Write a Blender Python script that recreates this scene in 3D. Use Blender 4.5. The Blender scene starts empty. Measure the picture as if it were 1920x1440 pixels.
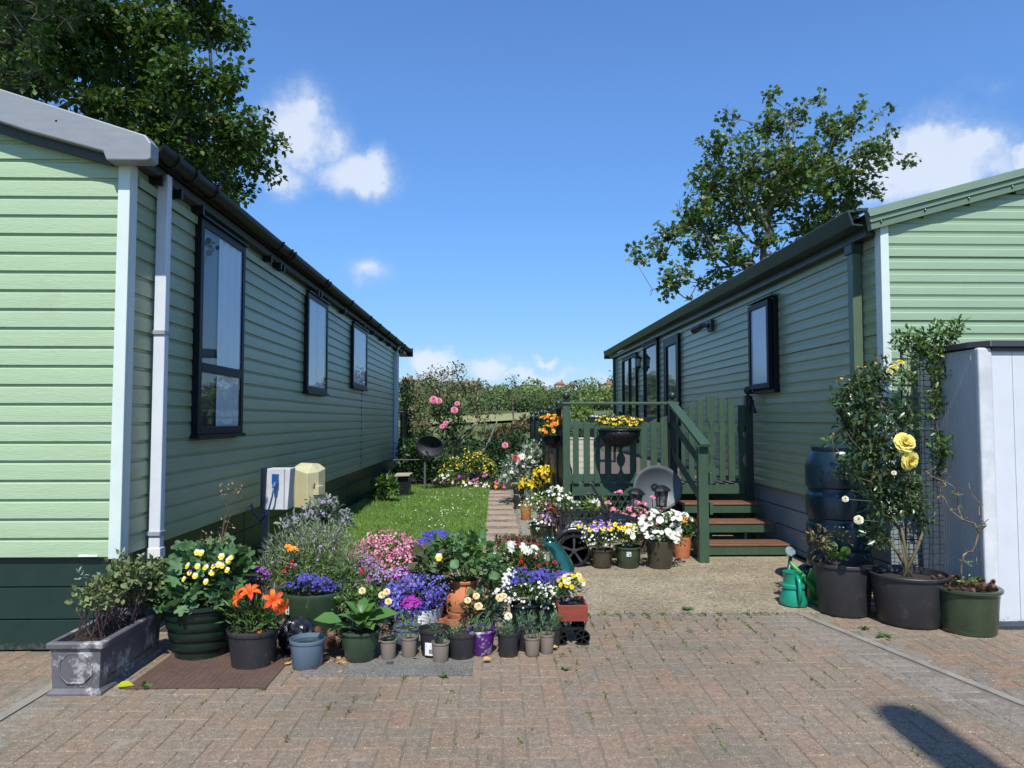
import bpy, bmesh, math, random
import numpy as np
from mathutils import Vector, Matrix, Euler
# ---------------------------------------------------------------- camera
S = bpy.context.scene
COL = S.collection
F = 1360.0; HCAM = 1.42
PITCH = math.atan(68/F); YAW = math.atan(30*math.cos(PITCH)/F)
cam_d = bpy.data.cameras.new('camera'); cam = bpy.data.objects.new('camera', cam_d); COL.objects.link(cam)
cam.location = (0, 0, HCAM); cam.rotation_euler = (math.pi/2+PITCH, 0, -YAW)
cam_d.sensor_width = 36; cam_d.lens = F/1920*36; cam_d.clip_start = .05; cam_d.clip_end = 4000
S.camera = cam
S.render.resolution_x = 1024; S.render.resolution_y = 768
ROT = Euler((math.pi/2+PITCH, 0, -YAW)).to_matrix()
def ray(px, py): return ROT @ Vector(((px-960)/F, (720-py)/F, -1))
CAM = Vector((0, 0, HCAM))
def G(px, py, z=0):
    d = ray(px, py); t = (z-HCAM)/d.z; return CAM+d*t
def PY(px, py, Y):
    d = ray(px, py); return CAM+d*(Y/d.y)
def PX(px, py, X):
    d = ray(px, py); return CAM+d*(X/d.x)
# ---------------------------------------------------------------- sky, sun, exposure
SUN_EL = math.radians(54); SUN_AZ = math.radians(-1.5)     # azimuth off straight-behind
sun_d = bpy.data.lights.new('sun', 'SUN'); sun = bpy.data.objects.new('sun', sun_d); COL.objects.link(sun)
sun_d.energy = 4.6; sun_d.angle = math.radians(.5); sun_d.color = (1, .955, .88)
sdir = Vector((math.sin(SUN_AZ)*math.cos(SUN_EL), -math.cos(SUN_AZ)*math.cos(SUN_EL), math.sin(SUN_EL)))
sun.rotation_euler = sdir.to_track_quat('Z', 'Y').to_euler(); sun.location = sdir*50
S.view_settings.view_transform = 'Standard'; S.view_settings.look = 'None'
S.view_settings.exposure = 0.32; S.view_settings.gamma = 1
def N(nt, typ, **kw):
    n = nt.nodes.new(typ)
    for k, v in kw.items():
        if k in n.inputs: n.inputs[k].default_value = v
        else: setattr(n, k, v)
    return n
W = bpy.data.worlds.new('World'); S.world = W; W.use_nodes = True
wt = W.node_tree; wt.nodes.clear()
wo = N(wt, 'ShaderNodeOutputWorld'); bg = N(wt, 'ShaderNodeBackground'); bg.inputs['Strength'].default_value = .13
sky = N(wt, 'ShaderNodeTexSky', sky_type='NISHITA', sun_disc=False, sun_elevation=SUN_EL,
        sun_rotation=math.pi+SUN_AZ, altitude=100, air_density=1.0, dust_density=.25, ozone_density=3.0)
tc = N(wt, 'ShaderNodeTexCoord')
def mth(nt, op, a, b=None, c=None, clamp=False):
    n = nt.nodes.new('ShaderNodeMath'); n.operation = op; n.use_clamp = clamp
    for i, v in enumerate((a, b, c)):
        if v is None: continue
        if isinstance(v, (int, float)): n.inputs[i].default_value = v
        else: nt.links.new(v, n.inputs[i])
    return n.outputs[0]
def vmth(nt, op, a, b):
    n = nt.nodes.new('ShaderNodeVectorMath'); n.operation = op
    for i, v in enumerate((a, b)):
        if isinstance(v, (tuple, Vector)): n.inputs[i].default_value = v
        else: nt.links.new(v, n.inputs[i])
    return n
# soft cumulus patches: (px, py, half width px, half height px, strength)
CLOUDS = [(575,255,85,88,1.0),(600,212,50,40,.8),(665,325,95,55,1.0),(535,325,70,45,.75),(690,515,60,32,.62),(560,215,30,32,.7),
 (1030,677,40,15,.75),(905,690,80,34,1.0),(820,690,75,42,1.0),(780,662,70,12,.6),(1150,575,45,50,.22),
 (1740,310,150,75,1.15),(1830,270,55,38,1.1),(1660,330,90,65,1.0),(1925,300,48,36,1.1),(1842,168,40,22,.33),(1000,705,170,20,.7),(1150,715,120,14,.5),
 (2300,200,200,120,.9),(-400,300,220,120,.9),(1400,-500,300,110,.7),(300,-700,260,120,.7),(3600,500,500,160,.9),(-1800,400,420,160,.9)]
def cloudfield(vec):
    n1 = N(wt, 'ShaderNodeTexNoise', Scale=14.0, Detail=11.0, Roughness=.62); wt.links.new(vec, n1.inputs['Vector'])
    acc = None
    # warp the lookup so outlines fray
    n0 = N(wt, 'ShaderNodeTexNoise', Scale=16.0, Detail=6.0, Roughness=.6); wt.links.new(vec, n0.inputs['Vector'])
    w0 = vmth(wt, 'SUBTRACT', n0.outputs['Color'], (.5, .5, .5)); w1 = vmth(wt, 'SCALE', w0.outputs[0], (0, 0, 0)); w1.inputs['Scale'].default_value = .075
    vv = vmth(wt, 'ADD', vec, w1.outputs[0]).outputs[0]
    for (px, py, sx, sy, a) in CLOUDS:
        c = ray(px, py).normalized()
        d = vmth(wt, 'SUBTRACT', vv, c)
        s = vmth(wt, 'MULTIPLY', d.outputs[0], (F/sx, F/max(sx, sy), F/sy))
        l = N(wt, 'ShaderNodeVectorMath', operation='LENGTH'); wt.links.new(s.outputs[0], l.inputs[0])
        v = mth(wt, 'SUBTRACT', 1.25, l.outputs['Value'], clamp=False); v = mth(wt, 'MULTIPLY', v, a*.9)
        v = mth(wt, 'MAXIMUM', v, 0.0)
        acc = v if acc is None else mth(wt, 'MAXIMUM', acc, v)
    t = mth(wt, 'ADD', mth(wt, 'MULTIPLY', acc, 1.25), mth(wt, 'MULTIPLY', mth(wt, 'SUBTRACT', n1.outputs['Fac'], .52), 2.0))
    t = mth(wt, 'MULTIPLY', t, mth(wt, 'GREATER_THAN', acc, 0.0))
    return mth(wt, 'MULTIPLY', t, mth(wt, 'MULTIPLY', acc, 1.6, clamp=True), clamp=True), n1.outputs['Fac']
cf, nf = cloudfield(tc.outputs['Generated'])
ccol = N(wt, 'ShaderNodeMix', data_type='RGBA')
wt.links.new(mth(wt, 'MULTIPLY', cf, 1.3, clamp=True), ccol.inputs[0])
ccol.inputs[6].default_value = (2.6, 3.6, 5.0, 1); ccol.inputs[7].default_value = (5.0, 5.4, 6.1, 1)
skyg = N(wt, 'ShaderNodeMix', data_type='RGBA', blend_type='MULTIPLY'); skyg.inputs[0].default_value = 1
# thin the glare near the horizon and deepen the blue overhead
sep = N(wt, 'ShaderNodeSeparateXYZ'); wt.links.new(tc.outputs['Generated'], sep.inputs[0])
rp = N(wt, 'ShaderNodeValToRGB'); wt.links.new(sep.outputs['Z'], rp.inputs[0]); e_ = rp.color_ramp.elements
e_[0].position = 0.0; e_[0].color = (.50,.60,.74,1); e_[1].position = .62; e_[1].color = (.74,1.0,1.34,1)
for p_, c_ in ((.10, (.50,.66,.88,1)), (.24, (.60,.85,1.12,1)), (.40, (.70,.98,1.28,1))): k_ = e_.new(p_); k_.color = c_
wt.links.new(sky.outputs[0], skyg.inputs[6]); wt.links.new(rp.outputs[0], skyg.inputs[7])
mx = N(wt, 'ShaderNodeMix', data_type='RGBA'); wt.links.new(mth(wt, 'MULTIPLY', cf, .84), mx.inputs[0])
wt.links.new(skyg.outputs[2], mx.inputs[6]); wt.links.new(ccol.outputs[2], mx.inputs[7])
wt.links.new(mx.outputs[2], bg.inputs['Color']); wt.links.new(bg.outputs[0], wo.inputs['Surface'])
S.cycles.max_bounces = 6; S.cycles.transparent_max_bounces = 4; S.cycles.transmission_bounces = 4
S.cycles.diffuse_bounces = 3; S.cycles.glossy_bounces = 3
S.cycles.use_adaptive_sampling = True
# ---------------------------------------------------------------- materials
def lin(c):
    c = c/255; return c/12.92 if c <= .04045 else ((c+.055)/1.055)**2.4
def RGB(r, g, b): return (lin(r), lin(g), lin(b))
MATS = {}
def mat(name, col, rough=.6, col2=None, scale=6, bump=0, bscale=60, spec=.5, metal=0, detail=5, mix=(.35, .65), island=0, transl=0, coat=0, stretch=None, wear=None, splash=0):
    """procedural principled: base mixes col->col2 over noise; island = per-island brightness variation"""
    if name in MATS: return MATS[name]
    m = bpy.data.materials.new(name); m.use_nodes = True; nt = m.node_tree; nt.nodes.clear(); L = nt.links
    out = N(nt, 'ShaderNodeOutputMaterial'); p = N(nt, 'ShaderNodeBsdfPrincipled')
    p.inputs['Roughness'].default_value = rough; p.inputs['Metallic'].default_value = metal; p.inputs['Specular IOR Level'].default_value = spec
    if coat: p.inputs['Coat Weight'].default_value = coat; p.inputs['Coat Roughness'].default_value = .08
    t = N(nt, 'ShaderNodeTexCoord'); vec = t.outputs['Object']
    if stretch:
        mp = N(nt, 'ShaderNodeMapping'); mp.inputs['Scale'].default_value = stretch; L.new(vec, mp.inputs[0]); vec = mp.outputs[0]
    if col2 is None: col2 = tuple(min(1, c*.78) for c in col)
    nz = N(nt, 'ShaderNodeTexNoise', Scale=scale, Detail=detail, Roughness=.65); L.new(vec, nz.inputs['Vector'])
    mr = N(nt, 'ShaderNodeMapRange'); mr.inputs[1].default_value = mix[0]; mr.inputs[2].default_value = mix[1]; L.new(nz.outputs['Fac'], mr.inputs[0])
    mxx = N(nt, 'ShaderNodeMix', data_type='RGBA'); L.new(mr.outputs[0], mxx.inputs[0])
    mxx.inputs[6].default_value = (*col, 1); mxx.inputs[7].default_value = (*col2, 1)
    c = mxx.outputs[2]
    if wear:      # (colour, scale, threshold) patches of dirt / chalk
        nw = N(nt, 'ShaderNodeTexNoise', Scale=wear[1], Detail=8, Roughness=.75); L.new(t.outputs['Object'], nw.inputs['Vector'])
        mw = N(nt, 'ShaderNodeMapRange'); mw.inputs[1].default_value = wear[2]; mw.inputs[2].default_value = wear[2]+.08; L.new(nw.outputs['Fac'], mw.inputs[0])
        m2 = N(nt, 'ShaderNodeMix', data_type='RGBA'); L.new(mw.outputs[0], m2.inputs[0]); L.new(c, m2.inputs[6]); m2.inputs[7].default_value = (*wear[0], 1); c = m2.outputs[2]
    if splash:    # soil splashes low down
        sz_ = N(nt, 'ShaderNodeSeparateXYZ'); L.new(t.outputs['Object'], sz_.inputs[0]); ns = N(nt, 'ShaderNodeTexNoise', Scale=38, Detail=6, Roughness=.8); L.new(t.outputs['Object'], ns.inputs['Vector'])
        hh_ = mth(nt, 'MULTIPLY', mth(nt, 'SUBTRACT', ns.outputs['Fac'], .38), splash*4); fs_ = mth(nt, 'MULTIPLY', mth(nt, 'SUBTRACT', hh_, sz_.outputs['Z']), 30, clamp=True)
        m3 = N(nt, 'ShaderNodeMix', data_type='RGBA'); L.new(mth(nt, 'MULTIPLY', fs_, .55), m3.inputs[0]); L.new(c, m3.inputs[6]); m3.inputs[7].default_value = (.13, .105, .075, 1); c = m3.outputs[2]
    if island:
        g = N(nt, 'ShaderNodeNewGeometry'); mi = N(nt, 'ShaderNodeMapRange'); mi.inputs[3].default_value = 1-island; mi.inputs[4].default_value = 1+island
        L.new(g.outputs['Random Per Island'], mi.inputs[0])
        hs = N(nt, 'ShaderNodeHueSaturation'); L.new(mi.outputs[0], hs.inputs['Value']); L.new(c, hs.inputs['Color'])
        hh = mth(nt, 'ADD', .5, mth(nt, 'MULTIPLY', mth(nt, 'SUBTRACT', mth(nt, 'FRACT', mth(nt, 'MULTIPLY', g.outputs['Random Per Island'], 37.7)), .5), island*.12))
        L.new(hh, hs.inputs['Hue']); c = hs.outputs[0]
    L.new(c, p.inputs['Base Color'])
    if bump:
        nb = N(nt, 'ShaderNodeTexNoise', Scale=bscale, Detail=6, Roughness=.6); L.new(vec, nb.inputs['Vector'])
        b = N(nt, 'ShaderNodeBump'); b.inputs['Strength'].default_value = bump; b.inputs['Distance'].default_value = .01
        L.new(nb.outputs['Fac'], b.inputs['Height']); L.new(b.outputs[0], p.inputs['Normal'])
    if transl:
        tr = N(nt, 'ShaderNodeBsdfTranslucent'); tm = N(nt, 'ShaderNodeMix', data_type='RGBA', blend_type='MULTIPLY'); tm.inputs[0].default_value = 1
        L.new(c, tm.inputs[6]); tm.inputs[7].default_value = (1.3, 1.25, .7, 1); L.new(tm.outputs[2], tr.inputs[0])
        ms = N(nt, 'ShaderNodeMixShader'); ms.inputs[0].default_value = transl; L.new(p.outputs[0], ms.inputs[1]); L.new(tr.outputs[0], ms.inputs[2]); L.new(ms.outputs[0], out.inputs[0])
    else: L.new(p.outputs[0], out.inputs[0])
    MATS[name] = m; return m
def leafm(name, col, col2=None, island=.35, rough=.45, transl=.25, spec=.4):
    return mat(name, col, rough, col2 or tuple(c*.7 for c in col), scale=3, island=island, transl=transl, spec=spec)
# ---------------------------------------------------------------- mesh builder
class MB:
    def __init__(s): s.v = []; s.f = []; s.m = []
    def add(s, vs, fs, mi=0, M=None):
        o = len(s.v)
        for p in vs:
            p = Vector(p); s.v.append(tuple(M @ p) if M else tuple(p))
        for f in fs: s.f.append(tuple(i+o for i in f)); s.m.append(mi)
        return s
    def box(s, x0, x1, y0, y1, z0, z1, mi=0, M=None):
        vs = [(x, y, z) for z in (z0, z1) for y in (y0, y1) for x in (x0, x1)]
        return s.add(vs, [(0,2,3,1),(4,5,7,6),(0,1,5,4),(2,6,7,3),(0,4,6,2),(1,3,7,5)], mi, M)
    def beam(s, a, b, w, h, mi=0, up=(0,0,1)):
        a = Vector(a); b = Vector(b); d = (b-a); L = d.length; d.normalize(); up = Vector(up)
        x = d.cross(up).normalized(); z = x.cross(d)
        M = Matrix((x, d, z)).transposed().to_4x4(); M.translation = a
        return s.box(-w/2, w/2, 0, L, -h/2, h/2, mi, M)
    def tube(s, pts, rad, n=8, mi=0, cap=True, closed=False):
        pts = [Vector(p) for p in pts]; k = len(pts)
        if isinstance(rad, (int, float)): rad = [rad]*k
        rings = []; prev = None
        for i, p in enumerate(pts):
            if closed: d = pts[(i+1) % k]-pts[(i-1) % k]
            else: d = pts[min(i+1, k-1)]-pts[max(i-1, 0)]
            if d.length < 1e-9: d = Vector((0,0,1))
            d.normalize()
            u = prev if prev is not None else (Vector((1,0,0)) if abs(d.x) < .8 else Vector((0,1,0)))
            u = (u-d*u.dot(d))
            if u.length < 1e-6: u = Vector((0,1,.3)); u = u-d*u.dot(d)
            u.normalize(); prev = u; w = d.cross(u)
            rings.append([p+(u*math.cos(2*math.pi*j/n)+w*math.sin(2*math.pi*j/n))*rad[i] for j in range(n)])
        vs = [q for r in rings for q in r]; fs = []
        for i in range(k if closed else k-1):
            i2 = (i+1) % k
            for j in range(n): fs.append((i*n+j, i*n+(j+1) % n, i2*n+(j+1) % n, i2*n+j))
        if cap and not closed: fs.append(tuple(range(n-1, -1, -1))); fs.append(tuple((k-1)*n+j for j in range(n)))
        return s.add(vs, fs, mi)
    def lathe(s, prof, n=28, c=(0,0,0), mi=0, M=None, sx=1, sy=1, mod=None):
        vs = []; fs = []; k = len(prof)
        for i, (r, z) in enumerate(prof):
            for j in range(n):
                a = 2*math.pi*j/n; rr = r*(mod(a, z) if mod else 1)
                vs.append((c[0]+rr*math.cos(a)*sx, c[1]+rr*math.sin(a)*sy, c[2]+z))
        for i in range(k-1):
            for j in range(n): fs.append((i*n+j, i*n+(j+1) % n, (i+1)*n+(j+1) % n, (i+1)*n+j))
        if prof[0][0] > 1e-5: fs.append(tuple(range(n-1, -1, -1)))
        if prof[-1][0] > 1e-5: fs.append(tuple((k-1)*n+j for j in range(n)))
        return s.add(vs, fs, mi, M)
    def prism(s, poly, y0, y1, mi=0, M=None):      # poly in xz, extruded along y
        n = len(poly); vs = [(x, y0, z) for x, z in poly]+[(x, y1, z) for x, z in poly]
        fs = [tuple(range(n)), tuple(range(2*n-1, n-1, -1))]+[(i, i+n, (i+1) % n+n, (i+1) % n) for i in range(n)]
        return s.add(vs, fs, mi, M)
    def sphere(s, c, r, n=16, mi=0, sx=1, sy=1, sz=1):
        k = max(4, n//2); prof = [(r*math.sin(math.pi*i/k), -r*sz*math.cos(math.pi*i/k)) for i in range(k+1)]
        prof[0] = (1e-5, prof[0][1]); prof[-1] = (1e-5, prof[-1][1])
        return s.lathe([(p, q) for p, q in prof], n, c, mi, None, sx, sy)
    def build(s, name, mats, parent=None, smooth=False, bevel=0, rel=True, fix=True):
        me = bpy.data.meshes.new(name); off = Vector((0,0,0))
        if parent is not None and rel:
            off = wloc(parent)
        me.from_pydata([tuple(Vector(v)-off) for v in s.v], [], s.f)
        if not isinstance(mats, (list, tuple)): mats = [mats]
        for m in mats: me.materials.append(m)
        if len(mats) > 1: me.polygons.foreach_set('material_index', s.m)
        if fix:
            bm = bmesh.new(); bm.from_mesh(me); bmesh.ops.recalc_face_normals(bm, faces=bm.faces); bm.to_mesh(me); bm.free()
        if smooth: me.shade_smooth() if smooth is True else shade_auto(me, smooth)
        o = bpy.data.objects.new(name, me); COL.objects.link(o)
        if parent is not None: o.parent = parent
        if bevel:
            b = o.modifiers.new('bevel', 'BEVEL'); b.width = bevel; b.segments = 2; b.limit_method = 'ANGLE'; b.angle_limit = math.radians(40); b.harden_normals = False
        return o
def shade_auto(me, ang):
    me.shade_smooth()
    try: me.set_sharp_from_angle(angle=math.radians(ang))
    except Exception: pass
def wloc(o):
    v = Vector(o.location); p = o.parent
    while p is not None: v = Vector(p.location)+v; p = p.parent
    return v
def thing(name, label, cat, loc=(0,0,0), group=None):
    o = bpy.data.objects.new(name, None); COL.objects.link(o); o.location = loc; o.empty_display_size = .1
    o['label'] = label; o['category'] = cat
    if group: o['group'] = group
    return o
def tag(o, label, cat, group=None):
    o['label'] = label; o['category'] = cat
    if group: o['group'] = group
    return o
def struct(o): o['kind'] = 'structure'; return o
def stuff(o, label=None, cat=None):
    o['kind'] = 'stuff'
    if label: o['label'] = label; o['category'] = cat
    return o
# ---------------------------------------------------------------- leaf scatter
def T(vs, fs, ms=None): return (np.array(vs, float), fs, ms or [0]*len(fs))
OVAL = T([(0,0,0),(-.2,.3,.06),(.2,.3,.06),(0,.3,-.01),(-.19,.65,.04),(.19,.65,.04),(0,.65,-.03),(0,1,-.1)],
         [(0,3,1),(0,2,3),(1,3,6,4),(3,2,5,6),(4,6,7),(6,5,7)])
BROAD = T([(0,0,0),(-.3,.25,.08),(.3,.25,.08),(0,.3,-.01),(-.32,.6,.05),(.32,.6,.05),(0,.65,-.04),(0,1,-.14)],
         [(0,3,1),(0,2,3),(1,3,6,4),(3,2,5,6),(4,6,7),(6,5,7)])
DIAM = T([(0,0,0),(-.22,.5,.06),(0,1,-.04),(.22,.5,.06)], [(0,3,2),(0,2,1)])
BLADE = T([(-.03,0,0),(.03,0,0),(-.03,.5,.02),(.03,.5,.02),(0,1,-.12)], [(0,1,3,2),(2,3,4)])
NEEDLE = T([(-.012,0,0),(.012,0,0),(0,1,0)], [(0,1,2)])
def _fan(out, ctr=(0,.45,-.05)):
    return T([ctr]+out, [(0, i+1, (i+1) % len(out)+1) for i in range(len(out))])
MAPLE = _fan([(0,0,0),(.2,.1,.02),(.5,.18,.03),(.36,.38,.02),(.55,.68,.03),(.22,.62,0),(0,1.02,-.06),(-.22,.62,0),(-.55,.68,.03),(-.36,.38,.02),(-.5,.18,.03),(-.2,.1,.02)])
ROUND = _fan([(.42*math.sin(a)*1.0, .45-.45*math.cos(a), .06*math.cos(3*a)+.05) for a in [i*2*math.pi/11 for i in range(11)]], (0,.4,-.05))
LOBED = _fan([(r*math.sin(a), .45-r*math.cos(a), .05*math.cos(5*a)) for a, r in [(i*2*math.pi/15, (.5 if i % 3 else .3)) for i in range(15)]], (0,.35,-.06))
def _petals(n, r, w, lift, mi=0, ctr=.12, droop=0):
    vs = []; fs = []; ms = []
    for i in range(n):
        a = 2*math.pi*i/n; ca, sa = math.cos(a), math.sin(a); o = len(vs)
        def q(x, y, z): return (x*ca-y*sa, x*sa+y*ca, z)
        vs += [q(0, .04, 0), q(-w*.8, r*.5, lift*.6), q(w*.8, r*.5, lift*.6), q(-w*.6, r*.92, lift-droop), q(w*.6, r*.92, lift-droop), q(0, r*1.02, lift-droop*1.3)]
        fs += [(o, o+2, o+1), (o+1, o+2, o+4, o+3), (o+3, o+4, o+5)]; ms += [mi]*3
    if ctr:
        o = len(vs); k = 6
        vs += [(0, 0, ctr*.9)]+[(ctr*math.cos(2*math.pi*j/k), ctr*math.sin(2*math.pi*j/k), .03) for j in range(k)]
        fs += [(o, o+1+j, o+1+(j+1) % k) for j in range(k)]; ms += [1]*k
    return T(vs, fs, ms)
STAR5 = _petals(5, .5, .26, .08)           # flat five-petalled bloom, z up, unit diameter
TINY = _petals(5, .5, .24, .05, ctr=0)
DAISY = _petals(9, .5, .12, .04, ctr=.14)
def scatter(name, pos, axis, nrm, size, tmpl, mats, parent=None, smooth=True, flat=False):
    """many copies of a leaf template in one mesh. axis = template y, nrm = template z"""
    pos = np.asarray(pos, float); axis = np.asarray(axis, float); nrm = np.asarray(nrm, float); size = np.asarray(size, float)*np.ones(len(pos))
    axis = axis/np.maximum(np.linalg.norm(axis, axis=1, keepdims=True), 1e-9)
    b = np.cross(axis, nrm); bl = np.linalg.norm(b, axis=1, keepdims=True)
    bad = bl[:, 0] < 1e-4; b[bad] = (1, 0, 0); bl[bad] = 1; b = b/bl; n = np.cross(b, axis)
    V, Fs, Ms = tmpl; nv = len(V); N_ = len(pos)
    if parent is not None: pos = pos-np.array(wloc(parent))
    co = pos[:, None, :]+size[:, None, None]*(V[None, :, 0:1]*b[:, None, :]+V[None, :, 1:2]*axis[:, None, :]+V[None, :, 2:3]*n[:, None, :])
    loops = np.concatenate([np.array(f) for f in Fs]); lens = np.array([len(f) for f in Fs])
    me = bpy.data.meshes.new(name); me.vertices.add(nv*N_); me.vertices.foreach_set('co', co.reshape(-1).astype(np.float32))
    L = (loops[None, :]+(np.arange(N_)*nv)[:, None]).reshape(-1); LT = np.tile(lens, N_); LS = np.concatenate([[0], np.cumsum(LT)[:-1]])
    me.loops.add(len(L)); me.loops.foreach_set('vertex_index', L.astype(np.int32))
    me.polygons.add(len(LT)); me.polygons.foreach_set('loop_start', LS.astype(np.int32)); me.polygons.foreach_set('loop_total', LT.astype(np.int32))
    if not isinstance(mats, (list, tuple)): mats = [mats]
    for m in mats: me.materials.append(m)
    if len(mats) > 1: me.polygons.foreach_set('material_index', np.tile(np.array(Ms, dtype=np.int32) % len(mats), N_))
    if smooth: me.polygons.foreach_set('use_smooth', np.ones(len(LT), dtype=bool))
    me.update(calc_edges=True); me.validate()
    o = bpy.data.objects.new(name, me); COL.objects.link(o)
    if parent is not None: o.parent = parent
    return o
def rs(seed): return np.random.RandomState(seed)
def unit(a): return a/np.maximum(np.linalg.norm(a, axis=1, keepdims=True), 1e-9)
def blob(c, r, n, R, shell=.55, zmin=-.6):
    """points in an ellipsoid, mostly near its skin; returns pos and outward direction"""
    d = unit(R.normal(size=(n*2, 3))); d = d[d[:, 2] > zmin][:n]; n = len(d)
    t = shell+(1-shell)*R.rand(n, 1)**.6; t *= (1+.16*R.normal(size=(n, 1)))
    r = np.array(r)*np.ones(3)
    return np.array(c)+d*t*r, d
def leafdirs(out, R, up=.5, jit=.7):
    ax = unit(out+np.array([0, 0, up])+jit*R.normal(size=out.shape))
    nr = unit(np.array([0, 0, 1.])+.5*out+.55*R.normal(size=out.shape))
    return ax, nr
def foliage(name, blobs, n, tmpl, size, m, parent, R, up=.3, jit=.7, shell=.45, zmin=-.6):
    """blobs: list of (centre, radii). n leaves shared by volume"""
    P = []; A = []; NN = []
    w = np.array([np.prod(np.array(r)*np.ones(3))**.75 for c, r in blobs]); w = w/w.sum()
    for (c, r), k in zip(blobs, w):
        p, d = blob(c, r, max(3, int(n*k)), R, shell, zmin); a, q = leafdirs(d, R, up, jit); P.append(p); A.append(a); NN.append(q)
    P = np.concatenate(P); return scatter(name, P, np.concatenate(A), np.concatenate(NN), size*(.6+.7*R.rand(len(P))), tmpl, m, parent)
PCACHE = {}
def proto(name, tmpl, mats):
    V, Fs, Ms = tmpl; me = bpy.data.meshes.new(name); me.from_pydata([tuple(v) for v in V], [], Fs)
    for m in mats: me.materials.append(m)
    me.polygons.foreach_set('material_index', [i % len(mats) for i in Ms]); me.shade_smooth(); return me
def flowers(name, blobs, n, size, mats, parent, R, tmpl=STAR5, zmin=.05, face=(0,-.5,.4), as_parts=False, protos=None, jit=.35, out=1.0):
    """blooms on the skin of the blobs facing out; as_parts -> each bloom its own child"""
    P = []; D = []
    w = np.array([np.prod(np.array(r)*np.ones(3))**.66 for c, r in blobs]); w = w/w.sum()
    for (c, r), k in zip(blobs, w):
        kk = max(1, int(round(n*k))); d = unit(R.normal(size=(kk*14, 3))+np.array([0, -.5, .5])); d = d[(d[:, 2] > zmin) & (d[:, 1] < .55)][:kk]
        P.append(np.array(c)+d*np.array(r)*np.ones(3)*(out-.12+.34*R.rand(len(d), 1))); D.append(d)
    P = np.concatenate(P); D = unit(np.concatenate(D)+np.array(face)+jit*R.normal(size=P.shape))
    sz = size*(.55+.75*R.rand(len(P)))
    if not as_parts and len(P) <= 95:
        key = (id(tmpl), tuple(m.name for m in mats))
        if key not in PCACHE: PCACHE[key] = (tmpl, proto(name, tmpl, mats))
        as_parts = True; protos = [PCACHE[key][1]]; name = {'flowers': 'flower', 'fuchsia_buds': 'fuchsia_bud'}.get(name, name[:-1] if name.endswith('s') else name)
    if not as_parts:
        ax = unit(np.cross(D, R.normal(size=D.shape)))
        return scatter(name, P, ax, D, sz, tmpl, mats, parent)
    outp = []
    base = np.array(wloc(parent))
    for i in range(len(P)):
        me = protos[R.randint(len(protos))]
        o = bpy.data.objects.new(name, me); COL.objects.link(o); o.parent = parent; o.location = P[i]-base
        q = Vector(D[i]).to_track_quat('Z', 'Y'); o.rotation_euler = (q.to_matrix() @ Matrix.Rotation(R.normal()*.3, 3, 'Z')).to_euler(); o.scale = (sz[i],)*3
        outp.append(o)
    return outp
# ================================================================ GROUND
R0 = rs(1)
def terrain_z(x, y):
    pts = [(-200,-.06),(20.5,-.06),(24,-.6),(34,-4.2),(60,-6.5),(100,-2.6),(128,.6),(160,1.6),(215,2.6),(330,5.6),(430,7.6),(600,7),(1500,8)]
    for (a, b), (c, d) in zip(pts, pts[1:]):
        if y <= c:
            t = max(0, (y-a)/(c-a)); t = t*t*(3-2*t) if c-a > 3 else t; z = b+(d-b)*t; break
    else: z = 14
    k = min(1, max(0, (y-24)/120))
    return z+k*(1.6*math.sin(x*.021+y*.008)+1.0*math.sin(x*.05+1.3-y*.013)) + k*(-x*.012 if y > 150 else 0)*min(1, max(0, (y-150)/150))
xs = sorted(set([-900,-600,-400,-280,-200,-150,-110,-80,-60,-40,-28,-18,-12,-6,0,6,12,18,28,40,60,80,110,150,200,280,400,600,900]))
ys = [-200,-60,-20,0,10,20,20.5,21,22,23,24,27,30,34,40,46,52,60,70,80,90,100,110,119,128,138,148,160,180,200,215,240,270,300,330,360,400,430,480,600,900,1500]
g = MB(); vs = [(x, y, terrain_z(x, y)) for y in ys for x in xs]; nx = len(xs)
g.add(vs, [(j*nx+i, j*nx+i+1, (j+1)*nx+i+1, (j+1)*nx+i) for j in range(len(ys)-1) for i in range(nx-1)])
m_field = mat('rough_grass', (.10,.13,.035), .95, (.06,.09,.025), scale=.05, bump=.3, bscale=3)
struct(g.build('ground', m_field, smooth=True))
# golden field patch on the far slope, laid as a sheet following the terrain
g = MB(); fx = [-13+1.2*i for i in range(20)]; fy = [121+5*j for j in range(8)]
g.add([(x, y, terrain_z(x, y)+.35) for y in fy for x in fx], [(j*20+i, j*20+i+1, (j+1)*20+i+1, (j+1)*20+i) for j in range(7) for i in range(19)])
struct(g.build('field', mat('dry_hay_field', (.27,.26,.10), .95, (.20,.21,.07), scale=.15, bump=.2, bscale=4), smooth=True))
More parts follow.
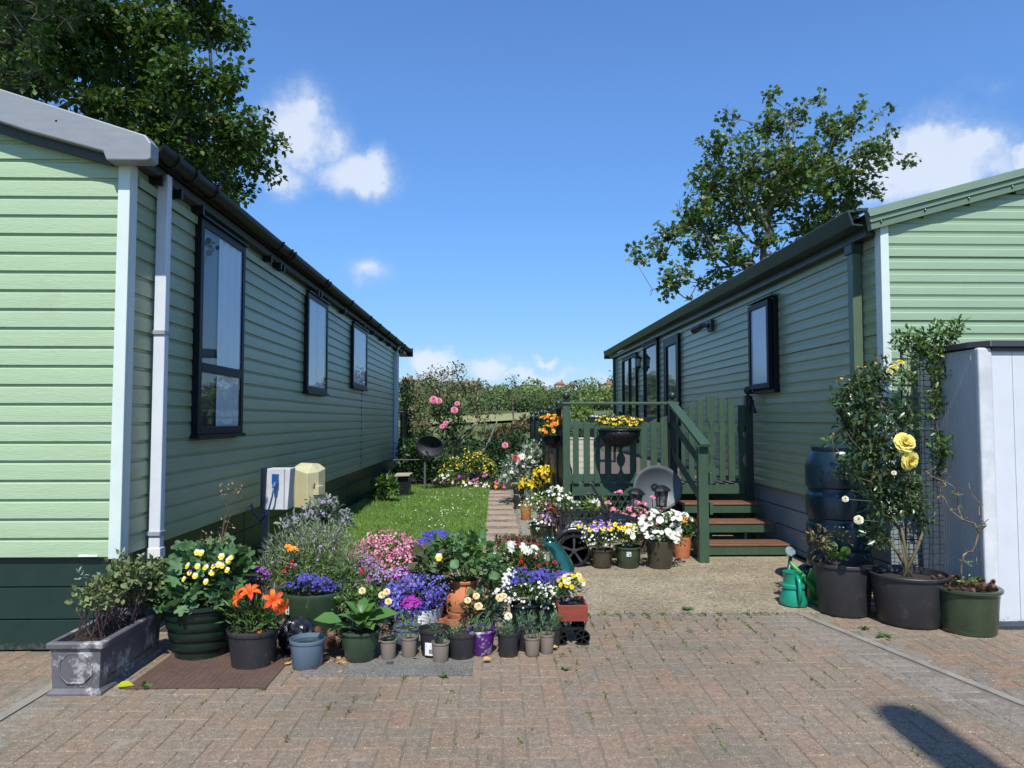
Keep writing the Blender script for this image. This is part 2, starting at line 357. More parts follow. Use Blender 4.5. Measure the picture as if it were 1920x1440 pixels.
# ---- block paving: real bricks in a 90 degree herringbone
def curb_x(y): return 2.24+(5.35-y)*(.41/1.71)      # right hand kerb strip runs slightly outwards
def curb_l(y): return -2.37
U = .107
def brick_mesh(name, cells, m, seed, z0=0):
    R = random.Random(seed); mb = MB()
    for (x, y, w, h, ang) in cells:      # centre, size, angle
        gp = .0016; hw = w/2-gp; hh = h/2-gp; b = .0045
        tz = z0+R.uniform(-.0016, .0010)+.0010*math.sin(x*1.7+.6)*math.sin(y*1.3); tx = R.uniform(-.009, .009); ty = R.uniform(-.009, .009); a = ang+R.uniform(-.012, .012)
        x += R.uniform(-.001, .001); y += R.uniform(-.001, .001)
        ca, sa = math.cos(a), math.sin(a); o = []
        for (p, q, z) in [(-hw,-hh,-.02),(hw,-hh,-.02),(hw,hh,-.02),(-hw,hh,-.02),(-hw,-hh,-b),(hw,-hh,-b),(hw,hh,-b),(-hw,hh,-b),(-hw+b,-hh+b,0),(hw-b,-hh+b,0),(hw-b,hh-b,0),(-hw+b,hh-b,0)]:
            o.append((x+p*ca-q*sa, y+p*sa+q*ca, tz+z+(tx*p+ty*q if z > -.015 else 0)))
        mb.add(o, [(8,9,10,11),(4,5,9,8),(5,6,10,9),(6,7,11,10),(7,4,8,11),(0,1,5,4),(1,2,6,5),(2,3,7,6),(3,0,4,7)])
    return struct(mb.build(name, m, fix=False))
cells = []
for i in range(-90, 90):
    for j in range(-45, 45):
        ox, oy = i+2*j, i-2*j
        for (cx_, cy_, w, h) in ((ox+1, oy+.5, 2, 1), (ox+.5, oy+2, 1, 2)):
            x = cx_*U+.03; y = cy_*U+.02
            if not (-3 < y < 5.29 and -5.5 < x < 6.2): continue
            if y > 4.62 and x < -2.3: continue
            if -.34 < x-curb_x(y) < .07: continue
            if -.11 < x-curb_l(y) < .20: continue
            cells.append((x, y, w*U, h*U, 0))
def paver_mat(name, c1, c2, c3):
    m = bpy.data.materials.new(name); m.use_nodes = True; nt = m.node_tree; nt.nodes.clear(); L = nt.links
    out = N(nt, 'ShaderNodeOutputMaterial'); p = N(nt, 'ShaderNodeBsdfPrincipled', Roughness=.92); p.inputs['Specular IOR Level'].default_value = .25
    g_ = N(nt, 'ShaderNodeNewGeometry'); t = N(nt, 'ShaderNodeTexCoord')
    cr = N(nt, 'ShaderNodeValToRGB'); L.new(g_.outputs['Random Per Island'], cr.inputs[0]); e = cr.color_ramp.elements
    e[0].position = 0; e[0].color = (*c1, 1); e[1].position = 1; e[1].color = (*c3, 1); k = e.new(.5); k.color = (*c2, 1); k = e.new(.8); k.color = (*[a*.5+b*.5 for a, b in zip(c2, c3)], 1)
    # large scale wear, mid mottling, aggregate specks
    n1 = N(nt, 'ShaderNodeTexNoise', Scale=.9, Detail=6, Roughness=.6); L.new(t.outputs['Object'], n1.inputs['Vector'])
    n2 = N(nt, 'ShaderNodeTexNoise', Scale=26, Detail=8, Roughness=.75); L.new(t.outputs['Object'], n2.inputs['Vector'])
    v = N(nt, 'ShaderNodeTexVoronoi', Scale=150); L.new(t.outputs['Object'], v.inputs['Vector'])
    mA = N(nt, 'ShaderNodeMix', data_type='RGBA'); mr = N(nt, 'ShaderNodeMapRange'); mr.inputs[1].default_value = .35; mr.inputs[2].default_value = .68; L.new(n1.outputs['Fac'], mr.inputs[0]); L.new(mth(nt, 'MULTIPLY', mr.outputs[0], .6), mA.inputs[0])
    L.new(cr.outputs[0], mA.inputs[6]); mA.inputs[7].default_value = (.255, .21, .155, 1)
    mB = N(nt, 'ShaderNodeMix', data_type='RGBA', blend_type='MULTIPLY'); mB.inputs[0].default_value = .85; L.new(mA.outputs[2], mB.inputs[6])
    mr2 = N(nt, 'ShaderNodeMapRange'); mr2.inputs[1].default_value = .3; mr2.inputs[2].default_value = .7; mr2.inputs[3].default_value = .62; mr2.inputs[4].default_value = 1.28; L.new(n2.outputs['Fac'], mr2.inputs[0]); L.new(mr2.outputs[0], mB.inputs[7])
    mC = N(nt, 'ShaderNodeMix', data_type='RGBA'); sp = mth(nt, 'LESS_THAN', v.outputs['Distance'], mth(nt, 'MULTIPLY', mth(nt, 'POWER', N(nt, 'ShaderNodeSeparateColor').outputs[0], 1), 1)) if False else None
    sc = N(nt, 'ShaderNodeSeparateColor'); L.new(v.outputs['Color'], sc.inputs[0])
    sp = mth(nt, 'MULTIPLY', mth(nt, 'GREATER_THAN', sc.outputs[0], .90), mth(nt, 'LESS_THAN', v.outputs['Distance'], .42))
    L.new(mth(nt, 'MULTIPLY', sp, .8), mC.inputs[0]); L.new(mB.outputs[2], mC.inputs[6]); mC.inputs[7].default_value = (.46, .40, .31, 1)
    dk = mth(nt, 'MULTIPLY', mth(nt, 'LESS_THAN', sc.outputs[1], .2), mth(nt, 'LESS_THAN', v.outputs['Distance'], .45))
    mD = N(nt, 'ShaderNodeMix', data_type='RGBA'); L.new(mth(nt, 'MULTIPLY', dk, .6), mD.inputs[0]); L.new(mC.outputs[2], mD.inputs[6]); mD.inputs[7].default_value = (.05, .045, .04, 1)
    n5 = N(nt, 'ShaderNodeTexNoise', Scale=2.6, Detail=7, Roughness=.7); L.new(t.outputs['Object'], n5.inputs['Vector']); m5 = N(nt, 'ShaderNodeMapRange'); m5.inputs[1].default_value = .60; m5.inputs[2].default_value = .72; m5.inputs[4].default_value = .45; L.new(n5.outputs['Fac'], m5.inputs[0])
    n6 = N(nt, 'ShaderNodeTexNoise', Scale=1.1, Detail=7, Roughness=.65); L.new(vmth(nt, 'ADD', t.outputs['Object'], (7.3, 2.1, 0)).outputs[0], n6.inputs['Vector']); m6 = N(nt, 'ShaderNodeMapRange'); m6.inputs[1].default_value = .55; m6.inputs[2].default_value = .70; m6.inputs[4].default_value = .42; L.new(n6.outputs['Fac'], m6.inputs[0])
    mE = N(nt, 'ShaderNodeMix', data_type='RGBA'); L.new(m5.outputs[0], mE.inputs[0]); L.new(mD.outputs[2], mE.inputs[6]); mE.inputs[7].default_value = (.36, .31, .24, 1)
    mF = N(nt, 'ShaderNodeMix', data_type='RGBA'); L.new(m6.outputs[0], mF.inputs[0]); L.new(mE.outputs[2], mF.inputs[6]); mF.inputs[7].default_value = (.10, .095, .075, 1)
    L.new(mF.outputs[2], p.inputs['Base Color'])
    b = N(nt, 'ShaderNodeBump'); b.inputs['Strength'].default_value = .7; b.inputs['Distance'].default_value = .004
    L.new(mth(nt, 'ADD', n2.outputs['Fac'], mth(nt, 'MULTIPLY', v.outputs['Distance'], .6)), b.inputs['Height']); L.new(b.outputs[0], p.inputs['Normal'])
    L.new(p.outputs[0], out.inputs[0]); return m
m_pav = paver_mat('worn_red_brown_paver', (.232,.152,.100), (.200,.150,.103), (.175,.150,.112))
m_pavg = paver_mat('grey_paver', (.20,.18,.145), (.17,.155,.125), (.225,.195,.16))
brick_mesh('brick_paving', cells, m_pav, 2)
edge = []
y = -3.0
while y < 5.25:
    for k in (0, 1): 
        x = curb_x(y)-.115-k*.0; 
    edge.append((curb_x(y)-.16, y, .21, .104, .0)); edge.append((curb_x(y)-.315, y, .10, .104, 0))
    edge.append((curb_x(y)+.10, y+.03, .10, .208, -.24)) if int(y/.104) % 2 == 0 else None
    edge.append((curb_l(y)+.135, y, .21, .104, 0)); edge.append((curb_l(y)-.085, y, .10, .104, 0)) if y < 4.5 else None
    y += .104
x = -1.9
while x < 2.3: edge.append((x, 5.335, .104, .10, 0)); x += .104
brick_mesh('brick_edging', edge, m_pavg, 3)
# jointing sand and moss under the bricks
m_joint = mat('mossy_jointing_sand', (.175,.145,.105), .95, (.13,.13,.075), scale=4, bump=.6, bscale=120, mix=(.5,.62))
struct(MB().add([(-5.6,-3,-.0042),(6.3,-3,-.0042),(6.3,5.39,-.0042),(-5.6,5.39,-.0042)], [(0,1,2,3)]).build('paving_bed', m_joint))
m_conc = mat('weathered_concrete', (.27,.25,.205), .95, (.19,.175,.14), scale=5, bump=.5, bscale=90, wear=((.12,.115,.09), 3, .6))
def strip(fn, y0, y1, w, z, name):
    mb = MB(); ys_ = [y0+(y1-y0)*i/12 for i in range(13)]
    for a, b in zip(ys_, ys_[1:]):
        vs = [(fn(yy)+dx, yy, zz) for yy in (a, b-.004) for zz in (z-.02, z) for dx in (-w/2, w/2)]
        mb.add(vs, [(2,3,7,6),(0,2,6,4),(1,5,7,3),(0,1,3,2),(4,6,7,5)])
    return struct(mb.build(name, m_conc))
strip(curb_x, -3, 5.37, .055, .004, 'kerb'); strip(lambda y: curb_l(y)-.0, -3, 4.45, .06, .004, 'kerb_edging')
# ---- concrete pad by the steps, exposed aggregate
def agg_mat(name, base, dark, light, sc=70):
    m = bpy.data.materials.new(name); m.use_nodes = True; nt = m.node_tree; nt.nodes.clear(); L = nt.links
    out = N(nt, 'ShaderNodeOutputMaterial'); p = N(nt, 'ShaderNodeBsdfPrincipled', Roughness=.95); p.inputs['Specular IOR Level'].default_value = .2; t = N(nt, 'ShaderNodeTexCoord')
    v = N(nt, 'ShaderNodeTexVoronoi', Scale=sc); L.new(t.outputs['Object'], v.inputs['Vector']); s_ = N(nt, 'ShaderNodeSeparateColor'); L.new(v.outputs['Color'], s_.inputs[0])
    cr = N(nt, 'ShaderNodeValToRGB'); L.new(s_.outputs[0], cr.inputs[0]); e = cr.color_ramp.elements; e[0].color = (*dark, 1); e[1].color = (*light, 1); k = e.new(.35); k.color = (*base, 1); k = e.new(.85); k.color = (*base, 1)
    n1 = N(nt, 'ShaderNodeTexNoise', Scale=1.4, Detail=8, Roughness=.7); L.new(t.outputs['Object'], n1.inputs['Vector']); mr = N(nt, 'ShaderNodeMapRange'); mr.inputs[1].default_value = .3; mr.inputs[2].default_value = .7; mr.inputs[3].default_value = .62; mr.inputs[4].default_value = 1.2; L.new(n1.outputs['Fac'], mr.inputs[0])
    mB = N(nt, 'ShaderNodeMix', data_type='RGBA', blend_type='MULTIPLY'); mB.inputs[0].default_value = 1; L.new(cr.outputs[0], mB.inputs[6]); L.new(mr.outputs[0], mB.inputs[7]); L.new(mB.outputs[2], p.inputs['Base Color'])
    b = N(nt, 'ShaderNodeBump'); b.inputs['Strength'].default_value = 1; b.inputs['Distance'].default_value = .006; L.new(v.outputs['Distance'], b.inputs['Height']); L.new(b.outputs[0], p.inputs['Normal'])
    L.new(p.outputs[0], out.inputs[0]); return m
m_agg = agg_mat('exposed_aggregate', (.30,.25,.165), (.15,.125,.085), (.43,.375,.28), 65)
pad = MB().box(-1.55, 3.12, 5.395, 9.0, -.05, 0); struct(pad.build('concrete_pad', m_agg))
# garden path of stepping slabs in gravel
struct(MB().box(-.17, .62, 9.004, 15.0, -.05, -.006).build('path', agg_mat('gravel', (.22,.185,.15), (.09,.08,.07), (.4,.36,.3), 34)))
m_slab = mat('tan_slab', (.36,.27,.19), .9, (.27,.21,.16), scale=3, bump=.3, bscale=60)
yy = 8.6; mb = MB()
R_ = random.Random(5)
while yy < 14.8:
    d = .34 if True else 0
    mb.box(-.15+R_.uniform(-.01,.01), .29+R_.uniform(-.01,.01), yy, yy+.30, -.02, .004+R_.uniform(0,.004)); yy += .64
struct(mb.build('stepping_path', m_slab, bevel=.008))
struct(MB().box(.33, .62, 9.01, 14.9, -.02, .006).build('path_edging', m_conc))
# lawn
struct(MB().box(-2.28, -.171, 7.0, 15.6, -.05, .004).build('lawn_soil', mat('lawn_soil', (.05,.085,.02), .95, (.035,.05,.015), scale=5)))
struct(MB().box(-2.28, -1.56, 5.0, 6.996, -.05, .002).build('side_bed', mat('dark_soil', (.045,.035,.025), .98, (.03,.022,.016), scale=12, bump=1, bscale=50)))
struct(MB().box(-2.28, .62, 15.604, 20.4, -.05, .01).build('garden_bed', MATS['dark_soil']))
def lawn():
    R = rs(7); n = 52000; u = R.rand(n); y = 6.6+9.0*u**1.15; x = -2.26+2.12*R.rand(n)
    keep = ~((y < 7.2) & (x > -1.0)); x = x[keep]; y = y[keep]; n = len(x)
    h = .055*(.5+.9*R.rand(n))*(1+.35*np.sin(x*5+y*2)*np.sin(y*3.1))+.055*(x < -2.05)*R.rand(n)
    ax = unit(np.stack([.45*R.normal(size=n), .45*R.normal(size=n), np.ones(n)], 1)); nr = unit(np.stack([R.normal(size=n)*.5, -np.ones(n), .2*np.ones(n)], 1))
    tm = T([(-.065,0,0),(.065,0,0),(-.05,.6,.05),(.05,.6,.05),(0,1,-.2)], [(0,1,3,2),(2,3,4)])
    o = scatter('lawn_grass', np.stack([x, y, np.zeros(n)], 1), ax, nr, h, tm, leafm('grass_blade', (.13,.24,.03), (.09,.17,.025), .35, .6, .3)); stuff(o, 'short bright green lawn grass between the left home and the garden path', 'grass')
    n = 130; c = np.array([[-.75,11.6],[-.6,9.6],[-1.1,10.2],[-.4,13.2],[-1.3,12.8],[-.5,11],[-.9,13.8]])[R.randint(7, size=n)]+R.normal(size=(n, 2))*[.28,.5]
    c[:, 0] = np.clip(c[:, 0], -2, -.22)
    o = scatter('lawn_daisies', np.c_[c, .05+.02*R.rand(n)], unit(R.normal(size=(n, 3))*[1,1,.1]), unit(np.c_[.3*R.normal(size=(n, 2))+[0,-.4], np.ones(n)]), .024, DAISY, [mat('daisy_white', (.75,.75,.7)), mat('daisy_eye', (.7,.5,.05))])
    stuff(o, 'tiny white daisies dotted through the lawn grass', 'daisies')
lawn()
# weeds and moss in the joints
def moss():
    R = rs(9); P = []
    for _ in range(330):
        x = R.uniform(-.6, 1.9); y = 5.3-abs(R.normal())*.6
        if R.rand() < .3: x = R.uniform(-2, 2.2); y = R.uniform(3, 5.2)
        if R.rand() < .25: x = R.uniform(.4, 2.1); y = 5.36+R.normal()*.015
        i = round((x-.03)/U)*U+.03 if R.rand() < .6 else x
        k = R.randint(4, 22)
        P.append(np.c_[i+R.normal(size=k)*.006, y+R.normal(size=k)*.03, np.zeros(k)-.003])
    P = np.concatenate(P); n = len(P)
    ax = unit(R.normal(size=(n, 3))*[1,1,.4]+[0,0,.5]); nr = unit(R.normal(size=(n, 3))*.4+[0,0,1])
    stuff(scatter('joint_weeds', P, ax, nr, .016*(.5+R.rand(n)), DIAM, leafm('moss_green', (.13,.18,.03), None, .3)), 'small moss and weeds growing in the paving joints', 'weeds')
moss()
def weed(px, py, r, n, label, tmpl=OVAL, c=(.10,.19,.05)):
    g_ = G(px, py); R = rs(int(px)); a = R.rand(n)*6.28; ax = np.c_[np.cos(a), np.sin(a), .2+.5*R.rand(n)]
    o = scatter('weed', np.tile(np.array(g_), (n, 1))+R.normal(size=(n, 3))*[.3*r,.3*r,0]+[0,0,.004], ax, np.tile([0,0,1.], (n, 1))+.3*R.normal(size=(n, 3)), r*(.6+.6*R.rand(n)), tmpl, leafm('weed_leaf', c)); tag(o, label, 'weed', None)
weed(277, 1290, .035, 14, 'small rosette weed in the paving beside the yellow fallen leaf', LOBED)
weed(495, 1293, .025, 12, 'tiny weed in the paving in front of the brown mat corner')
weed(1656, 1195, .045, 26, 'largest spreading weed beside the right kerb strip'); weed(1622, 1180, .035, 20, 'weed tuft between the kerb strip and the middle black tub'); weed(1290, 1144, .04, 26, 'weed on the seam between the concrete pad and the bricks')
weed(834, 1270, .03, 16, 'pale green weed in front of the grey slab corner', OVAL, (.2,.3,.05)); weed(1060, 1256, .03, 12, 'small weed on the open paving right of the taupe pots')
# ================================================================ HOMES
M_black = mat('black_plastic', (.012,.013,.015), .35, spec=.5)
M_blackframe = mat('black_window_frame', (.006,.009,.012), .45, spec=.25)
M_glass = None
def glass_mat(name, base, rough=.03, spec=1.0, lift=.0):
    m = mat(name, base, rough, tuple(c*.8 for c in base), scale=1.5, spec=spec, bump=.012, bscale=2.5); return m
M_pane = glass_mat('window_glass', (.36,.42,.50)); M_pane_dark = glass_mat('window_glass_dark', (.07,.08,.08))
SHADE_CLAD = None
PROF_L = [(.000,1.0),(.000,.86),(.010,.78),(.013,.45),(.015,.0),(.0,.0)]
PROF_R = [(.010,1.0),(.003,.84),(.003,.64),(.012,.56),(.013,.02),(.010,.0)]
def clad(mb, prof, p, z0, z1, span, place, seam=None):
    """horizontal planks; span(z)->(a,b) run along the wall; place(t,out,z)->xyz"""
    z = z0; k = 0
    while z < z1-.01:
        zt = min(z+p, z1); a, b = span(z, zt)
        if b-a > .02:
            pr = [(o, z+h*(zt-z)) for o, h in prof]
            if seam and k % seam == seam-1: pr = [(-.012, zt), (-.012, zt-.006)]+[(o, min(h, zt-.006)) for o, h in pr]
            pr = pr+[(-.03, z), (-.03, zt)]
            n = len(pr); vs = [place(a, o, h) for o, h in pr]+[place(b, o, h) for o, h in pr]
            mb.add(vs, [(i, i+n, (i+1) % n+n, (i+1) % n) for i in range(n)]+[tuple(range(n-1, -1, -1)), tuple(range(n, 2*n))])
        z = zt; k += 1
def clear_glass():
    if 'clear_glass' in MATS: return MATS['clear_glass']
    m = bpy.data.materials.new('clear_glass'); m.use_nodes = True; nt = m.node_tree; nt.nodes.clear(); L = nt.links; out = N(nt, 'ShaderNodeOutputMaterial')
    tr = N(nt, 'ShaderNodeBsdfTransparent'); tr.inputs[0].default_value = (.92,.95,.96,1); gl = N(nt, 'ShaderNodeBsdfGlossy'); gl.inputs['Roughness'].default_value = .015; fr = N(nt, 'ShaderNodeFresnel', IOR=1.75)
    t = N(nt, 'ShaderNodeTexCoord'); nz = N(nt, 'ShaderNodeTexNoise', Scale=1.6, Detail=2); L.new(t.outputs['Object'], nz.inputs['Vector']); b = N(nt, 'ShaderNodeBump'); b.inputs['Strength'].default_value = .03; b.inputs['Distance'].default_value = .05; L.new(nz.outputs['Fac'], b.inputs['Height']); L.new(b.outputs[0], gl.inputs['Normal'])
    mx_ = N(nt, 'ShaderNodeMixShader'); gb = N(nt, 'ShaderNodeNewGeometry'); L.new(mth(nt, 'MULTIPLY', fr.outputs[0], mth(nt, 'SUBTRACT', 1.0, gb.outputs['Backfacing'])), mx_.inputs[0]); L.new(tr.outputs[0], mx_.inputs[1]); L.new(gl.outputs[0], mx_.inputs[2]); L.new(mx_.outputs[0], out.inputs[0]); MATS['clear_glass'] = m; return m
def window(parent, x, s, ya, yb, za, zb, splits=(), head=True, pane=None, fw=.062, name='window', curtain=None):
    """x wall plane, s=+1 if the wall faces +x"""
    mb = MB(); o0, o1 = .0, .052
    def bx(y0, y1, z0, z1, a=o0, b=o1): mb.box(min(x+s*a, x+s*b), max(x+s*a, x+s*b), y0, y1, z0, z1)
    bx(ya, ya+fw, za, zb); bx(yb-fw, yb, za, zb); bx(ya+fw, yb-fw, zb-fw, zb); bx(ya+fw, yb-fw, za, za+fw)
    for (k, v) in splits:
        if k == 'h': bx(ya+fw, yb-fw, v-fw*.6, v+fw*.6)
        else: bx(v-fw*.45, v+fw*.45, ya*0+za+fw, zb-fw)
    # inner sash bead
    bx(ya+fw, ya+fw+.02, za+fw, zb-fw, .0, .03); bx(yb-fw-.02, yb-fw, za+fw, zb-fw, .0, .03)
    f = mb.build(name, M_blackframe, parent, bevel=.004)
    if head: MB().box(min(x, x+s*.075), max(x, x+s*.075), ya-.02, yb+.02, zb+.001, zb+.02).build('drip_strip', M_blackframe, f)
    MB().box(min(x, x+s*.07), max(x, x+s*.07), ya-.02, yb+.02, za-.03, za-.001).build('sill', M_blackframe, f)
    MB().box(min(x+s*.001, x+s*.018), max(x+s*.001, x+s*.018), ya+fw*.5, yb-fw*.5, za+fw*.5, zb-fw*.5).build('pane' if curtain is None else 'dark_room_panel', (pane or M_pane) if curtain is None else M_black, f)  # behind curtains, a black panel stands in for the unlit room
    if curtain is not None:
        m = MB(); n = 40; za_, zb_ = za+fw*.8, zb-fw*.8
        for (ca, cb) in curtain:
            y0 = ya+fw*.6+(yb-ya-fw*1.2)*ca; y1 = ya+fw*.6+(yb-ya-fw*1.2)*cb; vs = []
            for i in range(n+1):
                q = i/n; yy = y0+(y1-y0)*q; xx = x+s*(.027+.005*math.sin(q*38*(cb-ca))+.002*math.sin(q*91)); vs += [(xx, yy, za_), (xx, yy, zb_)]
            m.add(vs, [(2*i, 2*i+1, 2*i+3, 2*i+2) for i in range(n)])
        m.build('curtain', mat('net_curtain', (.80,.82,.84), .9, (.72,.75,.78), scale=3), f, smooth=True, fix=False)
        MB().box(min(x+s*.038, x+s*.044), max(x+s*.038, x+s*.044), ya+fw*.5, yb-fw*.5, za+fw*.5, zb-fw*.5).build('pane', clear_glass(), f)
    return f
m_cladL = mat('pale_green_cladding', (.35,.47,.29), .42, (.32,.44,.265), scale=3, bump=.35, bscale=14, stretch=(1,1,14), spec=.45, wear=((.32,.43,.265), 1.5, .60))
m_cladR = mat('sage_metal_cladding', (.29,.40,.26), .38, (.265,.37,.24), scale=2, bump=.18, bscale=14, stretch=(1,1,16), spec=.5)
m_cladLs = mat('pale_green_cladding_shaded', (.295,.355,.205), .34, (.255,.315,.18), scale=2.2, bump=.3, bscale=12, stretch=(1,1,10), spec=.6, wear=((.17,.24,.18), 2.2, .60))  # copy of the pale green cladding, darkened for the shaded side wall
m_cladRs = mat('sage_metal_cladding_shaded', (.325,.39,.23), .3, (.285,.35,.205), scale=2, bump=.1, bscale=10, stretch=(1,1,10), spec=.6)  # copy of the sage cladding, warmed to offset blue shade on the side
m_trim = mat('white_green_trim', (.60,.68,.62), .4, (.55,.63,.58)); m_skirtL = mat('dark_green_skirting', (.012,.035,.028), .4, (.010,.028,.022), spec=.45, bump=.05, wear=((.05,.07,.06), 4, .64), splash=.08)
m_skirtR = mat('blue_grey_skirting', (.25,.29,.29), .5, (.2,.24,.24), scale=2, wear=((.13,.17,.16), 1.6, .60), splash=.07)
m_verge = mat('grey_verge', (.25,.265,.28), .42, (.22,.235,.25), bump=.1, stretch=(1,1,6)); m_wpipe = mat('white_downpipe', (.62,.66,.70), .35, (.57,.61,.65))
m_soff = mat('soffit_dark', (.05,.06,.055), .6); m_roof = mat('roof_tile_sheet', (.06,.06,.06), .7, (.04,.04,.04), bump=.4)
def home_left():
    X, Y0, Y1, Z0, ZE, WD = -2.33, 4.58, 17.25, .58, 3.10, 3.7
    h = thing('park_home', 'pale green clad static caravan on the left with grey verge board and white downpipe', 'mobile home', (X-WD/2, (Y0+Y1)/2, 0), None)
    sl = .318; rid = X-WD/2
    mb = MB(); rl = lambda x: ZE-.0+sl*(min(X-x, x-(X-WD)))     # wall top under the roof
    def spanf(z, zt):
        if zt < ZE+.02: return (X-WD, X-.0)
        d = (zt-ZE-.06)/sl; return (X-WD+d, X-d)
    clad(mb, PROF_L, .1185, Z0, ZE+.118*5, spanf, lambda t, o, z: (t, Y0-o, z)); mb.build('front_cladding', m_cladL, h, fix=True)
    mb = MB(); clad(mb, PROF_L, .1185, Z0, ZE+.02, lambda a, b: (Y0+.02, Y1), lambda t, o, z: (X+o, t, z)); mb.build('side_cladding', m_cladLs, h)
    for yj in (12.57,): MB().box(X+.0005, X+.0155, yj, yj+.004, Z0, 2.95).build('joint_strip', m_soff, h)
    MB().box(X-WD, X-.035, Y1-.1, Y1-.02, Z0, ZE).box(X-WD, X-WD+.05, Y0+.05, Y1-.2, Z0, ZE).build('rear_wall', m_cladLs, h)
    c = MB(); c.box(X-.052, X+.022, Y0-.026, Y0-.001, Z0-.012, ZE+.0); c.box(X+.0, X+.022, Y0+.0005, Y0+.075, Z0-.012, ZE); c.build('corner_trim', m_trim, h, bevel=.004)
    MB().box(X-.05, X+.02, Y1-.01, Y1+.02, Z0, ZE-.1).build('corner_trim', m_wpipe, h)
    sk = MB(); z = .0
    for a, b in ((.01,.19),(.197,.387),(.394,Z0-.008)):
        sk.box(X-WD, X-.03, Y0+.02, Y0+.05, a, b); sk.box(X-.058, X-.028, Y0+.052, Y1, a, b)
        for yb in (6.9, 9.2, 11.6, 14): sk.box(X-.03, X-.024, yb, yb+.03, a+.004, b-.004)
    sk.build('skirting', m_skirtL, h, bevel=.003)
    MB().box(X-.2, X-.07, Y0+.06, Y1-.02, 0, Z0).box(X-WD, X-.2, Y0+.06, Y0+.12, 0, Z0).build('skirting_backing', M_black, h)
    MB().box(X-.235, X-.118, Y0-.020, Y0-.016, Z0+.002, Z0+.014).build('plate', mat('white_tape', (.8,.8,.78)), h)
    # roof sheets
    r = MB()
    for a, b in (((X+.10, ZE+.02), (rid, ZE+.05+sl*(WD/2+.1))), ((X-WD-.1, ZE+.02), (rid, ZE+.05+sl*(WD/2+.1)))):
        r.add([(a[0], Y0-.08, a[1]), (b[0], Y0-.08, b[1]), (b[0], Y1+.15, b[1]), (a[0], Y1+.15, a[1]), (a[0], Y0-.08, a[1]+.05), (b[0], Y0-.08, b[1]+.05), (b[0], Y1+.15, b[1]+.05), (a[0], Y1+.15, a[1]+.05)],
              [(0,1,2,3),(4,5,6,7),(0,1,5,4),(3,2,6,7),(0,3,7,4)])
    r.build('roof', m_roof, h)
    # verge board with boxed end
    v = MB(); ya, yb = Y0-.14, Y0-.028
    def ztop(x): return 3.175+sl*(-2.16-x)
    v.prism([(-2.13, 3.13), (-2.165, 3.178), (rid, ztop(rid)), (rid, ztop(rid)-.19), (-2.9, 3.205), (-2.42, 3.075), (-2.40, 3.02), (-2.155, 3.02), (-2.13, 3.03)], ya, yb)
    v.prism([(rid, ztop(rid)), (X-WD-.15, ztop(rid)-sl*1.95), (X-WD-.15, ztop(rid)-sl*1.95-.19), (rid, ztop(rid)-.19)], ya+.001, yb-.001)
    v.build('verge_board', m_verge, h, bevel=.008)
    k = MB(); k.sphere((-2.71, ya-.002, 3.265), .007, 8); k.build('screw', M_black, h)
    # fascia + soffit shade strip
    MB().box(X+.004, X+.085, Y0+.0, Y1+.1, 3.045, 3.10).build('fascia', m_soff, h)
    MB().prism([(-2.405, 3.02), (-2.425, 3.072), (-2.9, 3.202), (rid, ztop(rid)-.192), (rid, ztop(rid)-.25), (-2.9, 3.152), (-2.42, 3.018)], Y0-.075, Y0-.022).build('soffit_shade_strip', m_soff, h)  # dark strip stands for the soffit and its shadow under the verge
    s_ = MB(); s_.prism([(X+.016, 2.985), (X+.016, 2.93), (X+.03, 2.925), (X+.035, 2.985)], Y0+.08, Y1-.03); s_.build('eaves_moulding', m_cladLs, h)
    # half round gutter, black
    gt = MB(); pr = [(math.cos(a)*.058, -abs(math.sin(a))*.075) for a in [math.pi*i/8 for i in range(9)]]; cx_ = X+.155; zg = 3.185
    n = 9; vs = []
    for yy in (Y0-.0, Y1+1.1):
        vs += [(cx_+p, yy, zg+q) for p, q in pr]+[(cx_+p*.93, yy, zg+q*.93) for p, q in reversed(pr)]
    gt.add(vs, [(i, (i+1) % 18, (i+1) % 18+18, i+18) for i in range(18)]+[tuple(range(17, -1, -1)), tuple(range(18, 36))])
    gt.build('gutter', mat('black_gutter', (.006,.007,.010), .45, (.012,.011,.010), scale=2, spec=.3), h, smooth=40)
    for yy in (4.83, 5.12, 5.5, 7.18, 7.5, 7.62, 9.1, 9.25, 10.7, 12.3, 13.3, 14.4, 15.4, 16.4, 16.9):
        b = MB(); b.tube([(cx_+.066*math.cos(a), yy, zg-.083*abs(math.sin(a))+.006) for a in [math.pi*i/8 for i in range(9)]], .012, 5); b.box(X+.01, cx_-.05, yy-.012, yy+.012, zg-.2, zg-.13); b.build('bracket', M_black, h)
    # rear eaves end
    MB().box(X-.1, X+.22, Y1+1.1, Y1+1.2, 3.03, 3.24).build('eaves_end', M_black, h)
    MB().box(X-1.9, X+.1, Y1+.2, Y1+1.09, 3.03, 3.2).build('porch_roof', M_black, h)
    # near downpipe
    d = MB(); d.box(-2.302, -2.226, 4.90, 4.965, .56, 3.09); dp = d.build('downpipe', m_wpipe, h, bevel=.006)
    MB().box(-2.309, -2.219, 4.893, 4.972, .505, .575).build('shoe', mat('white_plastic', (.78,.79,.77), .3), dp, bevel=.004)
    for z in (2.01, .67): MB().box(-2.345, -2.220, 4.888, 4.90, z-.014, z+.014).box(-2.226, -2.219, 4.888, 4.97, z-.0139, z+.0139).build('pipe_clip', mat('grey_plastic', (.33,.35,.37), .4), dp, bevel=.002)
    d = MB(); d.box(-2.31, -2.235, 16.5, 16.565, .47, 3.0); d.tube([(-2.275, 16.53, 3.0), (-2.24, 16.53, 3.06), (-2.19, 16.53, 3.12)], .035, 8); dp = d.build('downpipe', m_wpipe, h, bevel=.004)
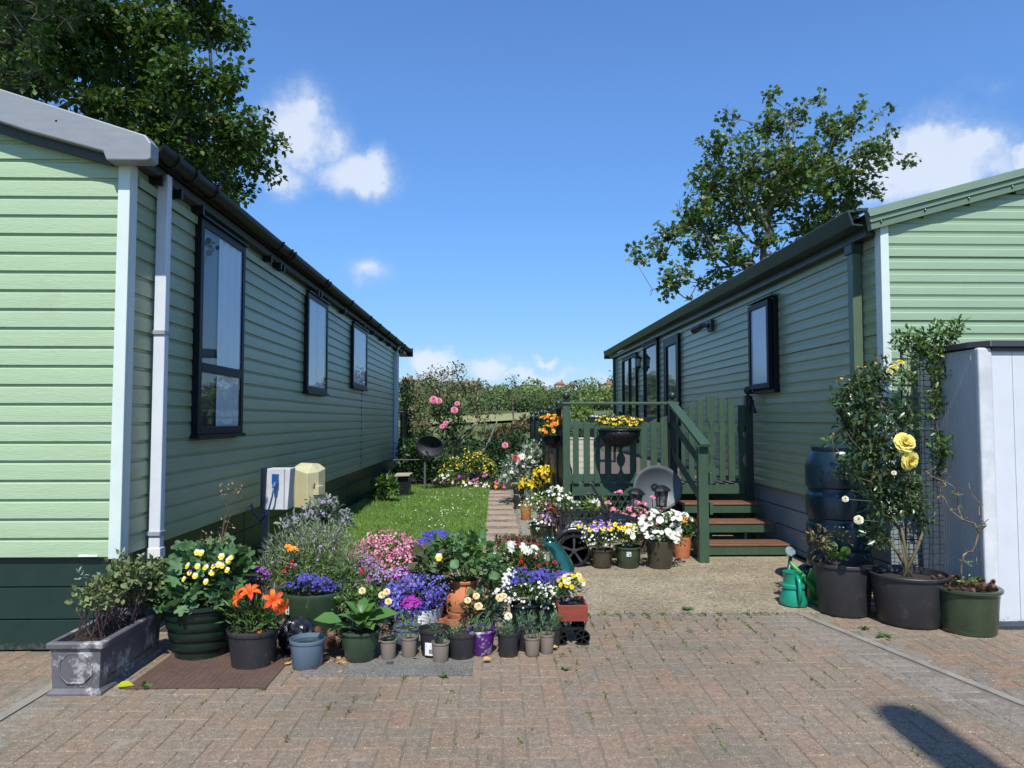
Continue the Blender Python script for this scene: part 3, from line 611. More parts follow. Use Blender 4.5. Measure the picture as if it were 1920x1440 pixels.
    window(h, X+.012, 1, 5.57, 6.56, 1.31, 2.985, (('h', 1.83),), curtain=((.42,1.0),))
    window(h, X+.012, 1, 8.76, 9.80, 1.775, 2.975, curtain=((.0,.5),(.52,1.0)))
    window(h, X+.012, 1, 11.55, 12.80, 1.96, 2.975, curtain=((0,1.0),))
    # curtains show as pale folds: thin real strips just behind the glass face edge
    # balcony of the same home behind the far end
    b = MB(); b.box(X-.9, X+.10, 17.55, 19.4, .58, .72); b.build('balcony_floor', m_skirtL, h)
    b = MB(); b.box(X+.03, X+.08, 17.5, 19.4, .75, 1.62); b.build('balcony_screen', M_black, h)
    b = MB(); b.box(X+.06, X+.16, 19.3, 19.4, 0, 1.68); b.sphere((X+.11, 19.35, 1.73), .05); b.build('balcony_post', M_black, h, smooth=30)
    return h
HL = home_left()
def home_right():
    X, Y0, Y1, Z0, ZE, WD = 3.13, 5.76, 18.9, .667, 3.02, 3.9
    def W_(x, y, z): return (x, y, z+max(0, y-Y0)*.0085*(z-.6)/2.5)
    def wb(mb): mb.v = [W_(*p) for p in mb.v]; return mb
    h = thing('park_home', 'sage green clad static caravan on the right with dark green gutter, behind the deck', 'mobile home', (X+WD/2, (Y0+Y1)/2, 0), None)
    sl = .27; rid = X+WD/2
    mb = MB()
    def spanf(z, zt):
        if zt < ZE+.02: return (X, X+WD)
        d = (zt-ZE-.05)/sl; return (X+d, X+WD-d)
    clad(mb, PROF_R, .104, Z0, ZE+.104*5, spanf, lambda t, o, z: (t, Y0-o, z), seam=5); mb.build('front_cladding', m_cladR, h)
    mb = MB()
    for ya, yb in ((Y0+.02, 8.30), (8.304, 12.05), (12.054, 15.4), (15.404, Y1)):
        clad(mb, PROF_R, .104, Z0, ZE-.05, lambda a, b: (ya, yb), lambda t, o, z: (X-o, t, z), seam=7)
    wb(mb).build('side_cladding', m_cladRs, h)
    wb(MB().box(X+.03, X+WD, Y1-.1, Y1-.02, Z0, ZE).box(X+WD-.05, X+WD, Y0+.05, Y1-.15, Z0, ZE)).build('rear_wall', m_cladRs, h)
    c = MB(); c.box(X-.022, X+.045, Y0-.026, Y0-.001, Z0-.012, ZE+.0); c.box(X-.022, X-.0, Y0+.0005, Y0+.07, Z0-.012, ZE-.03); c.build('corner_trim', m_trim, h, bevel=.004)
    wb(MB().box(X-.025, X+.05, Y1-.01, Y1+.02, 0.66, ZE-.05)).build('corner_trim', m_soff, h)
    sk = MB()
    for a, b in ((.01,.062),(.072,.262),(.272,.462),(.472,Z0-.004)):
        sk.box(X+.035, X+.06, Y0+.04, Y1, a, b); sk.box(X+.02, X+WD, Y0+.01, Y0+.038, a, b)
    sk.build('skirting', m_skirtR, h, bevel=.003)
    MB().box(X+.08, X+.2, Y0+.06, Y1-.02, 0, Z0).build('skirting_backing', M_black, h)
    mgr = mat('dark_green_metal', (.03,.055,.04), .35, (.025,.045,.033)); mg2 = mat('green_verge_metal', (.13,.2,.13), .38, (.12,.18,.12))
    r = MB(); 
    for a, b in (((X-.10, ZE+.05), (rid, ZE+.08+sl*(WD/2+.1))), ((X+WD+.1, ZE+.05), (rid, ZE+.08+sl*(WD/2+.1)))):
        r.add([(a[0], Y0-.05, a[1]), (b[0], Y0-.05, b[1]), (b[0], Y1+.2, b[1]), (a[0], Y1+.2, a[1]), (a[0], Y0-.05, a[1]+.04), (b[0], Y0-.05, b[1]+.04), (b[0], Y1+.2, b[1]+.04), (a[0], Y1+.2, a[1]+.04)],
              [(0,1,2,3),(4,5,6,7),(0,1,5,4),(3,2,6,7),(0,3,7,4)])
    wb(r).build('roof', mgr, h)
    # verge: folded metal with two ridges
    v = MB(); a0 = (2.985, 3.115); L_ = rid-2.985
    prof = [(0, 0, 0), (-.055, 0, .012), (-.062, 0, .018), (-.07, 0, .0), (-.10, 0, .0), (-.108, 0, .014), (-.118, 0, .002), (-.165, 0, .0)]
    y_f = Y0-.07
    pts = [(p[0], y_f-p[2]) for p in prof]; vs = []
    for xx in (0, L_):
        vs += [(2.985+xx-p*.12*0+(-p*.18 if xx == 0 else 0), yq, 3.115+sl*xx+p) for p, yq in pts]
    n = len(pts); v.add(vs, [(i, i+1, i+1+n, i+n) for i in range(n-1)])
    v.add([(2.985, y_f, 3.115), (rid, y_f, 3.115+sl*L_), (rid, y_f+.06, 3.115+sl*L_), (2.985, y_f+.06, 3.115), (3.015, y_f, 2.95), (rid, y_f, 2.95+sl*L_), (rid, y_f+.06, 2.95+sl*L_), (3.015, y_f+.06, 2.95)], [(0,1,2,3),(4,5,6,7),(0,3,7,4)])
    v.prism([(rid+.001, 3.115+sl*L_), (X+WD+.15, 3.115), (X+WD+.15, 2.95), (rid+.001, 2.95+sl*L_)], y_f-.01, y_f+.05)
    v.build('verge_board', mg2, h, fix=False)
    for i in range(6):
        k = MB(); xx = 3.09+.36*i; k.sphere((xx, y_f-.008, 2.985+sl*(xx-2.985)), .009, 8); k.build('screw', M_black, h)
    # gutter: square section, open end facing the camera
    gt = MB(); pr = [(2.875, 3.135), (2.865, 3.125), (2.905, 3.01), (3.02, 3.0), (3.025, 3.012), (2.915, 3.022), (2.885, 3.115), (2.93, 3.117), (2.93, 3.135)]
    gt.prism(pr, Y0+.02, Y1+.35); wb(gt).build('gutter', mgr, h)
    wb(MB().prism([(2.93, 3.118), (3.03, 3.13), (3.03, 3.15), (2.93, 3.137)], Y0-.0, Y1+.35)).build('gutter_cap', mgr, h)
    wb(MB().box(X-.10, X-.004, Y0+.05, Y1+.1, 2.93, 2.999)).build('fascia', mgr, h)
    wb(MB().box(X-.24, X+.1, Y1+.351, Y1+.42, 2.95, 3.16)).build('eaves_end', mgr, h)
    d = MB(); d.box(3.03, 3.105, 6.05, 6.14, .62, 2.93)
    for i in range(5): d.box(3.037+.0135*i, 3.043+.0135*i, 6.045, 6.0495, .62, 2.93)
    dp = d.build('downpipe', mat('green_downpipe', (.11,.17,.10), .4, (.1,.15,.09)), h, bevel=.004)
    MB().box(3.015, 3.12, 6.03, 6.16, 2.84, 2.925).build('pipe_head', mgr, dp, bevel=.006)
    wb(MB().box(3.04, 3.105, 18.72, 18.8, .6, 2.93)).build('downpipe', mgr, h)
    xf = X-.012
    # open casement near the front
    f = window(h, xf, -1, 7.90, 8.60, 1.76, 2.79, head=False, fw=.05)
    MB().box(xf-.095, xf, 7.86, 8.64, 2.80, 2.815).build('drip_strip', mat('green_drip', (.13,.2,.13), .4), f)
    sash = MB(); xa, xb = xf-.105, xf-.05
    def hinge(y): return (y-7.90)*-.0
    for (y0, y1, z0, z1) in ((7.94,8.0,1.78,2.77),(8.52,8.58,1.78,2.77),(8.0,8.52,2.71,2.77),(8.0,8.52,1.78,1.84)): sash.box(xa, xb, y0, y1, z0, z1)
    sa = sash.build('open_sash', M_blackframe, f, bevel=.004)
    MB().box(xa+.018, xa+.03, 8.0, 8.52, 1.84, 2.71).build('frosted_pane', glass_mat('frosted_glass', (.55,.62,.70), .18), sa)
    # door on the deck
    dr = MB(); dr.box(xf-.05, xf, 12.15, 12.23, .70, 2.9); dr.box(xf-.05, xf, 13.14, 13.22, .70, 2.9); dr.box(xf-.05, xf, 12.23, 13.14, 2.74, 2.9); dr.box(xf-.03, xf, 12.232, 13.138, .70, .95); dr.box(xf-.045, xf, 12.2301, 12.33, .95, 2.739); dr.box(xf-.045, xf, 13.04, 13.1399, .95, 2.739)
    dd = dr.build('door', M_blackframe, h, bevel=.004)
    MB().box(xf-.02, xf-.004, 12.335, 13.035, .96, 2.735).build('pane', M_pane_dark, dd); MB().box(xf-.09, xf-.051, 12.28, 12.30, 1.6, 1.75).build('handle', mat('chrome', (.6,.6,.6), .2, metal=1), dd)
    window(h, xf, -1, 13.75, 15.05, 1.42, 2.96, pane=M_pane_dark); window(h, xf, -1, 15.85, 17.6, .95, 2.90, (('v', 16.7),), pane=M_pane_dark)
    # wall lantern
    cx_, cy_ = 3.0, 15.25; l = MB(); l.lathe([(.02,2.52),(.07,2.56),(.085,2.60),(.08,2.63)], 8, (cx_, cy_, 0)); l.lathe([(.105,2.92),(.11,2.945),(.06,3.0),(.02,3.05),(.015,3.09),(.001,3.10)], 8, (cx_, cy_, 0)); l.lathe([(.001,2.42),(.02,2.46),(.03,2.52)], 8, (cx_, cy_, 0))
    for i in range(4):
        a = i*math.pi/2+.8; l.beam((cx_+.075*math.cos(a), cy_+.075*math.sin(a), 2.62), (cx_+.1*math.cos(a), cy_+.1*math.sin(a), 2.93), .01, .01)
    l.tube([(cx_, cy_, 2.5), (cx_+.1, cy_, 2.55), (X-.02, cy_, 2.6)], .012); l.v = [(cx_+(a-cx_)*.7 if a < 3.07 else a, cy_+(b-cy_)*.7, 2.44+(c_-2.42)*.57) for a, b, c_ in l.v]; ln = l.build('lantern', M_black, h)
    MB().lathe([(.04,2.555),(.06,2.72)], 8, (cx_, cy_, 0)).build('lantern_glass', mat('pale_glass', (.5,.5,.42), .1), ln)
    # bulkhead security lamp
    l = MB(); l.box(X-.06, X-.012, 10.25, 10.42, 2.70, 2.86); l.tube([(X-.05, 10.34, 2.78), (X-.10, 10.45, 2.80), (X-.13, 10.6, 2.78)], [.035,.032,.028], 10); l.tube([(X-.11, 10.5, 2.80), (X-.16, 10.78, 2.77)], [.04,.055], 12); l.build('wall_lamp', mat('dark_grey_plastic', (.035,.035,.035), .45), h, smooth=40)
    MB().box(xf-.012, xf, 15.12, 15.6, 1.60, 1.95).build('utility_panel', mat('panel_grey', (.12,.14,.16), .5), h)
    return h
HR = home_right()
# ================================================================ SHED
def shed():
    X0, X1, Y0, Y1, H = 3.35, 5.4, 4.95, 5.70, 1.93
    s = thing('garden_shed', 'white plastic storage shed with black lid at the right edge', 'shed', ((X0+X1)/2, (Y0+Y1)/2, 0))
    mw = mat('shed_white', (.53,.56,.58), .45, (.56,.59,.62), bump=.05, wear=((.48,.50,.50), 3, .62), splash=.10); mg = mat('shed_side_shaded', (.52,.53,.52), .5, (.48,.49,.48))  # side panels: white shed plastic with the shade greyed into its colour
    p = MB(); xs_ = [X0+.10, X0+.245, X0+.245+.33, X0+.9, X0+1.23, X0+1.56, X1-.08]
    for a, b in zip(xs_, xs_[1:]): p.box(a+.0012, b-.0012, Y0+.012, Y0+.04, .045, H-.005)
    p.build('front_panel', mw, s, bevel=.002)
    c = MB(); c.prism([(X0+.0, .04), (X0+.098, .04), (X0+.098, H-.005), (X0, H-.005)], Y0+.0, Y0+.05); c.build('corner_post', mat('shed_post', (.60,.62,.63), .4, splash=.10), s, bevel=.012)
    p = MB(); p.box(X0+.012, X0+.04, Y0+.052, Y1, .045, H-.01)
    for i in range(17): p.box(X0+.0098, X0+.0118, Y0+.10+i*.03, Y0+.115+i*.03, .05, H-.012)
    p.build('side_panel', mg, s)
    MB().box(X0+.05, X1, Y1-.03, Y1-.003, .045, H-.01).build('rear_panel', mg, s)
    md = mat('shed_lid_black', (.018,.018,.022), .45)
    l = MB(); l.add([(X0-.02, Y1+.02, H+.0), (X0-.02, Y0+.10, H+.0), (X0+.07, Y0-.03, H), (X1, Y0-.03, H), (X1, Y1+.02, H), (X0+.0, Y1+.0, H+.045), (X0+.0, Y0+.11, H+.045), (X0+.085, Y0-.005, H+.045), (X1, Y0-.005, H+.045), (X1, Y1, H+.045)],
        [(0,1,2,3,4),(5,6,7,8,9),(0,1,6,5),(1,2,7,6),(2,3,8,7),(3,4,9,8),(4,0,5,9)]); l.box(X0+.09, X1, Y0-.012, Y0+.01, H-.03, H-.002); l.build('lid', md, s, bevel=.004)
    b = MB(); b.box(X0-.0, X1, Y0-.02, Y1, 0, .028); b.box(X0+.02, X1, Y0+.0, Y1, .0285, .042)
    for i in range(4): b.box(X0+.05, X1, Y0-.024, Y0-.0205, .003+.006*i, .006+.006*i)
    b.build('base', mat('shed_base', (.07,.08,.10), .5), s)
    return s
SH = shed()
# ================================================================ DECK WITH STEPS AND GATE
m_grn = mat('green_painted_timber', (.042,.085,.05), .5, (.034,.07,.042), scale=5, bump=.35, bscale=18, stretch=(3,3,1), spec=.45, wear=((.07,.11,.07), 7, .68))
m_grn2 = mat('dark_green_post', (.018,.036,.028), .4, (.015,.03,.024), spec=.5, bump=.1)
m_brown = mat('oiled_brown_decking', (.20,.098,.050), .42, (.115,.06,.035), scale=3, bump=.3, bscale=20, stretch=(1,14,6), spec=.6)
m_deckb = mat('weathered_deck_board', (.15,.12,.10), .7, (.09,.075,.065), scale=4, stretch=(1,14,6), bump=.3)
def deck():
    XL, XR, YF, YB, ZD = .86, 3.08, 8.70, 17.6, .66
    d = thing('timber_deck', 'raised green timber deck with picket railings, gate and brown steps beside the right home', 'deck', ((XL+XR)/2, (YF+YB)/2, 0))
    b = MB(); y = YF+.04
    while y < YB: b.box(XL, XR, y, y+.135, ZD-.03, ZD); y += .142
    b.build('deck_boards', m_deckb, d)
    f = MB(); f.box(XL+.05, 2.06, YF-.01, YF+.03, ZD-.14, ZD+.004); f.box(2.17, XR, YF-.01, YF+.03, ZD-.12, ZD+.004)
    for k in range(3): f.box(XL+.05+.0, 2.06, YF+.0, YF+.029, .06+.19*k, .06+.19*k+.005)
    f.box(XL-.02, XL+.02, YF+.06, YB, ZD-.15, ZD+.004); f.build('rim_board', m_grn, d, bevel=.003)
    # low lattice panel under the deck front
    l = MB(); 
    MB().box(XL+.045, 2.06, YF+.034, YF+.05, .02, ZD-.15).build('backing_board', m_grn2, d)
    xx = XL+.05
    while xx < 2.0:
        l.beam((xx, YF-.006, ZD-.36), (xx+.13, YF-.006, ZD-.145), .008, .03, up=(0,1,0)); l.beam((xx+.13, YF+.006, ZD-.36), (xx, YF+.006, ZD-.145), .008, .03, up=(0,1,0)); xx += .088
    l.build('lattice', m_grn, d)
    def post(x, y, z0, z1, w=.075, m=m_grn, ball=None, r=.047):
        p = MB().box(x-w/2, x+w/2, y-w/2, y+w/2, z0, z1).build('post', m, d, bevel=.004)
        if ball:
            q = MB(); q.lathe([(w*.5,z1),(w*.55,z1+.012),(.022,z1+.02),(.02,z1+.035)], 14, (x, y, 0)); q.sphere((x, y, z1+.035+r*.9), r, 16); q.build('ball_finial', m_grn2, p, smooth=40)
        return p
    TOP = 1.64
    post(.84, YF-.02, 0, TOP-.035, .085); q = MB(); q.lathe([(.04,TOP),(.045,TOP+.012),(.02,TOP+.02),(.02,TOP+.035)], 14, (.84, YF-.02, 0)); q.sphere((.84, YF-.02, TOP+.075), .047, 16); q.build('ball_finial', m_grn2, d, smooth=40)
    post(2.12, YF-.02, .30, TOP-.035, .09, m_grn2); q = MB(); q.lathe([(.04,TOP),(.045,TOP+.012),(.02,TOP+.02),(.02,TOP+.035)], 14, (2.12, YF-.02, 0)); q.sphere((2.12, YF-.02, TOP+.075), .047, 16); q.build('ball_finial', m_grn2, d, smooth=40)
    post(3.035, YF-.03, .10, 1.70, .085, m_grn2, True, .05)
    MB().box(.79, 2.19, YF-.075, YF+.035, TOP-.034, TOP-.002).build('handrail', m_grn, d, bevel=.006)
    for za, zb in ((.66,.73),(.03,.12)): MB().box(.884, 2.074, YF-.02, YF+.02, ZD+za, ZD+zb).build('rail', m_grn, d, bevel=.003)
    def px2x(px): return (px-930)*(YF-.03)/F
    # front pickets with their sloping tops; middle ones cut short under the hanging basket
    for i, (a, b_, top) in enumerate(((1074,1085,1.43),(1094,1106,1.40),(1114,1125,1.41),(1134,1146,1.30),(1181,1193,1.30),(1201,1213,1.37),(1220,1232,1.42),(1239,1253,1.455))):
        x0, x1 = px2x(a), px2x(b_); t = top; sg = -.02 if i < 4 else .02
        MB().prism([(x0, ZD+.01), (x1, ZD+.01), (x1, t+sg), (x0, t-sg)], YF-.042, YF-.0215).build('picket', m_grn, d, bevel=.002)
    def fancy(cx_, w, z0, z1, name='picket', half=0):
        """board with an hourglass cut-out pattern"""
        H = z1-z0; ws = [(0,.5),(.16,.5),(.20,.30),(.26,.12),(.31,.12),(.36,.34),(.42,.5),(.50,.5),(.56,.34),(.61,.12),(.66,.12),(.71,.36),(.76,.5),(1,.5)]
        L_ = [(cx_-w*k if half <= 0 else cx_-w*.5, z0+H*t) for t, k in ws]; Rr = [(cx_+w*k if half >= 0 else cx_+w*.5, z0+H*t) for t, k in reversed(ws)]
        m = MB(); n = len(ws)
        vs = []
        for yq in (YF-.042, YF-.0215):
            vs += [(p[0], yq, p[1]) for p in L_]+[(Rr[n-1-i][0], yq, Rr[n-1-i][1]) for i in range(n)]
        o = 2*n; fs = []
        for i in range(n-1): fs += [(i, i+1, n+i+1, n+i), (o+i, o+n+i, o+n+i+1, o+i+1), (i, o+i, o+i+1, i+1), (n+i, n+i+1, o+n+i+1, o+n+i)]
        fs += [(0, n, o+n, o), (n-1, o+n-1, o+2*n-1, 2*n-1)]
        return m.add(vs, fs).build(name, m_grn, d)
    fancy(px2x(1164), .10, ZD+.01, 1.28)
    # gate
    gt = thing('gate', None, None); del gt['label']; del gt['category']; gt.parent = d; gt.location = Vector((2.6, YF, ZD))-wloc(d)
    def gp(a, b_, t0, t1):
        MB().prism([(px2x(a), ZD+.035), (px2x(b_), ZD+.035), (px2x(b_), t1), (px2x(a), t0)], YF-.042, YF-.0215).build('picket', m_grn, gt, bevel=.002)
    gp(1278,1285,1.50,1.56); gp(1292,1302,1.60,1.64); gp(1309,1320,1.66,1.685); gp(1350,1361,1.70,1.69); gp(1367,1379,1.685,1.645)
    g1 = fancy(px2x(1335), .105, ZD+.03, 1.71); g1.parent = gt; g1.location = Vector(d.location)-Vector(wloc(gt))+Vector((0,0,0))
    g2 = fancy(px2x(1393), .085, ZD+.03, 1.60, half=1); g2.parent = gt; g2.location = g1.location
    for za, zb in ((.62,.69),(.10,.17)): MB().box(px2x(1276), px2x(1400), YF-.02, YF+.01, ZD+za, ZD+zb).build('rail', m_grn, gt)
    # bell hanging on the gate post
    q = MB(); q.lathe([(.001,1.60),(.016,1.59),(.022,1.56),(.028,1.53),(.045,1.505)], 14, (3.07, YF-.11, 0)); q.tube([(3.05, YF-.07, 1.66), (3.07, YF-.11, 1.66), (3.07, YF-.11, 1.60)], .009); q.tube([(3.035, YF-.075, 1.68), (3.035, YF-.075, 1.60)], .018); q.build('bell', M_black, d, smooth=40)
    # steps: three treads, open risers
    for (yf, z, xl) in ((7.56, .115, 2.05), (7.90, .295, 2.10), (8.30, .455, 2.13)):
        s = MB()
        s.box(xl, 3.06, yf+.002, yf+.10, z-.005, z+.018); s.box(xl, 3.06, yf+.105, yf+.20, z-.005, z+.018); s.box(xl, 3.06, yf+.205, yf+.31, z-.005, z+.018)
        o = s.build('step', m_brown, d, bevel=.004)
        MB().box(xl+.005, 3.055, yf+.012, yf+.04, z-.095, z-.006).build('step_fascia', m_grn, o, bevel=.003)
        for xl_ in (2.92, 2.35): MB().box(xl_, xl_+.06, yf+.2, yf+.26, 0, z-.006).build('step_leg', m_grn, o)
    # stair post, handrail, lower rails
    MB().box(2.03, 2.13, 7.26, 7.34, 0, 1.15).build('stair_post', m_grn, d, bevel=.004)
    MB().beam((2.10, 8.66, 1.635), (2.085, 7.20, 1.17), .105, .034).build('stair_handrail', m_grn, d, bevel=.005)
    
    for za, zb in ((1.40,.95),(1.05,.58)): MB().beam((2.105, 8.66, za), (2.09, 7.30, zb), .028, .075).build('stair_rail', m_grn, d, bevel=.003)
    for z in (.80, .50): MB().box(2.135, 2.165, 7.24, 7.36, z-.02, z+.10).build('rail_end', m_grn, d, bevel=.003)
    # left flank: tall boards dropping to a swagged rail, then back
    ps = [(9.9, 1.60), (11.6, 1.56), (13.6, 1.52), (15.6, 1.52), (17.5, 1.55)]
    for (y, z) in ps: post(.855, y, 0, z-.03, .075, m_grn2, True, .05)
    pts = [(.85, 8.70, 1.62)]
    for (y, z) in ps: pts.append((.85, y, z-.03))
    for a, b_ in zip(pts, pts[1:]): MB().beam(a, b_, .09, .032).build('side_rail', m_grn2, d, bevel=.003)
    y = 8.86; k = 0
    while y < 17.4:
        top = 1.38 if y > 10 else 1.42
        if k % 1 == 0: MB().box(.84, .862, y, y+.09, ZD-.5, top+.04*math.sin(k*.9)).build('side_picket', m_grn2, d)
        y += .145; k += 1
    MB().box(.864, .90, 8.76, 17.5, ZD+.62, ZD+.69).build('side_rail', m_grn2, d)
    # rear rail
    for x in (1.5, 2.2, 3.0): post(x, 17.5, ZD, 1.50, .07, m_grn2, True, .05)
    MB().box(.9, 3.05, 17.47, 17.53, 1.46, 1.50).box(.9, 3.05, 17.48, 17.52, 1.2, 1.23).build('handrail', m_grn2, d)
    return d
DK = deck()
# ================================================================ TREES
def skeleton(base, P, seed, bias=.35, first=None):
    """grow a branch tree from base towards attraction points P; returns nodes, parent idx"""
    R = rs(seed); nodes = [np.array(p, float) for p in base]; par = [-1]+list(range(len(base)-1)); plen = [0.0]
    for i in range(1, len(base)): plen.append(plen[-1]+np.linalg.norm(nodes[i]-nodes[i-1]))
    o = nodes[-1]; order = np.argsort(np.linalg.norm(P-o, axis=1)); lo = max(0, len(base)-4)
    for k in order:
        p = P[k]; A = np.array(nodes[lo:]); d = np.linalg.norm(A-p, axis=1)+bias*np.array(plen[lo:]); j = int(np.argmin(d))+lo
        a = nodes[j]; L = np.linalg.norm(p-a); m = max(1, int(L/.45)); prev = j
        for q in range(1, m+1):
            t = q/m; pt = a+(p-a)*t+(R.normal(size=3)*.06*L*math.sin(math.pi*t) if q < m else 0)+np.array([0, 0, .10*L*math.sin(math.pi*t)])
            nodes.append(pt); par.append(prev); plen.append(plen[prev]+L/m); prev = len(nodes)-1
    return np.array(nodes), par
def branches(name, nodes, par, m, parent, r0, rt=.006, k=2.2, sides=5, rmin=0):
    n = len(nodes); acc = np.zeros(n); ch = [0]*n
    for i in range(n-1, 0, -1):
        if acc[i] == 0: acc[i] = 1
        acc[par[i]] += acc[i]
    tot = acc[0]; rad = rt+(r0-rt)*(acc/tot)**(1/k)
    mb = MB(); off = wloc(parent) if parent is not None else Vector((0,0,0))
    vs = []; fs = []
    for i in range(1, n):
        a, b = nodes[par[i]], nodes[i]; r1, r2 = rad[par[i]] if acc[par[i]]*.5 < acc[i] or par[i] == 0 else rad[i]*1.15, rad[i]
        if r2 < rmin: continue
        d = b-a; L = np.linalg.norm(d)
        if L < 1e-5: continue
        d = d/L; u = np.cross(d, (0, 0, 1.) if abs(d[2]) < .9 else (1., 0, 0)); u /= np.linalg.norm(u); w = np.cross(d, u)
        s = sides+2 if r1 > .06 else (sides if r1 > .015 else 3); o = len(vs)
        for c, r in ((a-d*r1*.3, r1), (b, r2)):
            for j in range(s): t = 2*math.pi*j/s; vs.append(c+(u*math.cos(t)+w*math.sin(t))*r)
        fs += [(o+j, o+(j+1) % s, o+s+(j+1) % s, o+s+j) for j in range(s)]
    mb.v = [tuple(v) for v in vs]; mb.f = fs; mb.m = [0]*len(fs)
    return mb.build(name, m, parent, smooth=True, fix=False)
def pixblobs(lst, Y, dY, R, fac=1.0):
    """crown lobes traced at a real distance: (px, py, r_px) -> centre, radius in metres, with depth spread"""
    out = []
    for (px, py, r) in lst:
        Yi = Y+R.uniform(-dY, dY); c = PY(px, py, Yi); rr = r*Yi/F*fac; out.append((np.array(c), rr))
    return out
def crown_points(bl, R, dens):
    P = []
    for c, r in bl:
        n = max(2, int(dens*r**2.2)); d = unit(R.normal(size=(n, 3))); P.append(c+d*r*(R.rand(n, 1)**.45))
    return np.concatenate(P)
def tree_leaves(name, P, per, spread, size, tmpl, m, parent, R, up=.1):
    n = len(P)*per; c = np.repeat(P, per, axis=0); d = unit(R.normal(size=(n, 3))); p = c+d*spread*R.rand(n, 1)**.6*[1, 1, .8]
    ax = unit(d*.9+R.normal(size=(n, 3))*.6+[0, 0, -.25+up]); nr = unit(R.normal(size=(n, 3))*.55+[0, 0, 1.]+.3*d)
    return scatter(name, p, ax, nr, size*(.6+.65*R.rand(n)), tmpl, m, parent)
m_bark = mat('grey_bark', (.14,.115,.085), .85, (.08,.065,.05), scale=12, bump=.6, bscale=30)
def right_tree():
    R = rs(21); Y = 21.5
    bl = pixblobs([(1228,468,28),(1200,478,18),(1188,470,10),(1258,435,30),(1300,405,42),(1262,515,30),(1250,545,18),(1225,552,10),(1290,560,12),(1330,350,50),(1335,285,34),(1368,225,18),(1362,208,9),(1400,310,60),(1445,235,36),(1450,180,14),(1453,168,8),
        (1495,215,24),(1522,192,14),(1545,185,12),(1560,240,36),(1608,205,15),(1614,192,8),(1600,240,22),(1645,215,12),(1665,200,9),(1672,245,14),(1630,290,36),(1665,290,20),(1700,300,14),(1715,302,6),(1620,345,32),(1560,330,60),(1500,315,66),(1460,350,60),
        (1400,390,56),(1340,420,44),(1370,470,36),(1310,470,32),(1580,390,36),(1640,372,12),(1430,440,30),(1500,420,34),(1540,410,34),(1345,520,24),(1310,535,16),(1400,500,22),(1450,480,20)], Y, 1.9, R)
    base = [(8.1, 21.5, -.05), (8.12, 21.5, 2.2), (8.1, 21.45, 4.0), (8.05, 21.5, 5.0)]
    t = thing('maple_tree', 'broad open maple tree rising behind the right home, branches showing through its crown', 'tree', (8.1, 21.5, 0))
    P = crown_points(bl, R, 170); n, par = skeleton(base, P, 22, .30)
    branches('trunk', n, par, m_bark, t, .16, .006, 1.6)
    mm = leafm('maple_leaf', (.07,.135,.028), (.11,.165,.035), .4, .42, .32, .5)
    keep = R.rand(len(P)) < .62
    tree_leaves('crown', P[keep], 9, .22, .15, MAPLE, mm, t, R)
right_tree()
def left_tree():
    R = rs(31); Y = 12.5
    bl = pixblobs([(290,60,80),(360,30,60),(395,50,40),(432,60,26),(445,75,16),(448,45,10),(255,160,80),(340,150,62),(400,165,40),(437,150,26),(448,130,12),(300,240,70),(370,235,56),(430,235,40),(470,235,28),(500,235,12),(465,265,40),(505,275,22),(522,272,9),
        (420,300,50),(480,310,28),(505,335,10),(370,320,50),(440,350,30),(455,375,10),(150,100,80),(60,150,70),(60,40,90),(150,10,90),(180,210,60),(370,-70,60),(250,-110,110),(100,-120,120),(-60,-40,120),(350,395,40),(290,330,50),(-60,120,100)], Y, 1.9, R, .93)
    base = [(-5.6, 13.3, -.05), (-5.6, 13.2, 1.6), (-5.65, 13.1, 3.2), (-5.7, 13, 4.2)]
    t = thing('sycamore_tree', 'dense dark sycamore tree overhanging the left home roof', 'tree', (-5.6, 13.3, 0))
    P = crown_points(bl, R, 260); n, par = skeleton(base, P, 32, .30)
    branches('trunk', n, par, m_bark, t, .17, .004, 1.5)
    mm = leafm('sycamore_leaf', (.065,.125,.02), (.045,.09,.018), .45, .5, .3, .3)
    inner = P
    tree_leaves('crown', inner, 20, .2, .105, BROAD, mm, t, R)
left_tree()
def pine():
    R = rs(41); Y = 9.5; t = thing('pine_tree', 'pine tree with long needle tufts at the top left corner', 'tree', (-7.6, 10.4, 0))
    base = [(-7.6, 10.4, -.05), (-7.6, 10.4, 2.5), (-7.55, 10.4, 4.5), (-7.5, 10.4, 6.5), (-7.5, 10.3, 8)]
    bl = pixblobs([(20,20,60),(90,40,50),(40,110,50),(0,150,60),(90,150,25),(30,165,18),(105,175,16),(150,15,40),(60,-60,90),(-80,60,90)], Y, .7, R)
    P = crown_points(bl, R, 170); n, par = skeleton(base, P, 42, .1); branches('trunk', n, par, mat('dark_bark', (.05,.04,.032), .9), t, .08, .003, 1.4)
    n_ = len(P)*60; c = np.repeat(P, 60, axis=0)+R.normal(size=(n_, 3))*.02; d = unit(R.normal(size=(n_, 3))+np.repeat(unit(R.normal(size=(len(P), 3)))*1.1, 60, axis=0))
    tm = T([(-.014,0,0),(.014,0,0),(0,1,0)], [(0,1,2)])
    scatter('crown', c, d, unit(R.normal(size=(n_, 3))), .15*(.6+.5*R.rand(n_)), tm, leafm('pine_needle', (.026,.055,.018), None, .4, .7, .1, .15), t)
pine()
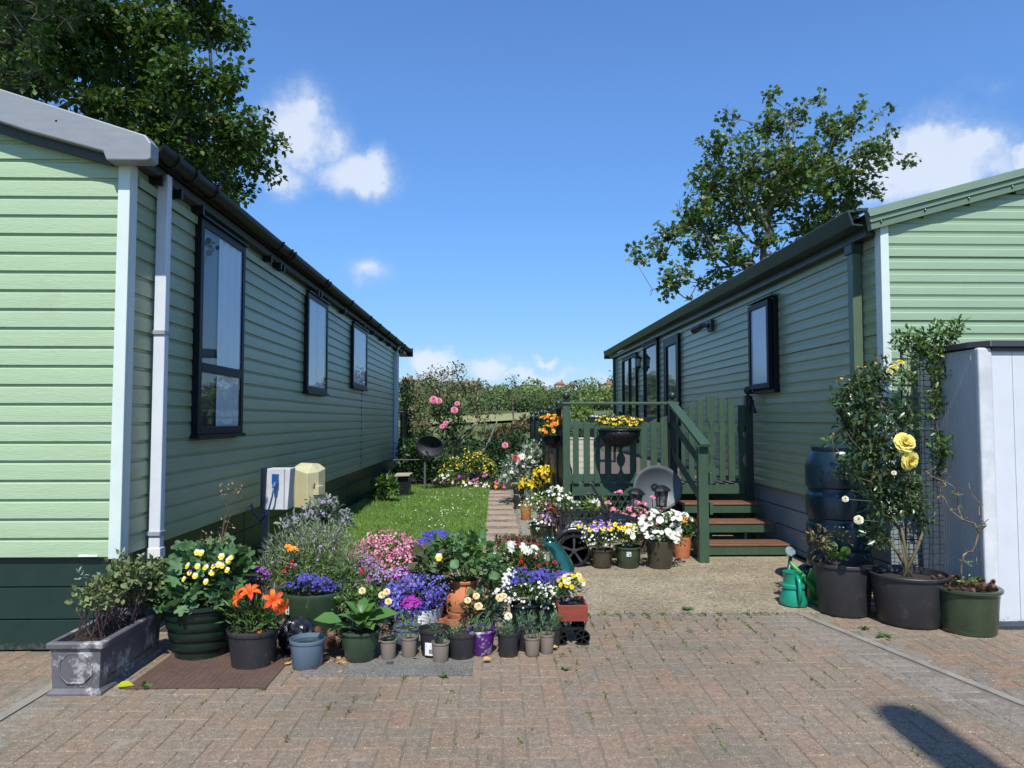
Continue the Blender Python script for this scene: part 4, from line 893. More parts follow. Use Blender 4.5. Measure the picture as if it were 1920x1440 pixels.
# ---------------------------------------------------------------- far wooded hillside: leafy crowns on real slopes
def woodland():
    R = rs(51)
    mk = [leafm('wood_leaf_a', (.10,.155,.055), (.08,.125,.048), .25, .8, .15, .2), leafm('wood_leaf_b', (.17,.225,.07), (.13,.18,.055), .25, .8, .15, .2), leafm('wood_leaf_c', (.07,.10,.05), (.085,.115,.055), .25, .8, .1, .2)]
    tri = T([(-.5,-.4,0),(.5,-.4,.1),(.35,.5,0),(-.4,.45,-.1)], [(0,1,2,3)])
    def canopy(name, spots, label, per=150, leaf=.17, z0=0):
        """spots: x, y, radius, height, kind"""
        for kind in range(3):
            P = []; Nn = []; Sz = []
            for (x, y, r, h, kd) in spots:
                if kd != kind: continue
                zb = terrain_z(x, y)
                for q in range(3):
                    cx_, cy_, cz = x+R.normal()*r*.35, y+R.normal()*r*.35, zb+h*(.5+.16*R.normal()); rr = np.array([r*.72, r*.72, h*.42])*(.75+.4*R.rand())
                    d = unit(R.normal(size=(per//3, 3))); d[:, 2] = np.where(d[:, 2] < -.3, -d[:, 2], d[:, 2]); P.append(np.array([cx_, cy_, cz])+d*rr*(.85+.25*R.rand(len(d), 1))); Nn.append(unit(d+.55*R.normal(size=d.shape))); Sz.append(leaf*r*(.5+.9*R.rand(len(d))))
            if P:
                P = np.concatenate(P); Nn = np.concatenate(Nn); ax = unit(np.cross(Nn, R.normal(size=Nn.shape)))
                o = scatter(name, P, ax, Nn, np.concatenate(Sz), tri, mk[kind], None, smooth=False); stuff(o, label[kind], 'woodland')
    far = []
    for y in list(np.linspace(205, 425, 21)):
        half = y*.33; x = -half-10
        while x < half+10:
            far.append((x+R.normal()*3, y+R.normal()*6, R.uniform(2.8, 5.2), R.uniform(5.2, 10), R.choice([0, 0, 1, 2], p=[.4, .2, .2, .2]))); x += R.uniform(4.5, 7.5)
    canopy('woodland', far, ['mid green woodland covering the distant hillside', 'bright yellow green trees among the distant hillside woodland', 'darkest green trees among the distant hillside woodland'], 420, .11)
    mid = []
    for _ in range(75):
        x = R.uniform(-60, 60); y = R.uniform(150, 200)
        mid.append((x, y, R.uniform(3, 5.5), R.uniform(3.5, 6.5), R.choice([0, 1])))
    canopy('woodland_edge', mid, ['green trees at the foot of the hill beyond the hay field', 'pale green trees at the foot of the hill beyond the hay field', ''], 420, .11)
    near = []
    for _ in range(160):
        y = R.uniform(27, 112); x = R.uniform(-.42*y-2, .42*y+3); zb = terrain_z(x, y); top = 1.42-R.uniform(.012, .05)*y; 
        h = min(4.5, max(1.2, top-zb)); near.append((x, y, R.uniform(1.5, 2.9), h, R.choice([0, 1, 2], p=[.35, .2, .45])))
    canopy('valley_scrub', near, ['green scrub bushes in the valley below the garden', 'light green scrub bushes in the valley below the garden', 'dark bramble thickets in the valley below the garden'], 900, .075)
woodland()
# houses along the skyline
def far_house(px, Y, w, label, rc=(.42,.13,.07), py=722):
    w *= .6; c = PY(px, py+4, Y); z0 = c.z-3; h = thing('distant_house', label, 'house', (c.x, Y, z0), 'houses along the skyline')
    MB().box(c.x-w/2, c.x+w/2, Y, Y+8, z0, c.z+1.0).build('wall', mat('pale_render', (.62,.58,.5), .9), h)
    MB().prism([(c.x-w/2-.5, c.z+1.0), (c.x+w/2+.5, c.z+1.0), (c.x+w*.28, c.z+2.3), (c.x-w*.28, c.z+2.3)], Y-.5, Y+8.5).build('roof', mat('red_tile_'+str(round(rc[0]*100)), rc, .9), h)
    MB().box(c.x+w*.15, c.x+w*.15+1, Y+3, Y+4, c.z+2.2, c.z+3.8).build('chimney', mat('brick_far', (.35,.15,.09), .9), h)
far_house(764, 400, 11, 'large orange roofed house beside the far end of the left home', (.5,.15,.06), 712)
far_house(781, 405, 6, 'small white house just right of the orange roofed house', (.4,.25,.2), 714)
far_house(868, 410, 14, 'long low red roofed house on the skyline above the gnarled tree', (.36,.12,.08), 718)
far_house(893, 410, 9, 'red roofed house at the right end of the skyline terrace', (.4,.14,.09), 718); far_house(843, 410, 9, 'red roofed house at the left end of the skyline terrace', (.33,.13,.1), 717)
far_house(1050, 420, 9, 'red roofed house on the skyline above the deck corner post', (.45,.13,.08), 720); far_house(1073, 420, 10, 'pink grey roofed house on the skyline right of the deck corner post', (.38,.2,.16), 722); far_house(1141, 420, 8, 'white gabled house on the skyline beside the right home', (.5,.45,.4), 720)
# ================================================================ POTS AND PLANTS
m_soil = mat('potting_soil', (.035,.024,.016), .98, (.02,.014,.01), scale=20, bump=1, bscale=70)
PM = dict(
 black=mat('black_nursery_plastic', (.022,.022,.024), .5, (.03,.03,.031), scale=9, bump=.08, wear=((.07,.07,.068), 9, .60), splash=.035),
 taupe=mat('taupe_plastic', (.23,.18,.145), .55, (.2,.16,.13), wear=((.16,.13,.10), 12, .62), splash=.035),
 bluegrey=mat('blue_grey_plastic', (.115,.165,.215), .4, (.10,.145,.19), wear=((.2,.22,.24), 8, .66), splash=.035),
 purple=mat('purple_plastic', (.10,.018,.19), .4, (.085,.015,.165), wear=((.6,.58,.6), 14, .54), splash=.035),
 green=mat('green_glazed', (.04,.075,.04), .25, (.028,.05,.028), scale=4, spec=.6, wear=((.16,.17,.10), 38, .70), splash=.035),
 dkgreen=mat('dark_green_plastic', (.010,.026,.018), .35, (.008,.02,.014), wear=((.04,.06,.05), 6, .64), splash=.035),
 olive=mat('olive_glazed', (.045,.065,.035), .28, (.03,.045,.024), spec=.6, splash=.035),
 brownp=mat('brown_pot', (.06,.052,.034), .35, (.045,.04,.028), spec=.5, splash=.035),
 terra=mat('terracotta', (.48,.17,.07), .8, (.40,.13,.055), scale=6, bump=.15, wear=((.42,.27,.18), 9, .62), splash=.035),
 galv=mat('white_ribbed_metal', (.45,.46,.45), .45, (.36,.37,.37), scale=5, metal=.15, splash=.035))
def pot(px, base, rim, wt, wb, m, label, style='nursery', cat='plant pot', name='potted_plant', group=None, fill=.9, soil=True, dY=0, Yf=None):
    """pixels (front of base, front of rim, widths) -> a real pot standing on the ground at that spot"""
    if Yf is None: Yf = G(px, base).y
    s = Yf/F; rb = wb/2*s; yc = Yf+rb+dY; rt = wt/2*(yc)/F; c = PY(px, base, yc); x = c.x
    H = PY(px, rim, yc-rt).z; t = thing(name, label, cat, (x, yc, 0), group); mb = MB(); w = max(.003, rt*.035)
    if style == 'nursery':
        rim_h = H*.13; pr = [(rb*.94,0),(rb,.006),(rt*.93,H-rim_h),(rt*.97,H-rim_h+.002),(rt,H-.004),(rt*.99,H),(rt-w*1.3,H),(rt-w*1.6,H-.01),(rb*.9,.02)]
    elif style == 'glazed':
        pr = [(rb*.9,0),(rb,.006),(rb*1.08,H*.15),(rt*.86,H*.5),(rt*.90,H*.80),(rt*.91,H*.87),(rt,H*.93),(rt*1.0,H*.98),(rt*.96,H),(rt*.86,H*.985),(rt*.83,H*.9),(rb*.8,H*.2)]
    elif style == 'smooth':
        pr = [(rb*.9,0),(rb,.006),(rb*1.03,H*.1),(rt*.93,H*.7),(rt*.97,H*.9),(rt,H*.97),(rt*.99,H),(rt*.93,H),(rt*.9,H*.95),(rb*.8,H*.2)]
    elif style == 'ribbed':
        pr = [(rb*.9,0)]
        for i in range(5):
            q = i/5; r0 = rb+(rt-rb)*(q**.8); pr += [(r0*.95,H*.9*q+.004),(r0*.985,H*.9*(q+.08)),(r0*.985,H*.9*(q+.13)),(r0*.985,H*.9*(q+.19))]
        pr += [(rt*.97,H*.91),(rt*1.03,H*.94),(rt*1.03,H*.99),(rt,H),(rt*.9,H),(rt*.87,H*.9),(rb*.8,H*.2)]
    elif style == 'corrugated':
        pr = [(rb*.97,0)]+[(rb+(rt-rb)*i/36+(.0035 if i % 2 else 0), H*i/37) for i in range(37)]+[(rt*1.02,H),(rt*.96,H),(rt*.95,H*.9),(rb*.8,H*.2)]
    elif style == 'urn':
        pr = [(rb*.9,0),(rb,.01),(rb*1.35,H*.25),(rb*1.62,H*.5),(rb*1.6,H*.66),(rb*1.3,H*.82),(rt*.88,H*.88),(rt*.90,H*.93),(rt,H*.95),(rt*1.02,H*.99),(rt*.97,H),(rt*.85,H),(rt*.8,H*.9),(rb*.8,H*.6)]
    elif style == 'tub':
        pr = [(rb*.93,0),(rb,.012),(rb*1.02,.02),(rt*.95,H*.88),(rt*.955,H*.93),(rt*1.0,H*.94),(rt*1.01,H*.985),(rt*.995,H),(rt*.95,H),(rt*.93,H*.93),(rb*.9,H*.2)]
    mb.lathe(pr, 40, (x, yc, 0)); p = mb.build('pot', PM[m] if isinstance(m, str) else m, t, smooth=38)
    rs_ = rt*.9; zs = H*fill-.002
    if soil: MB().lathe([(rs_*(.97 if style != 'urn' else .8), zs-.004),(rs_*.5, zs+.004),(.001, zs+.006)], 20, (x, yc, 0)).build('soil', m_soil, t, smooth=True)
    t['_r'] = rt; return t, Vector((x, yc, H)), rt
def clean(t):
    if '_r' in t: del t['_r']
def sticker(t, c, r, H, ang, w, h, z, m_=None, name='price_label', marks=True, seed=1):
    """curved paper label on the pot wall with printed lines"""
    mm = [m_ or mat('white_label', (.78,.78,.76), .5), mat('label_print', (.06,.07,.07), .6)]
    R = random.Random(seed); mb = MB(); n = 6
    def P(a, zz, o): return (c.x+(r+o)*math.sin(a), c.y-(r+o)*math.cos(a), zz)
    for i in range(n):
        a0 = ang-w/2+w*i/n; a1 = a0+w/n; mb.add([P(a0,z,.0015),P(a1,z,.0015),P(a1,z+h,.0015),P(a0,z+h,.0015)], [(0,1,2,3)], 0)
    if marks:
        for k in range(14): a = ang+w*(-.05+.42*k/14); mb.add([P(a,z+h*.15,.0022),P(a+w*.014*(1+k%2),z+h*.15,.0022),P(a+w*.014*(1+k%2),z+h*.5,.0022),P(a,z+h*.5,.0022)], [(0,1,2,3)], 1)
        for k in range(3): mb.add([P(ang-w*.4,z+h*(.6+.1*k),.0022),P(ang+w*(R.uniform(.1,.4)),z+h*(.6+.1*k),.0022),P(ang+w*.2,z+h*(.63+.1*k),.0022),P(ang-w*.4,z+h*(.63+.1*k),.0022)], [(0,1,2,3)], 1)
    return mb.build(name, mm, t, fix=False)
def pb(px, py, rx, ry, Y, rd=None):
    c = PY(px, py, Y); k = Y/F; return (np.array(c), (rx*k, (rd if rd else (rx+ry)/2*k), ry*k))
def ragged(px, py, rx, ry, Y, k, seed, rd=.1):
    """an uneven clump: k small lobes strewn over the ellipse"""
    R = rs(seed); out = []
    for i in range(k):
        a = R.rand()*6.28; q = math.sqrt(R.rand()); s_ = R.uniform(.28, .55); out.append(pb(px+rx*q*math.cos(a), py+ry*q*math.sin(a), rx*s_, max(5, ry*s_*1.3), Y+R.normal()*.03, rd*s_*1.6))
    return out
def stems(name, t, root, blobs, n, m, R, rad=.0025, spread=.02, sag=.0):
    mb = MB()
    for i in range(n):
        c, r = blobs[R.randint(len(blobs))]; e = np.array(c)+unit(R.normal(size=(1, 3)))[0]*np.array(r)*.7; s = np.array(root)+[R.normal()*spread, R.normal()*spread, 0]
        mid = (s+e)/2+R.normal(size=3)*.02+[0, 0, .12*np.linalg.norm(e-s)]
        mb.tube([s, s*.6+mid*.4, mid, mid*.4+e*.6, e], [rad, rad, rad*.85, rad*.7, rad*.5], 4, cap=False)
    return mb.build(name, m, t, smooth=True, fix=False)
# ---- bloom prototypes (meshes shared between copies)
def fm(name, c, c2=None): return mat('petal_'+name, c, .55, c2 or tuple(x*.85 for x in c), scale=30, transl=.25, island=.28, spec=.3)
WHT, YEL, PUR, DPU, ORA, PNK, RED, BLU, CRM, LIL, MAG = (fm('white',(.78,.78,.74)), fm('yellow',(.80,.58,.03)), fm('violet',(.20,.09,.55)), fm('dark_purple',(.05,.012,.09)), fm('orange',(.85,.28,.02)),
  fm('pink',(.72,.22,.36)), fm('red',(.45,.02,.03)), fm('blue',(.09,.075,.42)), fm('cream',(.80,.66,.38)), fm('lilac',(.42,.3,.62)), fm('magenta',(.42,.03,.38)))
def pansy(up, low, eye):
    vs = []; fs = []; ms = []
    def petal(a, r, w, mi, z):
        o = len(vs); ca, sa = math.cos(a), math.sin(a)
        for (x, y) in [(0,0),(-w*.7,r*.35),(w*.7,r*.35),(-w,r*.72),(w,r*.72),(-w*.5,r),(w*.5,r)]:
            vs.append((x*ca-y*sa, x*sa+y*ca, z+.12*(y/r)**2*.5))
        fs.extend([(o,o+2,o+1),(o+1,o+2,o+4,o+3),(o+3,o+4,o+6,o+5)]); ms.extend([mi]*3)
    petal(.45,.55,.26,0,0); petal(-.45,.55,.26,0,.01); petal(1.6,.46,.22,1,.03); petal(-1.6,.46,.22,1,.03); petal(math.pi,.5,.34,1,.05)
    o = len(vs); vs.extend([(0,.06,.13)]+[(.1*math.cos(k), -.06+.12*math.sin(k), .10) for k in (0,1.05,2.1,3.14,4.2,5.2)]); fs.extend([(o,o+1+k,o+1+(k+1) % 6) for k in range(6)]); ms.extend([2]*6)
    return proto('pansy', T(vs, fs, ms), [up, low, eye])
def layered(rings):
    vs = []; fs = []; ms = []
    for (n, r, w, lift, z, rot, mi) in rings:
        V, Fs, Ms = _petals(n, r, w, lift, mi, ctr=0, droop=lift*.25); o = len(vs); c, s_ = math.cos(rot), math.sin(rot)
        vs += [(x*c-y*s_, x*s_+y*c, q+z) for x, y, q in V]; fs += [tuple(i+o for i in f) for f in Fs]; ms += Ms
    return T(vs, fs, ms)
def big_rose():
    R = random.Random(4); rings = []
    for k in range(34):
        q = k/33; rings.append((1, .52-.36*q+R.uniform(-.04,.04), .30-.14*q, .06+.36*q+R.uniform(-.06,.1), .02+.06*q, k*2.39996+R.uniform(-.3,.3), 1 if q > .6 else 0))
    V, Fs, Ms = layered(rings); V = V+np.array([[R.uniform(-.012,.012) for _ in range(3)] for _ in V]); return V, Fs, Ms
ROSE = layered([(6,.5,.30,.10,.0,0,0),(6,.43,.28,.20,.02,.5,0),(5,.33,.24,.28,.04,.2,0),(5,.24,.18,.32,.06,.9,1),(4,.14,.12,.34,.08,.3,1)])
DOUBLE = layered([(9,.5,.14,.08,0,0,0),(9,.42,.14,.14,.03,.3,0),(8,.3,.12,.2,.06,.1,0),(6,.18,.1,.22,.1,.5,0)])
def lily_t(rc=.5):
    vs = []; fs = []; ms = []
    for i in range(6):
        a = 2*math.pi*i/6; ca, sa = math.cos(a), math.sin(a); o = len(vs); rows = [(.02,0,.03),(.14,.16,.09),(.3,.25,.13),(.44,.24,.11),(.54,.15,.05),(.58,.08,.004)]
        for (r, z, w) in rows:
            for q, dz in ((-w, .025), (0, 0), (w, .025)): vs.append((q*ca-r*sa, q*sa+r*ca, z+dz+(0.01*i % 2)))
        for k in range(5):
            for j in range(2): fs.append((o+k*3+j, o+k*3+j+1, o+k*3+4+j, o+k*3+3+j)); ms.append(0)
    for i in range(6):
        a = 2*math.pi*i/6+.4; o = len(vs); x, y = math.cos(a), math.sin(a)
        vs += [(0,-.008,.02),(0,.008,.02),(.13*x,.13*y+.006,.34),(.13*x,.13*y-.006,.34),(.15*x+.02*y,.15*y-.02*x,.36),(.15*x-.02*y,.15*y+.02*x,.36),(.12*x,.12*y,.38)]
        fs += [(o,o+1,o+2,o+3),(o+4,o+5,o+6)]; ms += [0,1]
    return T(vs, fs, ms)
LILY = lily_t()
_y = mat('stamen', (.35,.16,.03)); 
P_YW = pansy(WHT, YEL, ORA); P_YP = pansy(PUR, YEL, DPU); P_W = proto('petunia', _petals(5,.5,.36,.10,ctr=.07), [WHT, YEL]); P_PUR = pansy(PUR, LIL, DPU); P_OY = pansy(DPU, YEL, DPU); P_YY = pansy(YEL, YEL, DPU)
P_OR = proto('marigold', DOUBLE, [ORA]); P_ORP = pansy(ORA, ORA, DPU); P_CR = proto('rose', ROSE, [CRM, fm('cream_heart',(.85,.6,.28))]); P_YR = proto('rose', ROSE, [fm('pale_yellow',(.86,.74,.22)), YEL]); P_YRB = proto('rose', big_rose(), [fm('pale_yellow',(.88,.80,.40)), fm('rose_gold',(.82,.66,.14))]); P_WR = proto('rose', ROSE, [fm('rose_white',(.78,.74,.62)), CRM])
P_PR = proto('rose', ROSE, [fm('rose_pink',(.75,.25,.38)), PNK]); P_LO = proto('lily', LILY, [fm('lily_orange',(.85,.12,.02),(.8,.09,.02)), _y]); P_LY = proto('lily', LILY, [fm('lily_yellow',(.85,.60,.02)), _y]); P_BUD = proto('bud', layered([(4,.25,.16,.45,0,0,0),(4,.2,.14,.5,.02,.5,0)]), [fm('bud_orange',(.85,.45,.06)), YEL])
P_LW = proto('bloom', LILY, [WHT, YEL]); P_DM = proto('bloom', DOUBLE, [MAG]); P_DR = proto('bloom', DOUBLE, [RED]); P_DW = proto('bloom', DAISY, [WHT, YEL])
def bloom(me, name, pos, d, size, parent, roll=0):
    o = bpy.data.objects.new(name, me); COL.objects.link(o); o.parent = parent; o.location = Vector(pos)-wloc(parent)
    o.rotation_euler = (Vector(d).normalized().to_track_quat('Z', 'Y').to_matrix() @ Matrix.Rotation(roll, 3, 'Z')).to_euler(); o.scale = (size,)*3; return o
# leaf materials
L_MID = leafm('leaf_mid', (.075,.15,.03)); L_DK = leafm('leaf_dark', (.035,.085,.025)); L_BLUE = leafm('leaf_bluegreen', (.10,.19,.075), (.065,.145,.06), .25, .55); L_GREY = leafm('leaf_grey', (.24,.30,.21), (.19,.25,.18), .2, .7, .15)
L_LAV = leafm('lavender_leaf', (.20,.25,.12), (.14,.2,.10), .3, .7, .15); L_OLIVE = leafm('leaf_olive', (.15,.19,.07), (.11,.15,.06), .3, .7, .15); L_LIME = leafm('leaf_lime', (.18,.28,.05)); L_RED = leafm('leaf_bronze', (.10,.08,.04), (.06,.10,.035), .4)
L_HOSTA = leafm('hosta_leaf', (.10,.22,.05), (.07,.17,.04), .2, .35); M_STEM = mat('green_stem', (.10,.15,.05), .7); M_WOOD = mat('woody_stem', (.12,.085,.055), .8); M_PSTEM = mat('purple_stem', (.09,.045,.04), .7)
def tuft(t, c, z, r, h, n, m, R, tmpl=None, w=.05, flare=.5, name='foliage', size=.5):
    """spiky tuft: upright leaves along short stems"""
    k = max(3, n//14); st = np.c_[R.normal(size=(k, 2))*r*.38, np.zeros(k)]; d = unit(np.c_[st[:, :2]/max(r, 1e-3)*flare+R.normal(size=(k, 2))*.18, np.ones(k)]); idx = R.randint(k, size=n); q = R.rand(n, 1)
    p = np.array([c.x, c.y, z])+st[idx]+d[idx]*q*h; ax = unit(d[idx]+R.normal(size=(n, 3))*.5); nr = unit(R.normal(size=(n, 3))+[0,-.4,.5])
    tm = tmpl or T([(-w,0,0),(w,0,0),(w*1.1,.5,.02),(-w*1.1,.5,.02),(0,1,-.05)], [(0,1,2,3),(3,2,4)])
    return scatter(name, p, ax, nr, h*size*(.6+.6*R.rand(n)), tm, m, t)
# ---------------------------------------------------------------- lead-look trough
def trough():
    x0, x1, y0, y1, H = -2.31, -2.045, 3.87, 4.56, .272
    t = thing('planter_trough', 'long weathered lead grey trough planter with octagon panel at the left home corner', 'planter', ((x0+x1)/2, (y0+y1)/2, 0))
    m = mat('lead_grey_fibre', (.12,.118,.125), .5, (.085,.082,.088), scale=5, bump=.15, spec=.5, wear=((.36,.35,.34), 7, .53))
    b = MB(); k = .012
    def ring(z, g, h=None): return [(x0+g, y0+g, z), (x1-g, y0+g, z), (x1-g, y1-g, z), (x0+g, y1-g, z)]
    rings = [ring(0, -.008), ring(.012, -.008), ring(.03, .012), ring(H-.04, .004), ring(H-.032, -.012), ring(H-.008, -.014), ring(H, -.006), ring(H, .018), ring(H-.05, .022)]
    vs = [v for r in rings for v in r]; fs = [(i*4+j, i*4+(j+1) % 4, (i+1)*4+(j+1) % 4, (i+1)*4+j) for i in range(len(rings)-1) for j in range(4)]; b.add(vs, fs)
    b.build('trough', m, t, bevel=.004)
    def panel(o, u, w_, h_):
        # raised octagonal moulding
        pts = []; c = .55*min(w_, h_)
        for (a, bb) in [(-w_+c,-h_),(w_-c,-h_),(w_,-h_+c),(w_,h_-c),(w_-c,h_),(-w_+c,h_),(-w_,h_-c),(-w_,-h_+c)]: pts.append(Vector(o)+Vector(u)*a+Vector((0,0,bb)))
        MB().tube(pts, .006, 8, closed=True).build('moulding', m, t, smooth=True)
    panel(((x0+x1)/2, y0+.008, .135), (1,0,0), .082, .075); panel((x1-.008, (y0+y1)/2, .135), (0,1,0), .27, .075)
    MB().box(x0+.02, x1-.02, y0+.02, y1-.02, H-.06, H-.035).build('soil', m_soil, t)
    R = rs(61); bl = [pb(160,1120,24,18,4.0,.08), pb(200,1105,34,30,4.15,.1), pb(245,1085,34,32,4.25,.1), pb(285,1078,28,30,4.4,.1), pb(225,1062,16,16,4.3,.06), pb(300,1115,25,25,4.5,.1), pb(185,1130,30,18,4.05,.1), pb(258,1110,40,30,4.4,.1)]
    mb = MB()
    for i in range(80):
        c, r = bl[R.randint(len(bl))]; e = np.array(c)+unit(R.normal(size=(1,3)))[0]*np.array(r); s = np.array([R.uniform(x0+.03, x1-.03), min(y1-.05, max(y0+.04, e[1]+R.normal()*.03)), H-.04]); mid = (s+e)/2+R.normal(size=3)*.012
        mb.tube([s, mid, e], [.0028,.0024,.0016], 4, cap=False)
    mb.build('stem', M_PSTEM, t, fix=False)
    foliage('foliage', bl, 1300, BROAD, .034, L_OLIVE, t, R, up=.5, shell=.15)
    foliage('top_leaves', [pb(150,1080,4,12,4.1),pb(225,1045,5,14,4.3),pb(300,1062,5,14,4.45),pb(265,1050,5,10,4.4)], 60, OVAL, .03, L_GREY, t, R, up=.8)
trough()
# ribbed pot with lobed leaves and violas
def p_viola():
    t, c, r = pot(377, 1242, 1143, 140, 96, 'dkgreen', 'large dark green ribbed pot of blue green leaves with yellow and white violas', 'ribbed'); R = rs(62); Y = c.y
    bl = [pb(325,1095,38,32,Y), pb(375,1090,50,42,Y-.02), pb(428,1082,34,38,Y), pb(360,1128,50,20,Y-.12,.08), pb(325,1135,32,18,Y-.1,.08), pb(300,1108,24,16,Y), pb(425,1045,30,22,Y+.1), pb(370,1050,38,24,Y+.08), pb(415,1120,30,22,Y-.1,.06)]
    foliage('foliage', bl, 430, LOBED, .088, L_BLUE, t, R, up=.25, shell=.6, zmin=-.3); foliage('small_leaves', bl, 500, OVAL, .04, L_MID, t, R, shell=.3); stems('stem', t, (c.x, c.y, c.z-.03), bl, 24, M_STEM, R)
    for i in range(17):
        px, py = [(390,1095),(402,1078),(437,1050),(372,1040),(383,1041),(357,1065),(360,1078),(372,1066),(388,1068),(410,1063),(421,1048),(424,1065),(434,1055),(430,1073),(343,1090),(404,1066),(368,1084)][i]
        me = P_YW if i not in (6, 15) else P_YP; bloom(me, 'viola', PY(px-4+R.normal()*2, py-4, Y-.19-.04*R.rand()), (R.normal()*.3, -1, .55), .034*(.9+.3*R.rand()), t, R.normal()*.3)
    # thin seeding stem above
    mb = MB(); s = PY(415,1020,Y)
    for (a, b) in (((418,985),(432,925)),((418,985),(447,905)),((432,965),(452,955)),((425,950),(410,915))): mb.tube([s, PY(*a, Y), PY(*b, Y)], [.003,.002,.001], 4)
    mb.build('seed_stem', M_WOOD, t, fix=False); foliage('dry_leaves', [pb(405,1010,26,14,Y), pb(425,985,12,12,Y), pb(435,920,22,16,Y)], 90, OVAL, .022, leafm('dry_leaf', (.3,.22,.12), None, .3), t, R); clean(t)
p_viola()
def p_orange_lily():
    t, c, r = pot(474, 1259, 1190, 94, 76, 'black', 'black nursery pot of orange lilies beside the ribbed pot', 'nursery'); R = rs(63); Y = c.y
    bl = [pb(474,1160,46,22,Y,.1), pb(450,1145,28,26,Y,.09), pb(505,1150,30,26,Y,.09), pb(474,1175,42,12,Y-.05,.08)]
    tm = T([(0,0,0),(-.09,.4,.02),(.09,.4,.02),(0,.42,-.02),(0,1,-.12)], [(0,2,3),(0,3,1),(1,3,4),(3,2,4)])
    foliage('foliage', bl, 420, tm, .07, leafm('lily_leaf', (.09,.17,.035), (.06,.12,.03), .35), t, R, up=.9, shell=.1); stems('stem', t, (c.x, c.y, c.z-.02), [pb(460,1120,20,8,Y), pb(510,1130,20,8,Y)], 8, M_STEM, R, .004)
    for (px, py, d, s_) in ((452,1122,(-.8,-.6,.4),.105),(468,1115,(.1,-.5,1),.12),(512,1127,(.4,-.9,.5),.115),(524,1136,(.9,-.6,-.2),.10),(490,1188,(-.2,-.8,.4),.04)): bloom(P_LO, 'lily_bloom', PY(px, py, Y-.05-.06*R.rand()), d, s_, t, R.rand()*3)
    clean(t)
p_orange_lily()
def p_bowl():
    t, c, r = pot(588, 1204, 1119, 126, 84, 'green', 'large flared green glazed bowl with white price label and blue lobelia', 'smooth', dY=.0); R = rs(64); Y = c.y
    sticker(t, c, r*.955, c.z, -.62, .16, .055, c.z*.60)
    bl = [pb(585,1098,42,14,Y-.05,.1)]
    foliage('foliage', bl+[pb(550,1100,20,14,Y)], 380, OVAL, .022, L_DK, t, R); flowers('lobelia_flowers', ragged(587,1097,46,16,Y-.05,9,7), 420, .016, [BLU, WHT], t, R, TINY)
    b2 = [pb(540,1085,36,26,Y+.02), pb(640,1085,40,28,Y+.02), pb(590,1070,60,30,Y+.06)]
    foliage('fuchsia_leaves', b2, 500, OVAL, .035, L_MID, t, R); flowers('fuchsia_buds', b2, 7, .024, [RED], t, R, ROSE); clean(t)
p_bowl()
def bush(name, label, cat, blobs, parts, base=None, group=None, stem=True, seed=1, nst=30):
    """free-standing clump: parts = list of callables(t, blobs, R)"""
    c0 = np.mean([b[0] for b in blobs], axis=0); base = base or (c0[0], c0[1], 0); t = thing(name, label, cat, base, group); R = rs(seed)
    for f in parts: f(t, blobs, R)
    if stem: stems('stem', t, (base[0], base[1], .01), blobs, nst, M_WOOD, R, .004, .05)
    return t
def FO(n, tm, s, m, name='foliage', **kw): return lambda t, b, R: foliage(name, b, n, tm, s, m, t, R, **kw)
def FL(n, s, mats, tm=TINY, name='flowers', **kw): return lambda t, b, R: flowers(name, b, n, s, mats, t, R, tm, **kw)
LEAFN = T([(0,0,0),(-.055,.5,.01),(0,1,-.03),(.055,.5,.01)], [(0,1,2,3)])
bush('lavender_bush', 'broad silvery green lavender bush rising behind the green glazed bowl', 'shrub', [pb(560,1050,66,46,5.15,.25), pb(640,1062,66,44,5.2,.25), pb(512,1082,36,36,5.0,.15), pb(690,1092,38,28,5.1,.2), pb(600,1015,56,30,5.3,.2), pb(530,1030,30,30,5.2,.15)],
     [FO(5200, LEAFN, .055, L_LAV, up=.6, shell=.2), FL(60, .017, [LIL], ROSE, zmin=-.1, name='lavender_heads'), lambda t, b, R: flowers('orange_flower', [pb(548,1030,16,8,5.0,.06)], 9, .03, [ORA], t, R, STAR5)] , seed=65)
bush('curry_plant', 'grey leaved shrub below the cream meter box', 'shrub', [pb(603,962,34,26,6.1,.15), pb(640,985,20,22,6.1,.12), pb(565,985,36,20,6.0,.15), pb(590,1010,50,20,6.0,.2), pb(620,945,14,14,6.1,.1), pb(650,970,8,14,6.1)],
     [FO(1300, OVAL, .045, L_GREY, up=.6, shell=.2), FL(40, .03, [LIL], ROSE, name='mauve_flowers')], seed=66)
bush('purple_phlox', 'small bunch of purple flowers between the viola pot and the lavender', 'flowers', [pb(483,1085,20,18,4.75,.06)], [FO(160, OVAL, .025, L_DK), FL(90, .02, [fm('phlox',(.3,.08,.4))], STAR5)], seed=67)
# diascia mass
bush('pink_diascia', 'wide mound of small pink and white diascia flowers beside the lawn', 'flowers', [pb(725,1035,56,34,5.9,.3), pb(690,1050,34,30,5.7,.25), pb(770,1045,30,30,5.8,.2), pb(740,1065,46,26,5.6,.2)],
     [FO(2600, OVAL, .028, leafm('diascia_leaf', (.12,.17,.05), (.14,.10,.05), .3), shell=.4), FL(560, .018, [fm('deep_pink',(.62,.11,.27)), WHT], STAR5), FL(260, .018, [fm('palepink',(.78,.45,.55)), PNK], STAR5, name='pale_flowers')], seed=68)
bush('mauve_phlox', 'low clump of mauve and magenta flowers under the pink diascia', 'flowers', [pb(712,1085,24,14,5.1,.1), pb(690,1065,20,18,5.2,.1), pb(755,1080,24,14,5.15,.1), pb(775,1092,20,12,5.1,.1)], [FO(700, OVAL, .025, L_DK), FL(120, .02, [MAG, WHT], STAR5), FL(170, .018, [LIL], STAR5, name='lilac_flowers')], seed=69)
